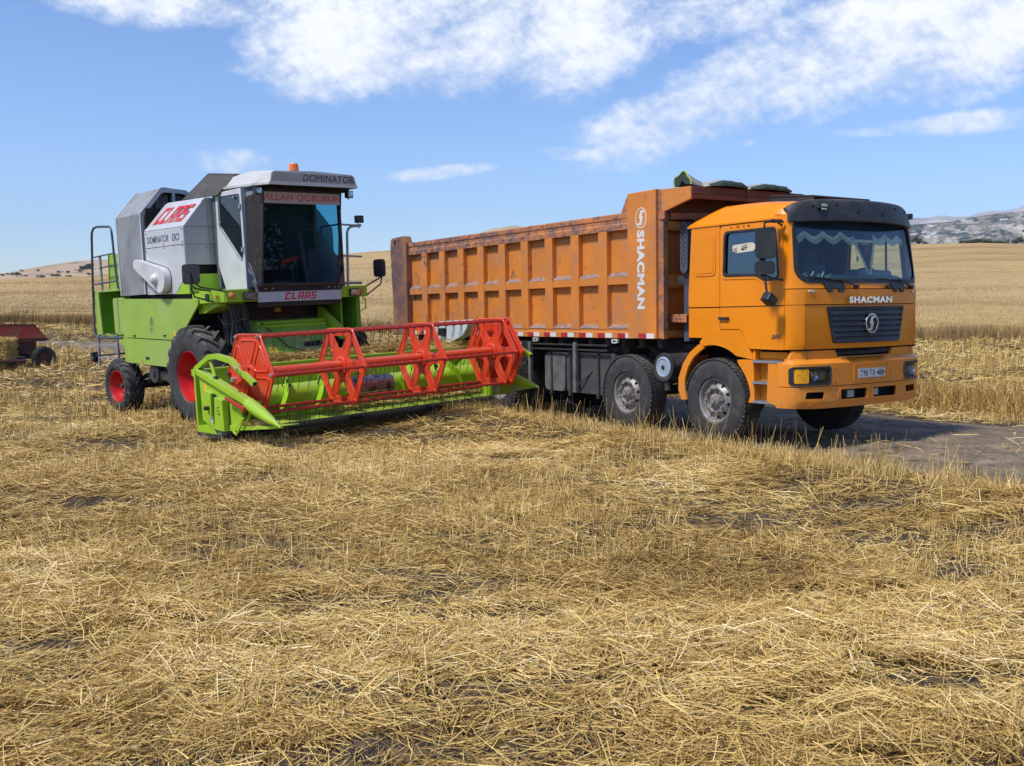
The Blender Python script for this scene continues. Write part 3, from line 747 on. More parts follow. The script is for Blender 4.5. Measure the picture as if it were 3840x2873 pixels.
# dark blue curtain and its scalloped fringe
def scal(y): return 2.575 + .075 * (1 - abs(math.sin((y + .31) * PI / .31))) ** .9 * (abs(y - .13) > .2) - .02 * (abs(y - .13) < .2)
pts = [(-1.05 + i * .02625, scal(-1.05 + i * .02625)) for i in range(81)]
cw = lambda u, v, w: cab_front(u * .99, v, -.05 + w)
b = MB(); b.plate(pts + [(1.05, 2.80), (-1.05, 2.80)], cw, -.006, 0, cuts=CUTS); cur = b.build('curtain', M['curtain'], truck)
b = MB()
for (a, za), (c, zc) in zip(pts, pts[1:]): b.plate([(a, za - .016), (c, zc - .016), (c, zc + .022), (a, za + .022)], cw, .001, .004)
y = -1.04
while y < 1.04:
    z = scal(y); 
    if not (-.02 < y < .30): b.plate([(y, z - .07), (y + .014, z - .07), (y + .014, z - .01), (y, z - .01)], cw, .001, .004)
    y += .026
b.build('fringe', M['fringe'], cur)
b = MB()
for k in range(9):
    a = k * .045; b.box(-.52 + .02 * (k % 2), -.50 + .02 * (k % 2), -1.12 + a, -1.12 + a + .044, 2.02, 2.72)
b.build('side_curtain', M['curtain'], truck)
pw = lambda u, v, w: cab_front(u, v, -.065 + w)
b = MB(); b.plate([(-.04, 2.56), (.34, 2.56), (.15, 2.17)], pw, 0, .004); pen = b.build('pennant', M['pennant'], truck)
b = MB()
for k in range(18):
    t = k / 17
    for s in (-1, 1):
        yy = .15 + s * .19 * (1 - t); zz = 2.56 - .39 * t
        b.plate([(yy + s * .0, zz), (yy + s * .028, zz - .008), (yy + s * .026, zz - .034), (yy + s * .004, zz - .016)], pw, 0, .008)
b.build('tassel', M['fringe'], pen)
text('pennant_lettering', 'SHACMAN', pen, tuple(pw(.15, 2.525, .006)), (0, 1, 0), (-.2, 0, 1), .14, .03, M['fringe'], bold=.02, depth=.002)
b = MB(); b.plate(circ(.15, 2.44, .03, 20, .04), pw, .004, .007, holes=[circ(.15, 2.44, .024, 20, .034)]); b.plate([(.15 + x * .032, 2.44 + z * .032) for x, z in bolt], pw, .004, .007); b.build('pennant_emblem', M['claas'], pen)
b = MB(); b.tube([pw(-.05, 2.56, 0), pw(-.04, 2.36, .0)], .003, 5); b.obox(pw(-.04, 2.33, 0), (.02, .03, .06)); b.build('hanging_charm', M['fringe'], truck)
b = MB()
for k in range(14):
    a = rng.uniform(0, 1, 4); b.tube([cab_front(-1.0 + .5 * a[0], 2.10 + .03 * a[1], -.1 - .1 * a[2]), cab_front(-.98 + .5 * a[0] + .05, 2.10 + .09 * a[3], -.12 - .1 * a[2])], .008, 5)
b.build('dashboard_cloth', M['fringe'], truck)

# --- steps and wing
b = MB(); b.box(-.80, -.28, -1.10, -1.06, .56, 1.20); b.box(-.80, -.76, -1.20, -1.06, .56, 1.22); b.box(-.30, -.26, -1.20, -1.06, .56, 1.12)
b.box(-.74, -.30, -1.14, -1.10, 1.12, 1.20)
wing = b.build('step_well', M['cab'], truck, bevel=.006)
for z in (1.083, .822, .582):
    b = MB(); b.box(-.765, -.29, -1.255, -1.07, z - .018, z + .006)
    for k in range(16): b.box(-.755 + k * .029, -.745 + k * .029, -1.25, -1.08, z + .006, z + .014)
    b.build('step_tread', M['galv'], truck, bevel=.003)
b = MB(); b.cyl((-.60, -1.10, .985), (-.60, -1.13, .985), .03, 14); b.box(-.60, -.545, -1.115, -1.10, .62, .70); b.build('lock', M['chassis'], wing)
b = MB(); b.plate([(-.25, 1.235), (-.25, 1.30), (-.8, 1.30), (-.8, 1.235)], SIDE(-1.17, -1), -.03, 0); b.build('sill', M['cab'], truck)
def arch(r, a0, a1, n=10): return [(-1.467 + r * math.cos(R(a)), .55 + r * math.sin(R(a))) for a in [a0 + (a1 - a0) * i / n for i in range(n + 1)]]
for s in (-1, 1):
    b = MB(); S = SIDE(s * 1.205, s)
    b.plate([(-.853, .56), (-.749, .56), (-.766, 1.10), (-.90, 1.10)] + [(-1.041, 1.092)] + [p for p in arch(.66, 48, 4, 8)][0:8], S, -.10, .02)
    q = [(-.775, 1.10), (-.835, 1.226), (-.985, 1.466), (-1.50, 1.47), (-1.66, 1.35), (-1.705, 1.30)] + [(-1.648, 1.245)] + arch(.72, 98, 55, 8)
    b.plate(q, S, -.10, .028)
    b.build('front_wing', M['cab'], truck, bevel=.01)
    b = MB()
    o1 = [(-1.63, 1.30), (-1.74, 1.27), (-1.90, 1.165), (-2.03, 1.01), (-2.115, .82), (-2.12, .66), (-2.06, .52)]
    i1 = [(-1.96, .53), (-2.0, .70), (-1.99, .82), (-1.93, .97), (-1.83, 1.10), (-1.70, 1.19), (-1.63, 1.225)]
    b.plate(o1 + i1, S, -.02, .02); 
    for k in range(6):
        (x0, z0), (x1, z1) = o1[k], o1[k + 1]
        b.add([(x0, s * 1.2, z0), (x1, s * 1.2, z1), (x1, s * .82, z1), (x0, s * .82, z0)], [(0, 1, 2, 3)])
    b.build('mud_flap', M['cab'], truck, bevel=.004)
b = MB()
for s in (-1, 1): b.lathe([(.74, s * .78), (.74, s * 1.19)], 20, (-1.467, 0, .55), 'y', R(20), R(170))
b.box(-2.0, -.3, -.78, .78, .62, 1.36); b.box(-1.85, -.35, -1.1, 1.1, 1.30, 1.37)
b.build('wheel_arch_liner', M['hole'], truck)

# --- mirrors (near side, two housings and a low kerb mirror; far side the same)
for s in (-1,):
    b = MB(); y = s * 1.45
    b.tube([(-.30, s * 1.22, 2.76), (-.34, s * 1.36, 2.78), (-.385, y, 2.75), (-.39, y, 2.69)], .014, 8)
    b.tube([(-.32, s * 1.22, 2.72), (-.31, s * 1.34, 2.765), (-.37, y, 2.755)], .012, 8)
    b.tube([(-.385, y, 2.70), (-.385, y, 2.13), (-.365, y, 2.02), (-.345, y, 1.90)], .014, 8)
    b.tube([(-.385, y, 2.13), (-.33, s * 1.36, 2.09), (-.30, s * 1.22, 2.07)], .012, 8)
    b.obox((-.31, s * 1.32, 2.765), (.12, .05, .03))
    arm = b.build('mirror_arm', M['black'], truck)
    for nm, x0, x1, z0, z1 in (('mirror', -.495, -.24, 2.325, 2.685), ('wide_mirror', -.515, -.245, 2.14, 2.295)):
        b = MB(); b.plate(rr(-.12, .12, z0, z1, .05, 5), lambda u, v, w: ((x0 + x1) / 2 + u * .757 + w * .65, y - s * u * .65 + s * w * .757, v), -.04, .06)
        b.build(nm, M['black'], truck, bevel=.018, seg=3)
    b = MB(); b.obox((-.31, s * 1.45, 1.84), (.13, .16, .12), Matrix.Rotation(R(35), 3, 'X') if s > 0 else Matrix.Rotation(R(-35), 3, 'X')); b.build('kerb_mirror', M['black'], truck, bevel=.02)

# --- wheels
def truck_wheel(front):
    root = MB(); w = .15
    root.lathe([(.285, -w * .82), (.305, -w), (.36, -w * 1.06), (.44, -w * 1.05), (.505, -w * .93), (.532, -w * .80), (.54, -w * .5), (.542, 0), (.54, w * .5), (.532, w * .80), (.505, w * .93), (.40, w * 1.05), (.30, w), (.285, w * .82)], 56)
    for k in range(52):
        a = 2 * PI * k / 52; Ma = Matrix.Rotation(-a, 3, 'Y')
        for row, (yy, ww, ax) in enumerate(((-.122, .052, .5), (-.062, .046, -.5), (0, .046, .5), (.062, .046, -.5), (.122, .052, .5))):
            aa = a + (row % 2) * PI / 52; Ma = Matrix.Rotation(-aa, 3, 'Y')
            c = Ma @ Vector((.5455 - (.006 if abs(yy) > .1 else 0), yy, 0))
            root.obox(c, (.016, ww, .052), Ma @ Matrix.Rotation(ax * .7, 3, 'X'))
    tyre = root.build('wheel', M['rubber_dusty'], None, smooth=30)
    b = MB()
    if front:
        b.lathe([(.292, -.118), (.296, -.128), (.286, -.134), (.272, -.126), (.262, -.10), (.255, -.075), (.235, -.07), (.19, -.115), (.172, -.128), (.150, -.130), (.142, -.118), (.135, -.085), (.095, -.08), (.085, -.13), (.070, -.155), (.045, -.162), (.04, -.185), (0, -.188)], 48)
        for k in range(10):
            a = 2 * PI * k / 10 + .1
            b.mat(0).cyl((.158 * math.cos(a), -.125, .158 * math.sin(a)), (.158 * math.cos(a), -.165, .158 * math.sin(a)), .016, 6)
            b.mat(1)
            n = Vector((.63 * math.cos(a + .314), -.77, .63 * math.sin(a + .314)))
            c = Vector((.2145 * math.cos(a + .314), -.0965, .2145 * math.sin(a + .314))); t1 = Vector((-math.sin(a + .314), 0, math.cos(a + .314))); t2 = n.cross(t1)
            b.add([c + t1 * .022 * math.cos(q) + t2 * .028 * math.sin(q) for q in [2 * PI * i / 14 for i in range(14)]], [tuple(range(14))])
            b.mat(0)
            if k % 2 == 0: b.beam((.09 * math.cos(a), -.095, .09 * math.sin(a)), (.138 * math.cos(a), -.10, .138 * math.sin(a)), .03, .008)
    else:
        b.lathe([(.292, -.118), (.296, -.128), (.286, -.134), (.272, -.126), (.262, -.06), (.24, .02), (.17, .05), (.15, .05), (.14, -.02), (.10, -.04), (0, -.04)], 40)
    b.build('rim', [M['rim'], M['hole']], tyre, smooth=30, recalc=True)
    return tyre
wf = truck_wheel(True); wf.parent = truck
wr = truck_wheel(False); wr.parent = truck
first = [True, True]
XS = [(-1.467, 1), (-3.236, 1), (-6.62, 0), (-8.0, 0)]
for ax, fr in XS:
    for s in (-1, 1):
        for dual in ((0,) if fr else (0, 1)):
            src = wf if fr else wr
            y = s * (1.055 - .33 * dual)
            rz = 0 if s < 0 else PI
            if first[fr]: o = src; first[fr] = False; o.location = (ax, y, .55); o.rotation_euler = (0, 0, rz)
            else: copy_part(src, truck, (ax, y, .55), rot=(0, rz and 0 or rng.uniform(0, 1), rz))

# --- chassis
b = MB()
for s in (-1, 1): b.box(-10.0, -.5, s * .42 - .04, s * .42 + .04, .82, 1.10)
for x in (-1.3, -2.4, -3.2, -4.5, -5.6, -6.6, -8, -9.4): b.box(x - .06, x + .06, -.40, .40, .86, 1.05)
for x in (-1.467, -3.236, -6.62, -8.0): b.cyl((x, -1.0, .55), (x, 1.0, .55), .075, 12)
for x in (-6.62, -8.0): b.lathe([(0, -.22), (.2, -.1), (.22, 0), (.2, .1), (0, .22)], 16, (x, 0, .55), 'y')
for x in (-1.467, -3.236):
    for s in (-1, 1): b.tube([(x - .75, s * .5, .80), (x, s * .5, .64), (x + .75, s * .5, .80)], .04, 6)
b.box(-4.4, -3.5, -.9, -.45, 1.08, 1.24); b.cyl((-3.45, -1.02, 1.19), (-3.45, .2, 1.19), .07, 14); b.box(-3.3, -2.0, -.7, .7, 1.05, 1.25)
b.tube([(-3.4, -.9, 1.2), (-3.0, -1.0, 1.22), (-2.7, -.85, 1.05), (-2.3, -.8, 1.1)], .02, 6); b.tube([(-3.2, -.7, 1.0), (-2.9, -.9, .8), (-2.5, -.8, .7)], .014, 6)
b.box(-2.35, -2.0, -.95, -.5, .45, .9)
b.box(-9.9, -2.6, -.55, .55, 1.10, 1.335)
for k in range(19): b.box(-9.7 + k * .39, -9.6 + k * .39, -1.1, 1.1, 1.20, 1.336)
b.build('chassis_frame', M['chassis'], truck, bevel=.005)
b = MB(); b.lathe([(.195, .0), (.2, -.02), (.195, -.045), (.15, -.045), (.15, -.03)], 32, (-2.46, -1.14, .945)); b.lathe([(.19, 0), (.195, .6), (0, .6)], 28, (-2.46, -1.14, .945))
b.mat(1).lathe([(.15, -.03), (.145, -.05), (.12, -.058), (.115, -.048), (0, -.046)], 32, (-2.46, -1.14, .945))
b.mat(0).obox((-2.46, -1.19, .945), (.05, .02, .025), Matrix.Rotation(.7, 3, 'Y')); b.lathe([(0, -.06), (.03, -.06), (.03, -.04)], 10, (-2.46, -1.14, .945))
b.cyl((-2.44, -1.12, .75), (-2.44, -1.12, .62), .045, 12)
b.build('air_filter', [M['chassis'], mat('pale blue filter cap', (.33, .40, .47), .45, fine=.1)], truck, bevel=.003)
b = MB(); b.plate(rr(-4.725, -3.56, .475, 1.10, .08), SIDE(-.62, -1), 0, .54)
b.build('fuel_tank', M['tank'], truck, bevel=.03, seg=3)
b = MB(); b.plate(rr(-5.30, -4.76, .48, 1.09, .09), SIDE(-.60, -1), 0, .57)
o = b.build('fuel_tank', M['tank_lit'], truck, bevel=.03, seg=3)
b = MB()
for x in (-5.10, -4.60, -3.9):
    b.plate(rr(x - .02, x + .02, .46, 1.115, .01), SIDE(-1.175, -1), 0, .012); b.box(x - .02, x + .02, -1.18, -.6, 1.10, 1.12); b.box(x - .03, x + .03, -1.2, -1.15, .42, .48)
b.cyl((-4.95, -.9, 1.08), (-4.95, -.9, 1.14), .06, 12)
b.build('tank_strap', M['chassis'], truck, bevel=.004)
b = MB()
for x in (-4.385, -5.60): b.box(x - .035, x + .035, -1.27, -1.22, .49, 1.26)
b.build('guard_post', M['galv'], truck, bevel=.004)
bpy.data.objects['guard_post'].data.materials[0] = M['tank_lit']
b = MB()
for z in (1.225, 1.15): b.box(-5.60, -3.62, -1.24, -1.215, z - .012, z + .012)
b.tube([(-3.6, -1.05, 1.18), (-4.36, -1.22, .60)], .012, 6)
b.build('guard_rail', M['chassis'], truck)
b = MB(); b.plate(rr(-6.0, -5.66, .92, 1.27, .07), SIDE(-.95, -1), 0, .30); b.tube([(-5.72, -1.22, .93), (-5.74, -1.28, .88), (-5.80, -1.28, .87)], .014, 6)
b.build('water_tank', M['black'], truck, bevel=.03, seg=3)

# --- dump body
YB = 1.25; s0 = -9.22; sp = .6787
body = MB()
body.box(-9.9, -2.56, -1.16, 1.16, 1.34, 1.42)                                      # floor
for s in (-1, 1): body.box(-9.9, -2.5, s * 1.15 - .02, s * 1.15 + .02, 1.36, 3.08)   # side sheets
body.box(-9.95, -9.9, -1.15, 1.15, 1.36, 3.08)
bodyo = body.build('side_sheet', M['body'], truck)
for s in (-1, 1):
    S = SIDE(s * 1.17, s)
    # top rail
    b = MB(); prof = [(0, 2.885), (.085, 2.885), (.085, 2.97), (.073, 2.985), (.073, 3.035), (.085, 3.05), (.085, 3.115), (.06, 3.13), (-.04, 3.13), (-.04, 3.07), (0, 3.07)]
    b.plate(prof, lambda u, v, w: (w, s * (1.17 + u), v), -9.75, -3.10)
    b.plate([(-3.12, 2.9), (-3.12, 3.385), (-3.275, 3.13), (-3.275, 2.9)], S, 0, .078)
    b.build('top_rail', M['body_worn'], truck, bevel=.008)
    b = MB(); prof = [(0, 1.335), (.085, 1.335), (.085, 1.42), (.078, 1.43), (.078, 1.465), (.085, 1.475), (.0, 1.53)]
    b.plate(prof, lambda u, v, w: (w, s * (1.17 + u), v), -9.75, -3.10)
    b.build('bottom_rail', M['body'], truck, bevel=.006)
    bays = []
    xl = -9.74
    for i in range(10):
        x = s0 + i * sp
        if i < 9:
            b = MB(); b.plate([(x, 1.455), (x + .20, 1.455), (x + .20, 2.90), (x, 2.90)], S, 0, .085)
            b.build('rib', M['body'], truck, bevel=.012)
        xr = x if i < 9 else -3.117
        bays.append((xl, xr)); xl = x + .20
    for xl_, xr_ in bays:
        b = MB()
        b.plate([(0, 2.112), (.078, 2.112), (.078, 2.225), (.0, 2.285)], lambda u, v, w: (w, s * (1.17 + u), v), xl_ + .001, xr_ - .001)
        lg = b.build('ledge', M['body'], truck, bevel=.004)
        b = MB(); f = lambda u, v, w: (w, s * (1.17 + u), v)
        b.plate([(.079, 2.2275), (.0785, 2.2245), (.001, 2.2845), (.001, 2.2885)], f, xl_ + .004, xr_ - .004)
        b.build('ledge_top', M['ledge'], lg, bevel=0, smooth=0)
        b = MB(); b.plate([(.086, 1.4790), (.0855, 1.4755), (.001, 1.5305), (.001, 1.5345)], f, xl_ + .004, xr_ - .004)
        b.build('rail_top', M['ledge'], lg, bevel=0, smooth=0)
    # front corner panel and flange
    b = MB(); b.plate([(-3.117, 1.335), (-2.519, 1.335), (-2.519, 3.392), (-3.117, 3.385)], S, -.02, .09)
    pan = b.build('front_corner_panel', M['body'], truck, bevel=.012)
    b = MB(); b.plate([(-2.519, 1.335), (-2.415, 1.335), (-2.415, 3.38), (-2.519, 3.38)], S, -.04, .045)
    b.build('corner_flange', M['body_worn'], truck, bevel=.008)
    # canopy gusset
    b = MB(); b.plate([(-2.42, 3.375), (-1.845, 3.357), (-1.845, 3.20), (-2.42, 3.06)], SIDE(-1.22 if s < 0 else .93, s), -.03, .02)
    b.build('canopy_gusset', M['body'], truck, bevel=.006)
    # rear post
    b = MB(); b.plate([(-10.42, 3.20), (-10.44, 3.05), (-10.33, 1.33), (-9.76, 1.33), (-9.76, 3.13), (-9.85, 3.27), (-10.36, 3.255)], S, -.03, .13)
    post = b.build('rear_post', M['body_rust'], truck, bevel=.012)
    b = MB(); b.plate(circ(-10.22, 3.17, .045, 16), S, .131, .14, holes=[circ(-10.22, 3.17, .03, 16)]); b.plate(circ(-10.05, 3.2, .014, 10), S, .131, .14); b.build('hinge_pin', M['hole'], post)
    # red and white reflective strip
    k = 0; x = -2.56
    while x > -9.7:
        for dx, m_, nm in ((.0, 'white_mark', 'white_reflector'), (.17, 'red_mark', 'red_reflector')):
            b = MB(); b.plate([(x - dx - .16, 1.343), (x - dx, 1.343), (x - dx, 1.408), (x - dx - .16, 1.412)], S, .0895 if x > -3.0 else .0865, .093 if x > -3 else .089)
            if x - dx > -9.6: b.build(nm, M[m_], truck, smooth=0)
        x -= .46
    if s < 0:
        for x in (-3.43, -5.44):
            b = MB(); b.plate(rr(x - .065, x + .065, 1.262, 1.322, .02), SIDE(-1.215, -1), 0, .045); b.mat(1).plate(rr(x - .04, x + .04, 1.283, 1.305, .008), SIDE(-1.26, -1), 0, .004)
            b.build('marker_lamp', [M['cream'], M['chassis']], truck, bevel=.006)
        # lettering running down the panel
        text('body_lettering', 'SHACMAN', pan, (-2.828, -1.2605, 2.302), (0, 0, -1), (1, 0, 0), 1.10, .155, M['white_mark'], bold=.05, depth=.003, space=1.08)
        b = MB(); E = SIDE(-1.2605, -1)
        b.plate(circ(-2.823, 3.022, .118, 32, .145), E, 0, .003, holes=[circ(-2.823, 3.022, .104, 32, .131)])
        b.plate([(-2.823 + x * .15, 3.022 + z * .155) for x, z in bolt], E, 0, .003)
        b.build('body_emblem', M['white_mark'], pan, smooth=0)
# front wall of the body
b = MB(); b.box(-2.62, -2.58, -1.13, 1.13, 1.36, 3.36)
for y in (-1.13, -.55, 0, .55, 1.10): b.box(-2.58, -2.47, y - .05 if y > -1 else -1.129, y + .05, 1.36, 3.05)
b.box(-2.58, -2.455, -1.13, 1.13, 2.83, 2.955); b.box(-2.58, -2.455, -1.13, 1.13, 2.045, 2.225); b.box(-2.58, -2.455, -1.13, 1.13, 1.36, 1.45)
b.build('front_wall', M['body'], truck, bevel=.008)
b = MB(); b.box(-2.46, -2.42, -1.10, 1.10, 3.0, 3.36); b.box(-2.60, -1.845, -1.20, .93, 3.34, 3.365)
b.box(-1.845, -1.825, -1.245, .953, 3.20, 3.36); b.box(-1.835, -1.80, -1.245, .953, 3.262, 3.275); b.box(-1.90, -1.845, -1.2, .93, 3.20, 3.23)
for y in (-.8, -.4, 0, .4, .75): b.box(-2.42, -1.85, y - .03, y + .03, 3.24, 3.34)
b.build('canopy', M['brown'], truck, bevel=.006)
b = MB(); b.beam((-2.49, -1.20, 3.02), (-2.2, -.55, 3.02), .02, .09); b.box(-2.46, -2.37, -1.235, -1.20, 2.97, 3.09); b.build('cross_strut', M['body_worn'], truck, bevel=.005)
b = MB()
b.plate([(-2.43, 2.20), (-2.43, 2.09), (-2.15, 2.04), (-2.15, 2.19)], SIDE(-.95, -1), -.02, 0)
b.build('bracket', M['chassis'], truck, bevel=.003)
b = MB(); b.box(-2.56, -2.15, -1.02, -.70, 1.655, 1.675); b.plate([(-2.56, 1.66), (-2.15, 1.66), (-2.15, 1.56), (-2.5, 1.57)], SIDE(-1.02, -1), 0, .02)
b.build('step_plate', M['body_worn'], truck, bevel=.003)
# perforated air intake behind the cab
b = MB(); cx, zz0, zz1 = -2.245, 2.305, 2.86
cap = [(cx + .073 * math.cos(R(a)), zz1 + .073 * math.sin(R(a))) for a in range(0, 181, 18)] + [(cx + .073 * math.cos(R(a)), zz0 + .073 * math.sin(R(a))) for a in range(180, 361, 18)]
b.plate(cap, SIDE(-.70, -1), 0, .30); b.box(cx - .05, cx + .05, -.95, -.78, 1.3, 2.3)
stack = b.build('air_intake', mat('blue grey plastic', (.075, .085, .12), .5, fine=.1), truck, bevel=.01)
b = MB()
for r in range(17):
    z = 2.86 - r * .0345 + .03
    for c in ((-.036, .036) if r % 2 else (0,)): b.plate(circ(cx + c, z, .0135, 10), SIDE(-1.0, -1), .0, .002)
b.build('perforation', M['hole'], stack, smooth=0)

# --- load and bundles (things of their own, resting on the truck)
def on_truck(name, label, cat, group=None):
    o = empty(name, TRUCK_M.copy()); tag(o, label, cat, group); return o
def heap(i, j):
    x = -9.85 + i * 7.25; y = -1.12 + j * 2.24
    e = max(0, 1 - abs(2 * j - 1) ** 3) ; ex = min(1, i * 6, (1 - i) * 6)
    z = 3.02 + .31 * e * ex * (.55 + .45 * math.sin(x * 2.3) * math.cos(x * .9 + 1)) + .015 * math.sin(x * 17 + y * 9)
    return (x, y, z)
g = MB(); g.grid(heap, 90, 16)
ho = g.build('grain_load', mat('grain heap', (.42, .33, .21), .9, col2=(.30, .22, .13), scale=30, bump=.6, bscale=90), None); ho.matrix_world = TRUCK_M.copy()
tag(ho, 'heap of pale grain filling the orange truck body', 'grain heap')
def bundle(y0, y1, h, label, x=-1.95):
    r = empty('tarpaulin_bundle', TRUCK_M @ Matrix.Translation((x, (y0 + y1) / 2, 3.365))); tag(r, label, 'tarpaulin', 'tied tarpaulin bundles on the truck canopy')
    L = (y1 - y0) / 2
    def f(i, j, k=1.0):
        a = j * PI; t = 2 * i - 1; e = (1 - abs(t) ** 2.2) ** .7
        wr = 1 + .05 * math.sin(5 * t + 3 * math.cos(a)) + .03 * math.sin(13 * t + a * 3)
        return (-(.26 * math.cos(a)) * (.5 + .5 * e) * wr * k, t * L, max(0, h * e * math.sin(a) ** .8 * wr * k))
    b = MB(); b.grid(lambda i, j: f(i, j), 28, 12); b.build('canvas', M['canvas'], r, smooth=60)
    b = MB(); b.grid(lambda i, j: f(.04 + .92 * i, .22 * j + .78, 1.05), 24, 8); b.build('green_edge', M['canvas_green'], r, smooth=60)
    b = MB(); b.tube([(-.20, L * .93, 0), (0, L * .93, .06), (.12, L * .93, .03), (.15, L * .93, -.13), (.17, L * .90, -.20)], .008, 5); b.build('tie_cord', M['black'], r)
    return r
bundle(-.98, -.22, .115, 'long flat tarpaulin bundle in the middle of the truck canopy')
bundle(-.22, .66, .11, 'dark green edged tarpaulin bundle nearest the cab visor')
r = empty('tarpaulin_bundle', TRUCK_M @ Matrix.Translation((-2.0, -1.12, 3.37))); tag(r, 'upright folded green and beige tarpaulin end at the canopy corner', 'tarpaulin', 'tied tarpaulin bundles on the truck canopy')
b = MB()
def fend(i, j):
    a = j * PI; t = i; rr_ = .17 - .10 * t + .02 * math.sin(j * 14)
    return (-.9 * rr_ * math.cos(a), -.13 + .36 * t, rr_ * math.sin(a) ** .7 * (1.0 - .35 * t) + .005)
b.grid(fend, 12, 14); b.build('canvas', M['canvas'], r, smooth=60)
b = MB(); b.grid(lambda i, j: tuple(Vector(fend(0, j)) * (.25 + .75 * (1 - i)) + Vector((.01 * math.sin(j * 22), -.10 * i + .0, .02 * i))), 5, 14); b.build('green_lining', M['canvas_green'], r, smooth=60)
b = MB(); b.tube([Vector(fend(0.02, j / 14)) + Vector((0, -.005, .004)) for j in range(15)], .012, 6); b.build('piping', mat('yellow green piping', (.30, .42, .06), .6), r)

# ================================================================== COMBINE HARVESTER (x forward, y left, z up; front axle at x=0)
COMB_M = pose(-3.987, 17.0525, -0.1123, -0.8102, 0.0224, 0.0404)
comb = empty('combine_harvester', COMB_M)
tag(comb, 'green and grey combine harvester with red pickup reel standing on the stubble', 'combine harvester')

# --- lower body
side_o = [(-2.65, 2.116), (.262, 2.03), (.25, 1.944), (-.18, 1.623), (-.56, 1.385), (-.565, 1.372)]
for s in (-1, 1):
    S = SIDE(s * 1.37, s)
    b = MB(); b.plate([(-2.65, 2.116), (.262, 2.03), (.25, 1.944), (-.18, 1.623), (-.565, 1.382), (-2.655, 1.437)], S, 0, .03)
    up = b.build('side_panel', M['green_side'], comb, bevel=.006)
    b = MB(); b.plate([(-2.655, 1.425), (-.57, 1.368), (-.77, .93), (-2.674, .997)], S, 0, .03)
    lo_ = b.build('lower_side_panel', M['green_side'], comb, bevel=.006)
    if s < 0:
        b = MB(); b.plate(rr(-1.965, -1.925, .995, 1.04, .012), SIDE(-1.4, -1), 0, .006); b.build('reflector', M['amber_dim'], lo_)
        b = MB(); b.plate(rr(-.66, -.60, 1.43, 1.54, .008), SIDE(-1.4, -1), 0, .002); b.build('warning_sticker', M['yellow'], up)
        b = MB(); E = SIDE(-1.4, -1); cx, cz = -1.473, 1.70
        b.plate(circ(cx, cz, .072, 28), E, 0, .0015, holes=[circ(cx, cz, .060, 28)])
        b.plate([(cx - .006, cz - .085), (cx + .006, cz - .085), (cx + .006, cz + .085), (cx - .006, cz + .085)], E, 0, .0025)
        b.plate([(cx - .055, cz - .006), (cx + .055, cz - .006), (cx + .055, cz + .006), (cx - .055, cz + .006)], E, 0, .0035)
        b.plate([(-1.505, 2.035), (-1.475, 2.035), (-1.475, 2.042), (-1.505, 2.042)], E, 0, .002); b.plate([(-1.494, 2.01), (-1.486, 2.01), (-1.486, 2.065), (-1.494, 2.065)], E, 0, .003)
        b.build('stencil_mark', M['navy'], up, smooth=0)
        text('stencil_letters', '\u0426\u0422', up, (-1.50, -1.4, 1.553), (1, 0, 0), (0, 0, 1), .10, .085, M['navy'], bold=.012, depth=.0015)
        text('stencil_digit', '7', up, (-1.425, -1.4, 1.525), (1, 0, 0), (0, 0, 1), .025, .03, M['navy'], depth=.0015)
        for x, z in ((-2.62, 1.46), (-2.6, 2.08), (-.62, 1.42), (.2, 1.99), (-2.6, 1.40)):
            b = MB(); b.lathe([(0, -.006), (.008, -.005), (.009, 0)], 8, (x, -1.4, z)); b.build('bolt', M['chassis'], up)
for x in (-2.2, -1.0):
    b = MB(); b.box(x - .05, x + .05, -1.408, -1.40, 1.455, 1.475); b.cyl((x - .04, -1.41, 1.465), (x + .04, -1.41, 1.465), .008, 8); b.build('hinge', M['chassis'], comb)
b = MB(); b.plate(rr(-1.80, -1.66, 1.06, 1.10, .015), SIDE(-1.4, -1), 0, .010); b.build('panel_latch', M['black'], comb, bevel=.003)
for x, z in ((-1.47, 2.19), (-1.47, 2.87), (-1.44, 3.16), (-.12, 3.15), (-.12, 2.88), (-.12, 2.95), (-.8, 2.89), (-.8, 2.95), (-1.2, 2.19), (-2.57, 2.25), (-2.57, 3.45), (-1.66, 3.45), (-1.63, 2.25), (-1.64, 2.9)):
    b = MB(); b.lathe([(0, -.008), (.011, -.006), (.013, 0)], 8, (x, -1.40, z)); b.build('rivet', M['chassis'], comb)
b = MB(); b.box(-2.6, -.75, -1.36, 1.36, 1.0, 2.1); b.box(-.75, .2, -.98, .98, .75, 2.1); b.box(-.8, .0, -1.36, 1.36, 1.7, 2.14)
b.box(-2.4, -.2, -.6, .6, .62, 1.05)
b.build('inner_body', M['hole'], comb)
b = MB(); b.box(-.25, .25, -1.1, 1.1, .62, .98); b.cyl((0, -1.15, .82), (0, 1.15, .82), .14, 16); b.box(-1.9, -.9, -1.32, -.8, .70, .86); b.lathe([(0, -1.36), (.17, -1.36), (.17, -1.25), (0, -1.25)], 20, (-1.62, 0, .82)); b.lathe([(0, -1.38), (.06, -1.38), (.06, -1.3)], 12, (-1.62, 0, .82))
b.plate([(-1.80, .66), (-1.35, .68), (-.8, .86), (-.8, .97), (-1.85, 1.0)], SIDE(-1.2, -1), 0, .05)
b.cyl((-2.95, -1.1, .56), (-2.95, 1.1, .56), .08, 12); b.box(-3.05, -2.8, -.3, .3, .45, .9); b.tube([(-1.6, -1.15, .84), (-2.2, -1.1, .80), (-2.9, -1.0, .68)], .045, 8); b.cyl((-2.2, -.85, .68), (-2.9, -.85, .66), .05, 10)
b.build('axle_frame', M['chassis'], comb, bevel=.005)
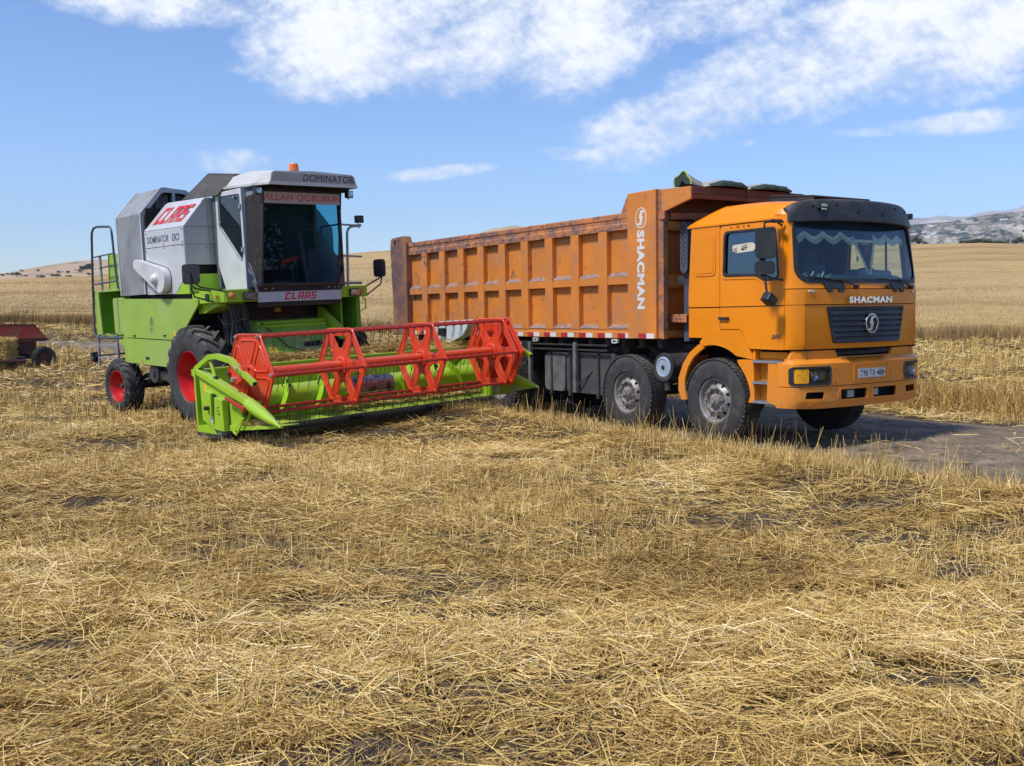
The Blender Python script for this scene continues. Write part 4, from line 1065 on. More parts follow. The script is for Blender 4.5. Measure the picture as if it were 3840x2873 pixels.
# --- rear platform box, tank, rear hood
b = MB()
b.plate([(-3.87, 2.29), (-3.66, 2.28), (-3.60, 1.49), (-3.83, 1.48)], SIDE(-1.37, -1), 0, .03)
b.box(-3.86, -2.66, -1.40, -.85, 2.262, 2.298); b.mat(1).box(-3.69, -3.66, -1.37, -.85, 1.50, 2.26); b.box(-3.66, -2.66, -.88, -.85, 1.45, 2.26); b.box(-3.66, -2.66, -1.34, -.85, 1.45, 1.475)
b.build('rear_box', [M['green_side'], M['green_shaded']], comb, bevel=.005)
b = MB(); b.plate(rr(-3.075, -2.66, 1.505, 2.14, .05), SIDE(-.95, -1), 0, .43); tk = b.build('side_tank', M['green_side'], comb, bevel=.04, seg=3)
b = MB(); b.plate(rr(-2.88, -2.85, 1.50, 2.145, .01), SIDE(-1.38, -1), 0, .008); b.build('tank_strap', M['galv'], tk)
b = MB(); b.plate([(-3.30, 2.94), (-2.6, 2.93), (-2.6, 2.30), (-3.36, 2.30)], SIDE(-1.05, -1), -1.9, .25); b.plate([(-3.29, 2.93), (-3.27, 2.93), (-3.34, 2.3), (-3.36, 2.3)], SIDE(-1.30, -1), 0, .02)
b.build('rear_hood', M['green_side'], comb, bevel=.01)
b = MB(); b.plate([(-4.5, 1.9), (-2.65, 2.25), (-2.65, 1.0), (-3.4, 1.0), (-4.5, 1.3)], SIDE(-.75, -1), -1.5, 0); b.build('straw_hood', M['green_side'], comb, bevel=.01)
b = MB(); y = -1.42
b.tube([(-2.69, y, 2.30), (-2.735, y, 2.55), (-2.79, y, 3.28), (-2.82, y, 3.36), (-2.89, y, 3.405), (-3.42, y, 3.445), (-3.58, y, 3.43), (-3.67, y, 3.37), (-3.70, y, 3.28), (-3.84, y, 2.33), (-3.90, y, 1.62), (-3.87, y, 1.49), (-3.79, y, 1.43), (-3.4, y, 1.43), (-2.68, y, 1.425)], .021, 10)
b.build('handrail', M['bluegrey'], comb)
b = MB(); b.tube([(-3.745, y, 2.905), (-2.77, y, 2.93)], .013, 8); b.tube([(-3.45, y, 2.70), (-2.76, y, 2.72)], .013, 8); b.tube([(-3.82, y, 2.41), (-2.71, y, 2.44)], .015, 8)
b.build('rail', M['bluegrey'], comb)
b = MB(); b.box(-3.49, -3.43, -1.41, -1.38, 2.28, 2.93); b.build('rail_post', M['galv'], comb, bevel=.004)
b = MB()
b.beam((-3.775, -1.41, 1.49), (-3.815, -1.41, .93), .05, .03, (0, 1, 0)); b.beam((-2.92, -1.41, 1.49), (-2.94, -1.41, 1.08), .05, .03, (0, 1, 0))
for z in (1.28, 1.06): b.box(-3.79, -2.93, -1.42, -1.38, z - .012, z + .02)
b.box(-3.55, -2.95, -.95, -.93, 1.0, 1.5)
b.build('ladder', M['galv'], comb, bevel=.003)
b = MB(); b.tube([(-2.7, -1.2, 1.16), (-3.3, -1.38, 1.12), (-3.95, -1.42, 1.10)], .02, 8); b.obox((-4.03, -1.42, 1.12), (.13, .10, .09)); b.lathe([(0, -.06), (.055, -.055), (.06, .05), (0, .06)], 16, (-4.0, -1.42, 1.03), 'x'); b.build('rear_lamp_arm', M['black'], comb, bevel=.008)

# --- engine screen housing
prof = [(-1.4, 2.165), (-1.4, 3.52), (-1.02, 3.95), (-.97, 3.97), (-.55, 3.93), (-.42, 3.84), (-.42, 2.165)]
YZ = lambda u, v, w: (w, u, v)
b = MB(); b.plate(prof, YZ, -2.61, -2.585); 
b.add([(x, p[0], p[1]) for x in (-2.60, -1.62) for p in prof], [(i, i + 1, 7 + i + 1, 7 + i) for i in range(6)])
scr = b.build('radiator_screen', M['screen'], comb, smooth=0)
inn = [(-1.335, 2.30), (-1.335, 3.49), (-1.0, 3.87), (-.95, 3.89), (-.80, 3.885), (-.80, 2.3)]
inn2 = [(-.76, 2.3), (-.76, 3.885), (-.58, 3.87), (-.48, 3.80), (-.48, 2.3)]
b = MB(); b.plate(prof, YZ, -1.64, -1.60, holes=[inn, inn2])
for x in (-2.61, -1.615):
    for (a, c) in zip(prof[:-2], prof[1:-1]):
        b.beam((x, a[0] - .004, a[1] + .002), (x, c[0] - .004, c[1] + .002), .035, .012, (0, -1, 1))
b.build('screen_frame', M['grey_hood'], scr, bevel=.003)
b = MB(); b.plate(inn, YZ, -1.80, -1.79); b.plate(inn2, YZ, -1.80, -1.79); b.box(-1.79, -1.70, -1.33, -.8, 3.42, 3.46); b.box(-1.79, -1.70, -1.33, -.8, 3.02, 3.06); b.box(-1.79, -1.73, -1.06, -1.03, 3.42, 3.86)
b.build('inner_screen', M['screen_in'], scr)
# --- grain tank hood
def hood(s):
    b = MB(); P = lambda *p: [(x, s * y, z) for x, y, z in p]
    def sheet(pts, t=.02):
        v = [Vector(p) for p in pts]; n = (v[1] - v[0]).cross(v[2] - v[0]).normalized() * t
        if n.y * s < 0: n = -n
        k = len(v); b.add(v + [p - n for p in v], [tuple(range(k)), tuple(range(2 * k - 1, k - 1, -1))] + [(i, (i + 1) % k, k + (i + 1) % k, k + i) for i in range(k)])
    sheet(P((-1.506, 1.4, 3.215), (-.077, 1.4, 3.19), (-.08, 1.0, 3.652), (-1.35, 1.0, 3.69), (-1.42, 1.03, 3.665)))
    o = b.build('sloped_hood_panel', M['grey_hood'], comb, bevel=.004)
    b = MB()
    b.plate([(-1.506, 3.205), (-1.506, 2.928), (-.077, 2.912), (-.077, 3.18)], SIDE(s * 1.38, s), 0, .02); mid = b.build('hood_side_panel', M['grey_hood'], comb, bevel=.004)
    b = MB(); b.plate([(-1.506, 2.918), (-1.538, 2.152), (-.49, 2.133), (-.165, 2.372), (-.077, 2.44), (-.077, 2.902)], SIDE(s * 1.38, s), 0, .02); b.build('hood_lower_panel', M['grey_hood'], comb, bevel=.004)
    b = MB(); b.plate([(-.478, 2.128), (.0, 2.118), (.0, 2.43), (-.07, 2.43), (-.155, 2.365)], SIDE(s * 1.38, s), 0, .02); b.build('green_corner_panel', M['green'], comb, bevel=.004)
    if s < 0:
        nrm = Vector((0, -.47, .39)).normalized(); up_ = Vector((0, .39, .47)).normalized()
        c_ = Vector((-.74, -1.205, 3.425)) + nrm * .0125
        blocktext('red_lettering', 'CLAAS', o, c_, (1, 0, -.02), up_, 1.16, .36, M['claas'], shear=.55)
        text('model_lettering', 'DOMINATOR', mid, (-1.005, -1.40, 3.045), (1, 0, -.012), (0, 0, 1), .80, .115, M['navy'], shear=.12, bold=.014, depth=.002, space=1.03)
        text('model_number', 'I3O', mid, (-.345, -1.40, 3.037), (1, 0, -.012), (0, 0, 1), .26, .115, M['navy'], shear=.12, bold=.008, depth=.002, space=.86)
hood(-1); hood(1)
b = MB(); fr = [(-1.39, 2.585), (-1.39, 3.185), (-1.0, 3.645), (1.0, 3.645), (1.39, 3.185), (1.39, 2.585)]
b.plate(fr, YZ, -.09, -.07)
for z in (3.185, 2.905): b.mat(1).plate([(-1.39, z - .003), (-.85, z - .003), (-.85, z + .003), (-1.39, z + .003)], YZ, -.0705, -.069)
b.plate([(-.975, 2.59), (-.970, 2.59), (-.970, 3.6), (-.975, 3.6)], YZ, -.0705, -.0685)
for y, z in ((-1.02, 2.86), (-.93, 2.86), (-.93, 2.72), (-1.05, 3.60)): b.plate(circ(y, z, .009, 8), YZ, -.07, -.062)
b.build('hood_front_panel', [M['grey_front_shaded'], M['chassis']], comb, bevel=.003)
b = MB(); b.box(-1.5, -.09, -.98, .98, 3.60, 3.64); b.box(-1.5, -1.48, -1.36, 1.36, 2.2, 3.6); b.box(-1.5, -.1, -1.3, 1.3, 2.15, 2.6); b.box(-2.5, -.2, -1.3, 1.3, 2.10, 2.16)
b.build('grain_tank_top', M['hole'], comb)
b = MB()
def quad(b, pts, t):
    v = [Vector(p) for p in pts]; n = (v[1] - v[0]).cross(v[2] - v[0]).normalized() * t; k = len(v)
    b.add(v + [p + n for p in v], [tuple(range(k)), tuple(range(2 * k - 1, k - 1, -1))] + [(i, (i + 1) % k, k + (i + 1) % k, k + i) for i in range(k)])
quad(b, [(-.93, -.95, 3.69), (.25, -.95, 3.645), (.60, -.78, 3.93), (-.27, -.80, 4.04)], .012)
quad(b, [(-.27, -.80, 4.052), (.60, -.78, 3.945), (.60, .3, 3.92), (-.35, .3, 4.02)], .012)
b.tube([(-.93, -.955, 3.69), (-.27, -.805, 4.045), (.60, -.785, 3.935)], .012, 6)
for k in range(7):
    t = (k + 1) / 8; b.tube([Vector((-.93, -.96, 3.69)).lerp(Vector((-.27, -.81, 4.04)), t), Vector((.25, -.96, 3.645)).lerp(Vector((.60, -.79, 3.93)), t)], .005, 5)
b.build('tank_lid', M['lid'], comb)
# --- auger drive cover
def capsule(c0, r0, c1, r1, n=14):
    c0 = Vector(c0); c1 = Vector(c1); d = c1 - c0; a = math.atan2(d.y, d.x); k = math.acos((r0 - r1) / d.length)
    o = [(c1.x + r1 * math.cos(a - k + 2 * k * i / n), c1.y + r1 * math.sin(a - k + 2 * k * i / n)) for i in range(n + 1)]
    o += [(c0.x + r0 * math.cos(a + k + (2 * PI - 2 * k) * i / n), c0.y + r0 * math.sin(a + k + (2 * PI - 2 * k) * i / n)) for i in range(n + 1)]
    return o
cp = capsule((-1.66, 2.665), .085, (-.80, 2.37), .205)
b = MB(); b.plate(cp, SIDE(-1.40, -1), 0, .13); cvr = b.build('drive_cover', M['cream'], comb, bevel=.03, seg=4)
b = MB(); b.lathe([(0, -.085), (.05, -.075), (.085, -.04), (.10, 0)], 20, (-.93, -1.53, 2.39)); b.build('cover_dome', M['cream'], cvr)
b = MB(); b.plate(capsule((-1.66, 2.665), .095, (-.80, 2.37), .215), SIDE(-1.40, -1), 0, .008); b.build('cover_gasket', M['chassis'], cvr)
# --- front deck, light boxes
b = MB()
deck = [(-.05, -1.20), (.0, -1.38), (.26, -1.38), (.55, -1.385), (.95, -1.285), (.95, -.76), (.0, -.76)]
b.plate([(.26, -1.375), (.56, -1.385), (.95, -1.285), (.95, -.76), (.26, -.76)], TOP(1.955), 0, .19)
o = b.build('light_box', M['green'], comb, bevel=.008)
b = MB(); b.plate([(.24, .76), (.24, 1.335), (.95, 1.335), (.95, .80)], TOP(1.965), 0, .185); o2 = b.build('light_box', M['green'], comb, bevel=.008)
for ob, ys, sg in ((o, (-1.195, -.905, -.81), -1), (o2, (1.19, 1.055, 1.05), 1)):
    b = MB(); b.box(.952, 1.01, ys[1] - .10, ys[1] + .10, 1.975, 2.105); l_ = b.build('work_light', M['black'], ob, bevel=.012)
    b = MB(); b.box(1.01, 1.014, ys[1] - .085, ys[1] + .085, 1.99, 2.09); b.build('lens', M['lens'], l_)
    b = MB(); b.lathe([(.055, .0), (.052, .025), (.03, .045), (0, .05)], 18, (.952, ys[0], 2.05), 'x'); b.build('turn_signal', M['amber_dim'], ob)
b = MB(); b.obox((.765, -1.335, 2.045), (.05, .012, .04), Matrix.Rotation(R(14), 3, 'Z')); b.build('side_marker', M['orange_lens'], o)
b = MB(); b.box(.50, .60, -1.40, -1.388, 2.0, 2.10); b.build('switch_plate', M['black'], o)
b = MB()
b.box(-.04, .0, -1.37, -.76, 2.12, 2.43); b.plate([(-.1, 1.86), (.25, 1.95), (.25, 2.12), (-.1, 2.12)], SIDE(-1.30, -1), -.45, .06); b.box(.05, .26, -1.30, -.8, 1.80, 1.955); b.plate([(.05, 1.80), (.26, 1.80), (.7, 1.90), (.7, 1.955), (.05, 1.955)], SIDE(-.85, -1), 0, .45)
b.build('deck_panel', M['green'], comb, bevel=.005)
b = MB(); b.box(.94, .985, -.755, .785, 1.935, 2.095); bar = b.build('front_bar', mat('pale lilac sheet', (.50, .49, .56), .45, fine=.04), comb, bevel=.006)
blocktext('bar_lettering', 'CLAAS', bar, (.9855, .015, 2.018), (0, 1, 0), (0, 0, 1), .61, .115, M['claas'], shear=.35)
b = MB(); b.box(.90, .99, -.80, .80, 2.10, 2.19); b.box(.25, .95, -.76, .78, 1.86, 1.93); b.box(.3, .34, -.76, .8, 1.3, 1.95); b.box(.1, .95, -.9, .9, 2.10, 2.14)
cf_ = b.build('front_bulkhead', mat('dark bulkhead', (.016, .013, .012), .6, col2=(.035, .025, .02), scale=4), comb)
for y in (-.62, -.5, .55, .66, .74): 
    b = MB(); b.lathe([(0, .008), (.014, .006), (.016, 0)], 8, (.99, y, 2.145), 'x'); b.build('bolt', M['galv'], cf_)
b = MB(); YZF = FRONT(.342)
b.plate(circ(-.02, 1.66, .075, 28), YZF, 0, .002, holes=[circ(-.02, 1.66, .063, 28)]); b.plate([(-.025, 1.57), (-.015, 1.57), (-.015, 1.75), (-.025, 1.75)], YZF, 0, .003); b.plate([(-.10, 1.655), (.06, 1.655), (.06, 1.665), (-.10, 1.665)], YZF, 0, .004)
b.build('stencil_mark', mat('faded maroon stencil', (.12, .025, .02), .7), cf_, smooth=0)
text('stencil_letters', '\u0426\u0422', cf_, (.343, -.24, 1.71), (0, 1, 0), (0, 0, 1), .16, .11, bpy.data.materials['faded maroon stencil'], depth=.002)
b = MB(); b.plate(rr(-.10, .01, 1.775, 1.84, .004), YZF, 0, .003); b.build('warning_sticker', M['yellow'], cf_)
# far side column and grab handle
b = MB(); b.box(.15, .82, .86, .90, 1.45, 1.965); b.box(.15, .85, 1.16, 1.245, 1.42, 1.965); b.build('far_column', M['green_shaded'], comb, bevel=.005)
b = MB(); b.tube([(.93, 1.24, 1.95), (.95, 1.29, 1.92), (.95, 1.285, 1.78), (.90, 1.22, 1.72)], .012, 7); b.build('grab_handle', M['green'], comb)
b = MB(); quad(b, [(.48, .74, 1.84), (.44, .74, 1.60), (1.10, .74, 1.28), (1.16, .74, 1.42)], .10); b.build('lift_arm', M['green'], comb, bevel=.006)
b = MB()
for k in range(9):
    a = rng.uniform(-1, 1, 6); yy = -.82 - .04 * k
    b.tube([(.75, yy, 1.93), (.80 + .05 * a[0], yy - .03 * a[1], 1.65), (.85 + .1 * a[2], yy + .06 * a[3], 1.35), (1.0, yy + .15 * a[4], 1.05), (1.1, yy + .2, .9)], .010 + .006 * (k % 3), 6)
b.box(.35, .5, -1.05, -.9, 1.0, 1.9); b.box(.6, .75, -.95, -.84, .9, 1.5); b.tube([(.4, -1.15, 1.75), (.7, -1.2, 1.6), (1.0, -1.0, 1.7)], .012, 6)
b.build('hydraulic_hose', M['chassis'], comb)

# --- cab
ZB, ZT = 2.13, 3.70
win = roundpoly([(.20, 3.625), (.86, 3.61), (.868, 2.66), (.835, 2.60), (.79, 2.62), (.185, 3.17)], .05, 4)
for s in (-1, 1):
    b = MB(); b.plate([(.10, 3.70), (.92, 3.70), (.92, 2.15), (.26, 2.16), (.07, 2.55)], SIDE(s * .885, s), 0, .02, holes=[win])
    d = b.build('cab_door', M['white'], comb, bevel=.006)
    b = MB(); b.plate(win, SIDE(s * .89, s), 0, 0); b.build('door_glass', glass('navy door glass', (.30, .38, .42), .10) if s < 0 else M['teal_glass'], d)
    b = MB(); wo_ = roundpoly([(.19, 3.635), (.87, 3.62), (.878, 2.655), (.838, 2.588), (.783, 2.61), (.175, 3.165)], .05, 4)
    b.plate(wo_, SIDE(s * .905, s), 0, .006, holes=[win]); b.build('glass_seal', M['bluegrey'], d)
    if s < 0:
        b = MB()
        for x, z in ((.69, 3.57), (.21, 3.22)): b.lathe([(0, -.03), (.02, -.02), (.022, 0)], 10, (x, -.905, z))
        for z in (3.42, 2.76): b.box(.86, .91, -.93, -.905, z - .035, z + .035)
        b.build('door_fitting', M['galv'], d)
# chamfer corner glass
def tube4(b, a, c, w): b.beam(a, c, w, w)
for s in (-1, 1):
    A0, A1 = (.94, s * .90, 2.16), (.94, s * .90, 3.70); B0, B1 = (1.03, s * .715, 2.19), (1.255, s * .715, 3.70)
    b = MB()
    def ch(u, v, w):   # u 0..1 from side to windscreen, v 0..1 up
        p = Vector(A0).lerp(Vector(A1), v).lerp(Vector(B0).lerp(Vector(B1), v), u); return p + Vector((.7, s * .7, 0)) * w
    b.plate([(0, 0), (1, 0), (1, 1), (0, 1)], ch, -.02, 0, holes=[roundpoly([(.10, .16), (.94, .04), (.94, .97), (.16, .955)], .05, 4)])
    c_ = b.build('corner_frame', M['bluegrey'], comb, bevel=.003)
    b = MB(); b.plate(roundpoly([(.10, .16), (.94, .04), (.94, .97), (.16, .955)], .05, 4), ch, -.010, -.010)
    b.build('corner_glass', M['teal_glass'] if s > 0 else glass('blue corner glass', (.30, .42, .52), .30), c_)
# windscreen
def wsp(u, v, w): # u across (y), v 0..1 up
    return (1.04 + .215 * v + w, u, 2.18 + (3.69 - 2.18) * v)
b = MB(); b.plate([(-.715, 0), (.715, 0), (.715, 1), (-.715, 1)], wsp, -.01, .01, holes=[[(-.69, .03), (.69, .03), (.69, .955), (-.69, .955)]]); fr_ = b.build('windscreen_frame', M['black'], comb)
b = MB(); b.plate([(-.69, .03), (.69, .03), (.69, .955), (-.69, .955)], wsp, 0, 0); wsg = b.build('windscreen', M['dark_glass'], comb)
b = MB(); b.plate([(-.69, .84), (.69, .84), (.69, .953), (-.69, .953)], wsp, .003, .005); bn = b.build('windscreen_banner', M['banner'], comb)
c_ = wsp(0, .895, .006)
text('banner_lettering', 'ALLAH QORUSUN', bn, c_, (0, 1, 0), (.14, 0, 1), 1.40, .115, M['banner_ink'], bold=.035, depth=.001, space=1.05)
b = MB()
for u in (-.665, .665):
    for v in (.20, .78): 
        p = wsp(u, v, .01); b.lathe([(0, .02), (.018, .018), (.024, 0)], 10, p, 'x')
b.build('glass_clamp', M['black'], fr_)
b = MB(); b.obox((1.0, -.80, 2.18), (.03, .03, .20), Matrix.Rotation(.3, 3, 'X')); b.beam((1.02, -.79, 2.22), (.98, -.87, 2.55), .03, .02); b.build('bracket', M['galv'], fr_)
b = MB(); b.box(.0, .10, -.9, .9, 2.2, 3.70); b.box(.1, .92, -.88, .88, 2.13, 2.19); b.box(.1, 1.25, -.88, .88, 3.69, 3.705)
b.build('cab_rear_wall', mat('cab back wall', (.09, .11, .105), .8, fine=.2), comb)
for s in (-1, 1):
    b = MB(); b.box(.885, .94, s * .88 - .02, s * .88 + .02, 2.15, 3.7); b.build('cab_post', M['bluegrey'], comb)
b = MB(); b.box(.30, .75, -.42, .10, 2.45, 2.62); b.plate(rr(-.42, .10, 2.6, 3.22, .1), lambda u, v, w: (.28 + w - (v - 2.6) * .15, u, v), 0, .14); b.build('driver_seat', M['cover'], comb, bevel=.04)
b = MB(); b.plate([(-.2, 2.52), (.14, 2.60), (.14, 2.68), (-.2, 2.60)], lambda u, v, w: (.78 + w, u, v), 0, .03); b.build('red_cushion', M['red_dark'], comb)
b = MB(); b.tube([(.98, .16, 2.2), (.86, .14, 2.9), (.84, .14, 3.05)], .035, 8); b.lathe([(.17, 0), (.185, .015), (.20, 0), (.185, -.015), (.17, 0)], 24, (.82, .14, 3.07), 'z'); b.box(.65, 1.0, .125, .155, 3.06, 3.08)
b.box(.5, .8, .3, .5, 2.2, 2.75); b.tube([(.7, .25, 2.6), (.75, .27, 3.0)], .015, 6); b.tube([(1.0, -.1, 2.22), (1.05, -.2, 2.5)], .01, 5); b.box(.85, 1.02, -.4, -.15, 2.19, 2.25)
b.build('steering_column', M['interior'], comb)
# roof
def roofc(i, j):
    st = [(-.035, .90, 3.775, 3.79, .90), (-.03, .90, 3.775, 3.80, .90), (.10, .90, 3.77, 3.90, .84), (.21, .90, 3.768, 3.92, .82), (.9, .885, 3.75, 3.955, .78), (1.45, .83, 3.728, 3.915, .74), (1.585, .80, 3.722, 3.895, .735)]
    k = round(i * 6); x, w, z0, z1, wt = st[k]
    pr = [(-w, z0 - .035), (-w, z0), (-w + .02, z0 + .01), (-wt - .01, z1 - .03), (-wt + .04, z1 - .005), (0, z1 + .02), (wt - .04, z1 - .005), (wt + .01, z1 - .03), (w - .02, z0 + .01), (w, z0), (w, z0 - .035)]
    p = pr[round(j * 10)]; return (x, p[0], p[1])
b = MB(); b.grid(roofc, 6, 10)
b.add([roofc(0, j / 10) for j in range(11)], [tuple(range(11))])
roof = b.build('cab_roof', M['roofc'], comb, smooth=22)
b = MB(); fo = [roofc(1, j / 10) for j in range(11)]; fo2 = [(p[1], p[2]) for p in fo]
b.plate(fo2, YZ, 1.583, 1.595, holes=[]); b.mat(1).plate([(-.77, 3.74), (-.71, 3.872), (.71, 3.872), (.77, 3.74)], YZ, 1.595, 1.598)
rf = b.build('roof_front', [M['roofc'], M['roof_front']], roof, bevel=.004)
text('roof_lettering', 'DOMINATOR', rf, (1.5985, .255, 3.808), (0, 1, 0), (0, 0, 1), .93, .105, M['ink'], shear=.2, bold=.0, depth=.002, space=1.06)
b = MB(); b.plate([(-.02, -.86), (-.02, .86), (1.55, .77), (1.55, -.77)], TOP(3.70), 0, .02); b.box(1.24, 1.36, -.72, .72, 3.64, 3.70); b.build('roof_underside', M['hole'], roof)
b = MB(); b.lathe([(0, 0), (.075, 0), (.078, .02), (.072, .10), (.06, .12), (0, .125)], 22, (1.25, -.14, 3.945), 'z'); b.mat(1).lathe([(0, -.02), (.085, -.02), (.085, .0), (0, .0)], 20, (1.25, -.14, 3.95), 'z'); b.build('beacon', [M['orange_lens'], M['black']], comb)
for y in (-.83, .83):
    b = MB(); b.obox((1.30, y, 3.62), (.09, .11, .11)); b.tube([(1.26, y, 3.70), (1.25, y, 3.56), (1.29, y, 3.55)], .01, 6); l_ = b.build('roof_lamp', M['black'], comb, bevel=.012)
    b = MB(); b.box(1.346, 1.35, y - .045, y + .045, 3.577, 3.663); b.build('lens', M['lens'], l_)
    if y < 0: 
        b = MB(); b.tube([(1.28, y - .05, 3.58), (1.27, y - .09, 3.48), (1.29, y - .03, 3.43), (1.3, y + .06, 3.45), (1.3, y + .09, 3.56), (1.28, y + .10, 3.66)], .006, 5); b.build('lamp_cable', M['black'], l_)
# far rails and lamp
b = MB(); x = .88
b.tube([(x, 1.0, 2.15), (x, 1.04, 3.02), (x, 1.06, 3.09), (x, 1.12, 3.14), (x, 1.33, 3.165)], .022, 8); b.tube([(x, .90, 3.175), (x, 1.33, 3.16)], .016, 8); b.tube([(x - .6, .92, 2.16), (x - .6, .93, 3.18), (x, .92, 3.18)], .018, 8)
b.tube([(x, .92, 2.655), (x, 1.31, 2.64)], .016, 8); b.tube([(x, .82, 2.20), (x, 1.28, 2.195)], .022, 8)
b.tube([(x - .6, .93, 2.65), (x, .92, 2.65)], .014, 8)
b.build('far_rail', M['galv'], comb)
b = MB(); b.obox((x + .02, 1.285, 3.265), (.09, .13, .12)); b.tube([(x, 1.27, 3.20), (x, 1.27, 3.13), (x, 1.30, 3.13)], .01, 6); b.build('far_lamp', M['black'], comb, bevel=.012)
# mirrors
b = MB(); b.tube([(.62, -1.36, 2.14), (.70, -1.66, 2.19), (.74, -1.73, 2.24), (.72, -1.73, 2.42)], .013, 7); b.tube([(.95, -1.28, 2.12), (.82, -1.62, 2.20), (.76, -1.73, 2.30)], .013, 7); b.tube([(.70, -1.36, 1.97), (.60, -1.62, 2.06), (.70, -1.72, 2.22)], .013, 7); b.build('mirror_arm', M['black'], comb)
b = MB(); b.plate(rr(-.135, .135, 2.25, 2.555, .055, 5), lambda u, v, w: (.695 + u * .78 - w * .5, -1.70 + u * .60 + w * .7, v), -.025, .025); b.build('mirror', M['black'], comb, bevel=.015, seg=3)
b = MB(); b.tube([(.93, 1.33, 2.14), (.93, 1.62, 2.27), (.93, 1.67, 2.30), (.93, 1.675, 2.50)], .013, 7); b.tube([(.93, 1.33, 1.985), (.93, 1.64, 2.17), (.93, 1.67, 2.30)], .013, 7); b.build('mirror_arm', M['black'], comb)
b = MB(); b.plate(rr(-.13, .13, 2.29, 2.59, .06, 5), lambda u, v, w: (.93 + u * .9, 1.63 + u * .12 + w, v), -.03, .03); b.build('mirror', M['black'], comb, bevel=.015, seg=3)

# --- tractor tyres
def lug_wheel(name, Rr, w, rim, nl, lugh, lugw):
    b = MB(); h = w / 2; rc = Rr - lugh
    prof = [(rim, -h * .78), (rim + .02, -h * .90), (rim + (rc - rim) * .35, -h * 1.02), (rim + (rc - rim) * .65, -h * 1.02), (rc - .06, -h * .93), (rc - .02, -h * .80), (rc, -h * .4), (rc + .005, 0)]
    prof = prof + [(r, -y) for r, y in reversed(prof[:-1])]
    b.lathe(prof, 64)
    def rad(y):
        t = abs(y) / h
        return rc + .005 - .035 * t ** 2.2 - (.09 * (t - .88) / .2 if t > .88 else 0)
    for s in (-1, 1):
        for k in range(nl):
            a0 = 2 * PI * (k + (0 if s < 0 else .5)) / nl
            st = []
            for q, t in enumerate((-.06, .2, .5, .78, .95, 1.04)):
                y = s * h * t; a = a0 + .34 * max(t, 0) ** .9 * (.8 / Rr) - (.05 if t > .9 else 0)
                r0 = rad(y) - .02; r1 = rad(y) + (lugh if t < 1 else lugh * .55); hw = lugw * (.85 + .35 * t)
                st.append([(r0, a - hw * 1.25), (r1, a - hw * .75), (r1, a + hw * .75), (r0, a + hw * 1.25)] if True else None); st[-1] = [(r * math.cos(g), y, r * math.sin(g)) for r, g in st[-1]]
            vs = [p for g in st for p in g]; n = len(st)
            fs = [(4 * i + j, 4 * i + j + 1, 4 * i + 5 + j, 4 * i + 4 + j) for i in range(n - 1) for j in range(3)] + [(0, 1, 2, 3), (4 * n - 1, 4 * n - 2, 4 * n - 3, 4 * n - 4)]
            b.add(vs, fs)
    t_ = b.build(name, M['rubber_dusty'], None, smooth=35)
    b = MB()
    b.lathe([(rim + .01, -h * .74), (rim + .015, -h * .82), (rim - .008, -h * .84), (rim - .02, -h * .72), (rim - .03, -h * .45), (rim - .055, -h * .10), (rim - .07, h * .10), (rim * .55, h * .02), (rim * .42, -h * .02), (rim * .36, h * .02), (.0, h * .02)], 48)
    for k in range(8):
        a = 2 * PI * k / 8; c = (rim * .45 * math.cos(a), -h * .02, rim * .45 * math.sin(a)); b.cyl(c, (c[0], -h * .02 - .035, c[2]), .014, 6)
    b.mat(1).lathe([(0, -h * .45), (rim * .13, -h * .43), (rim * .16, -h * .25), (rim * .2, 0)], 16)
    b.build('rim', [M['red_rim'], M['chassis']], t_, smooth=30)
    return t_
fw = lug_wheel('wheel', .805, .46, .405, 19, .05, .042)
fw.parent = comb; fw.location = (0, -1.315, .82)
copy_part(fw, comb, (0, 1.315, .82), rot=(0, .13, PI))
rw = lug_wheel('wheel', .50, .34, .285, 19, .028, .055)
rw.parent = comb; rw.location = (-2.95, -1.33, .56); rw.rotation_euler = (0, .4, R(3))
copy_part(rw, comb, (-2.95, 1.33, .56), rot=(0, .5, PI))

# --- feeder house
b = MB(); b.plate([(.52, 1.66), (.70, 1.61), (1.13, 1.02), (2.58, .66), (2.58, .30), (.52, .80)], SIDE(-.69, -1), -1.31, 0)
fh = b.build('feeder_house', M['green_dusty'], comb, bevel=.01)
fs_ = lambda u, v, w: (.70 + .43 * v + .80 * w, u, 1.61 - .59 * v + .59 * w)      # u across, v 0..1 down the sloping face
b = MB(); b.plate([(-.60, .10), (.58, .10), (.58, .16), (-.60, .16)], fs_, 0, .04); b.plate([(-.66, -.02), (.60, -.02), (.60, .06), (-.66, .06)], fs_, 0, .02); b.build('feeder_ridge', M['green'], fh, bevel=.004)
b = MB(); b.plate(roundpoly([(.02, .60), (.34, .56), (.40, .64), (.30, .70), (.0, .70)], .03, 3), fs_, 0, .012); b.build('black_patch', M['hole'], fh)
b = MB(); b.plate([(-.64, .66), (-.50, .66), (-.50, .92), (-.64, .92)], fs_, .001, .006); b.build('warning_sticker', M['yellow'], fh)
b = MB(); b.plate([(.0, .50), (.16, .50), (.16, .54), (.0, .54)], fs_, .001, .006); b.build('warning_sticker', M['yellow'], fh)
b = MB(); b.tube([fs_(-.60, .02, .03), fs_(-.45, .35, .03), fs_(-.30, .70, .03), fs_(.15, .98, .05)], .012, 6); b.build('hose', M['black'], fh)
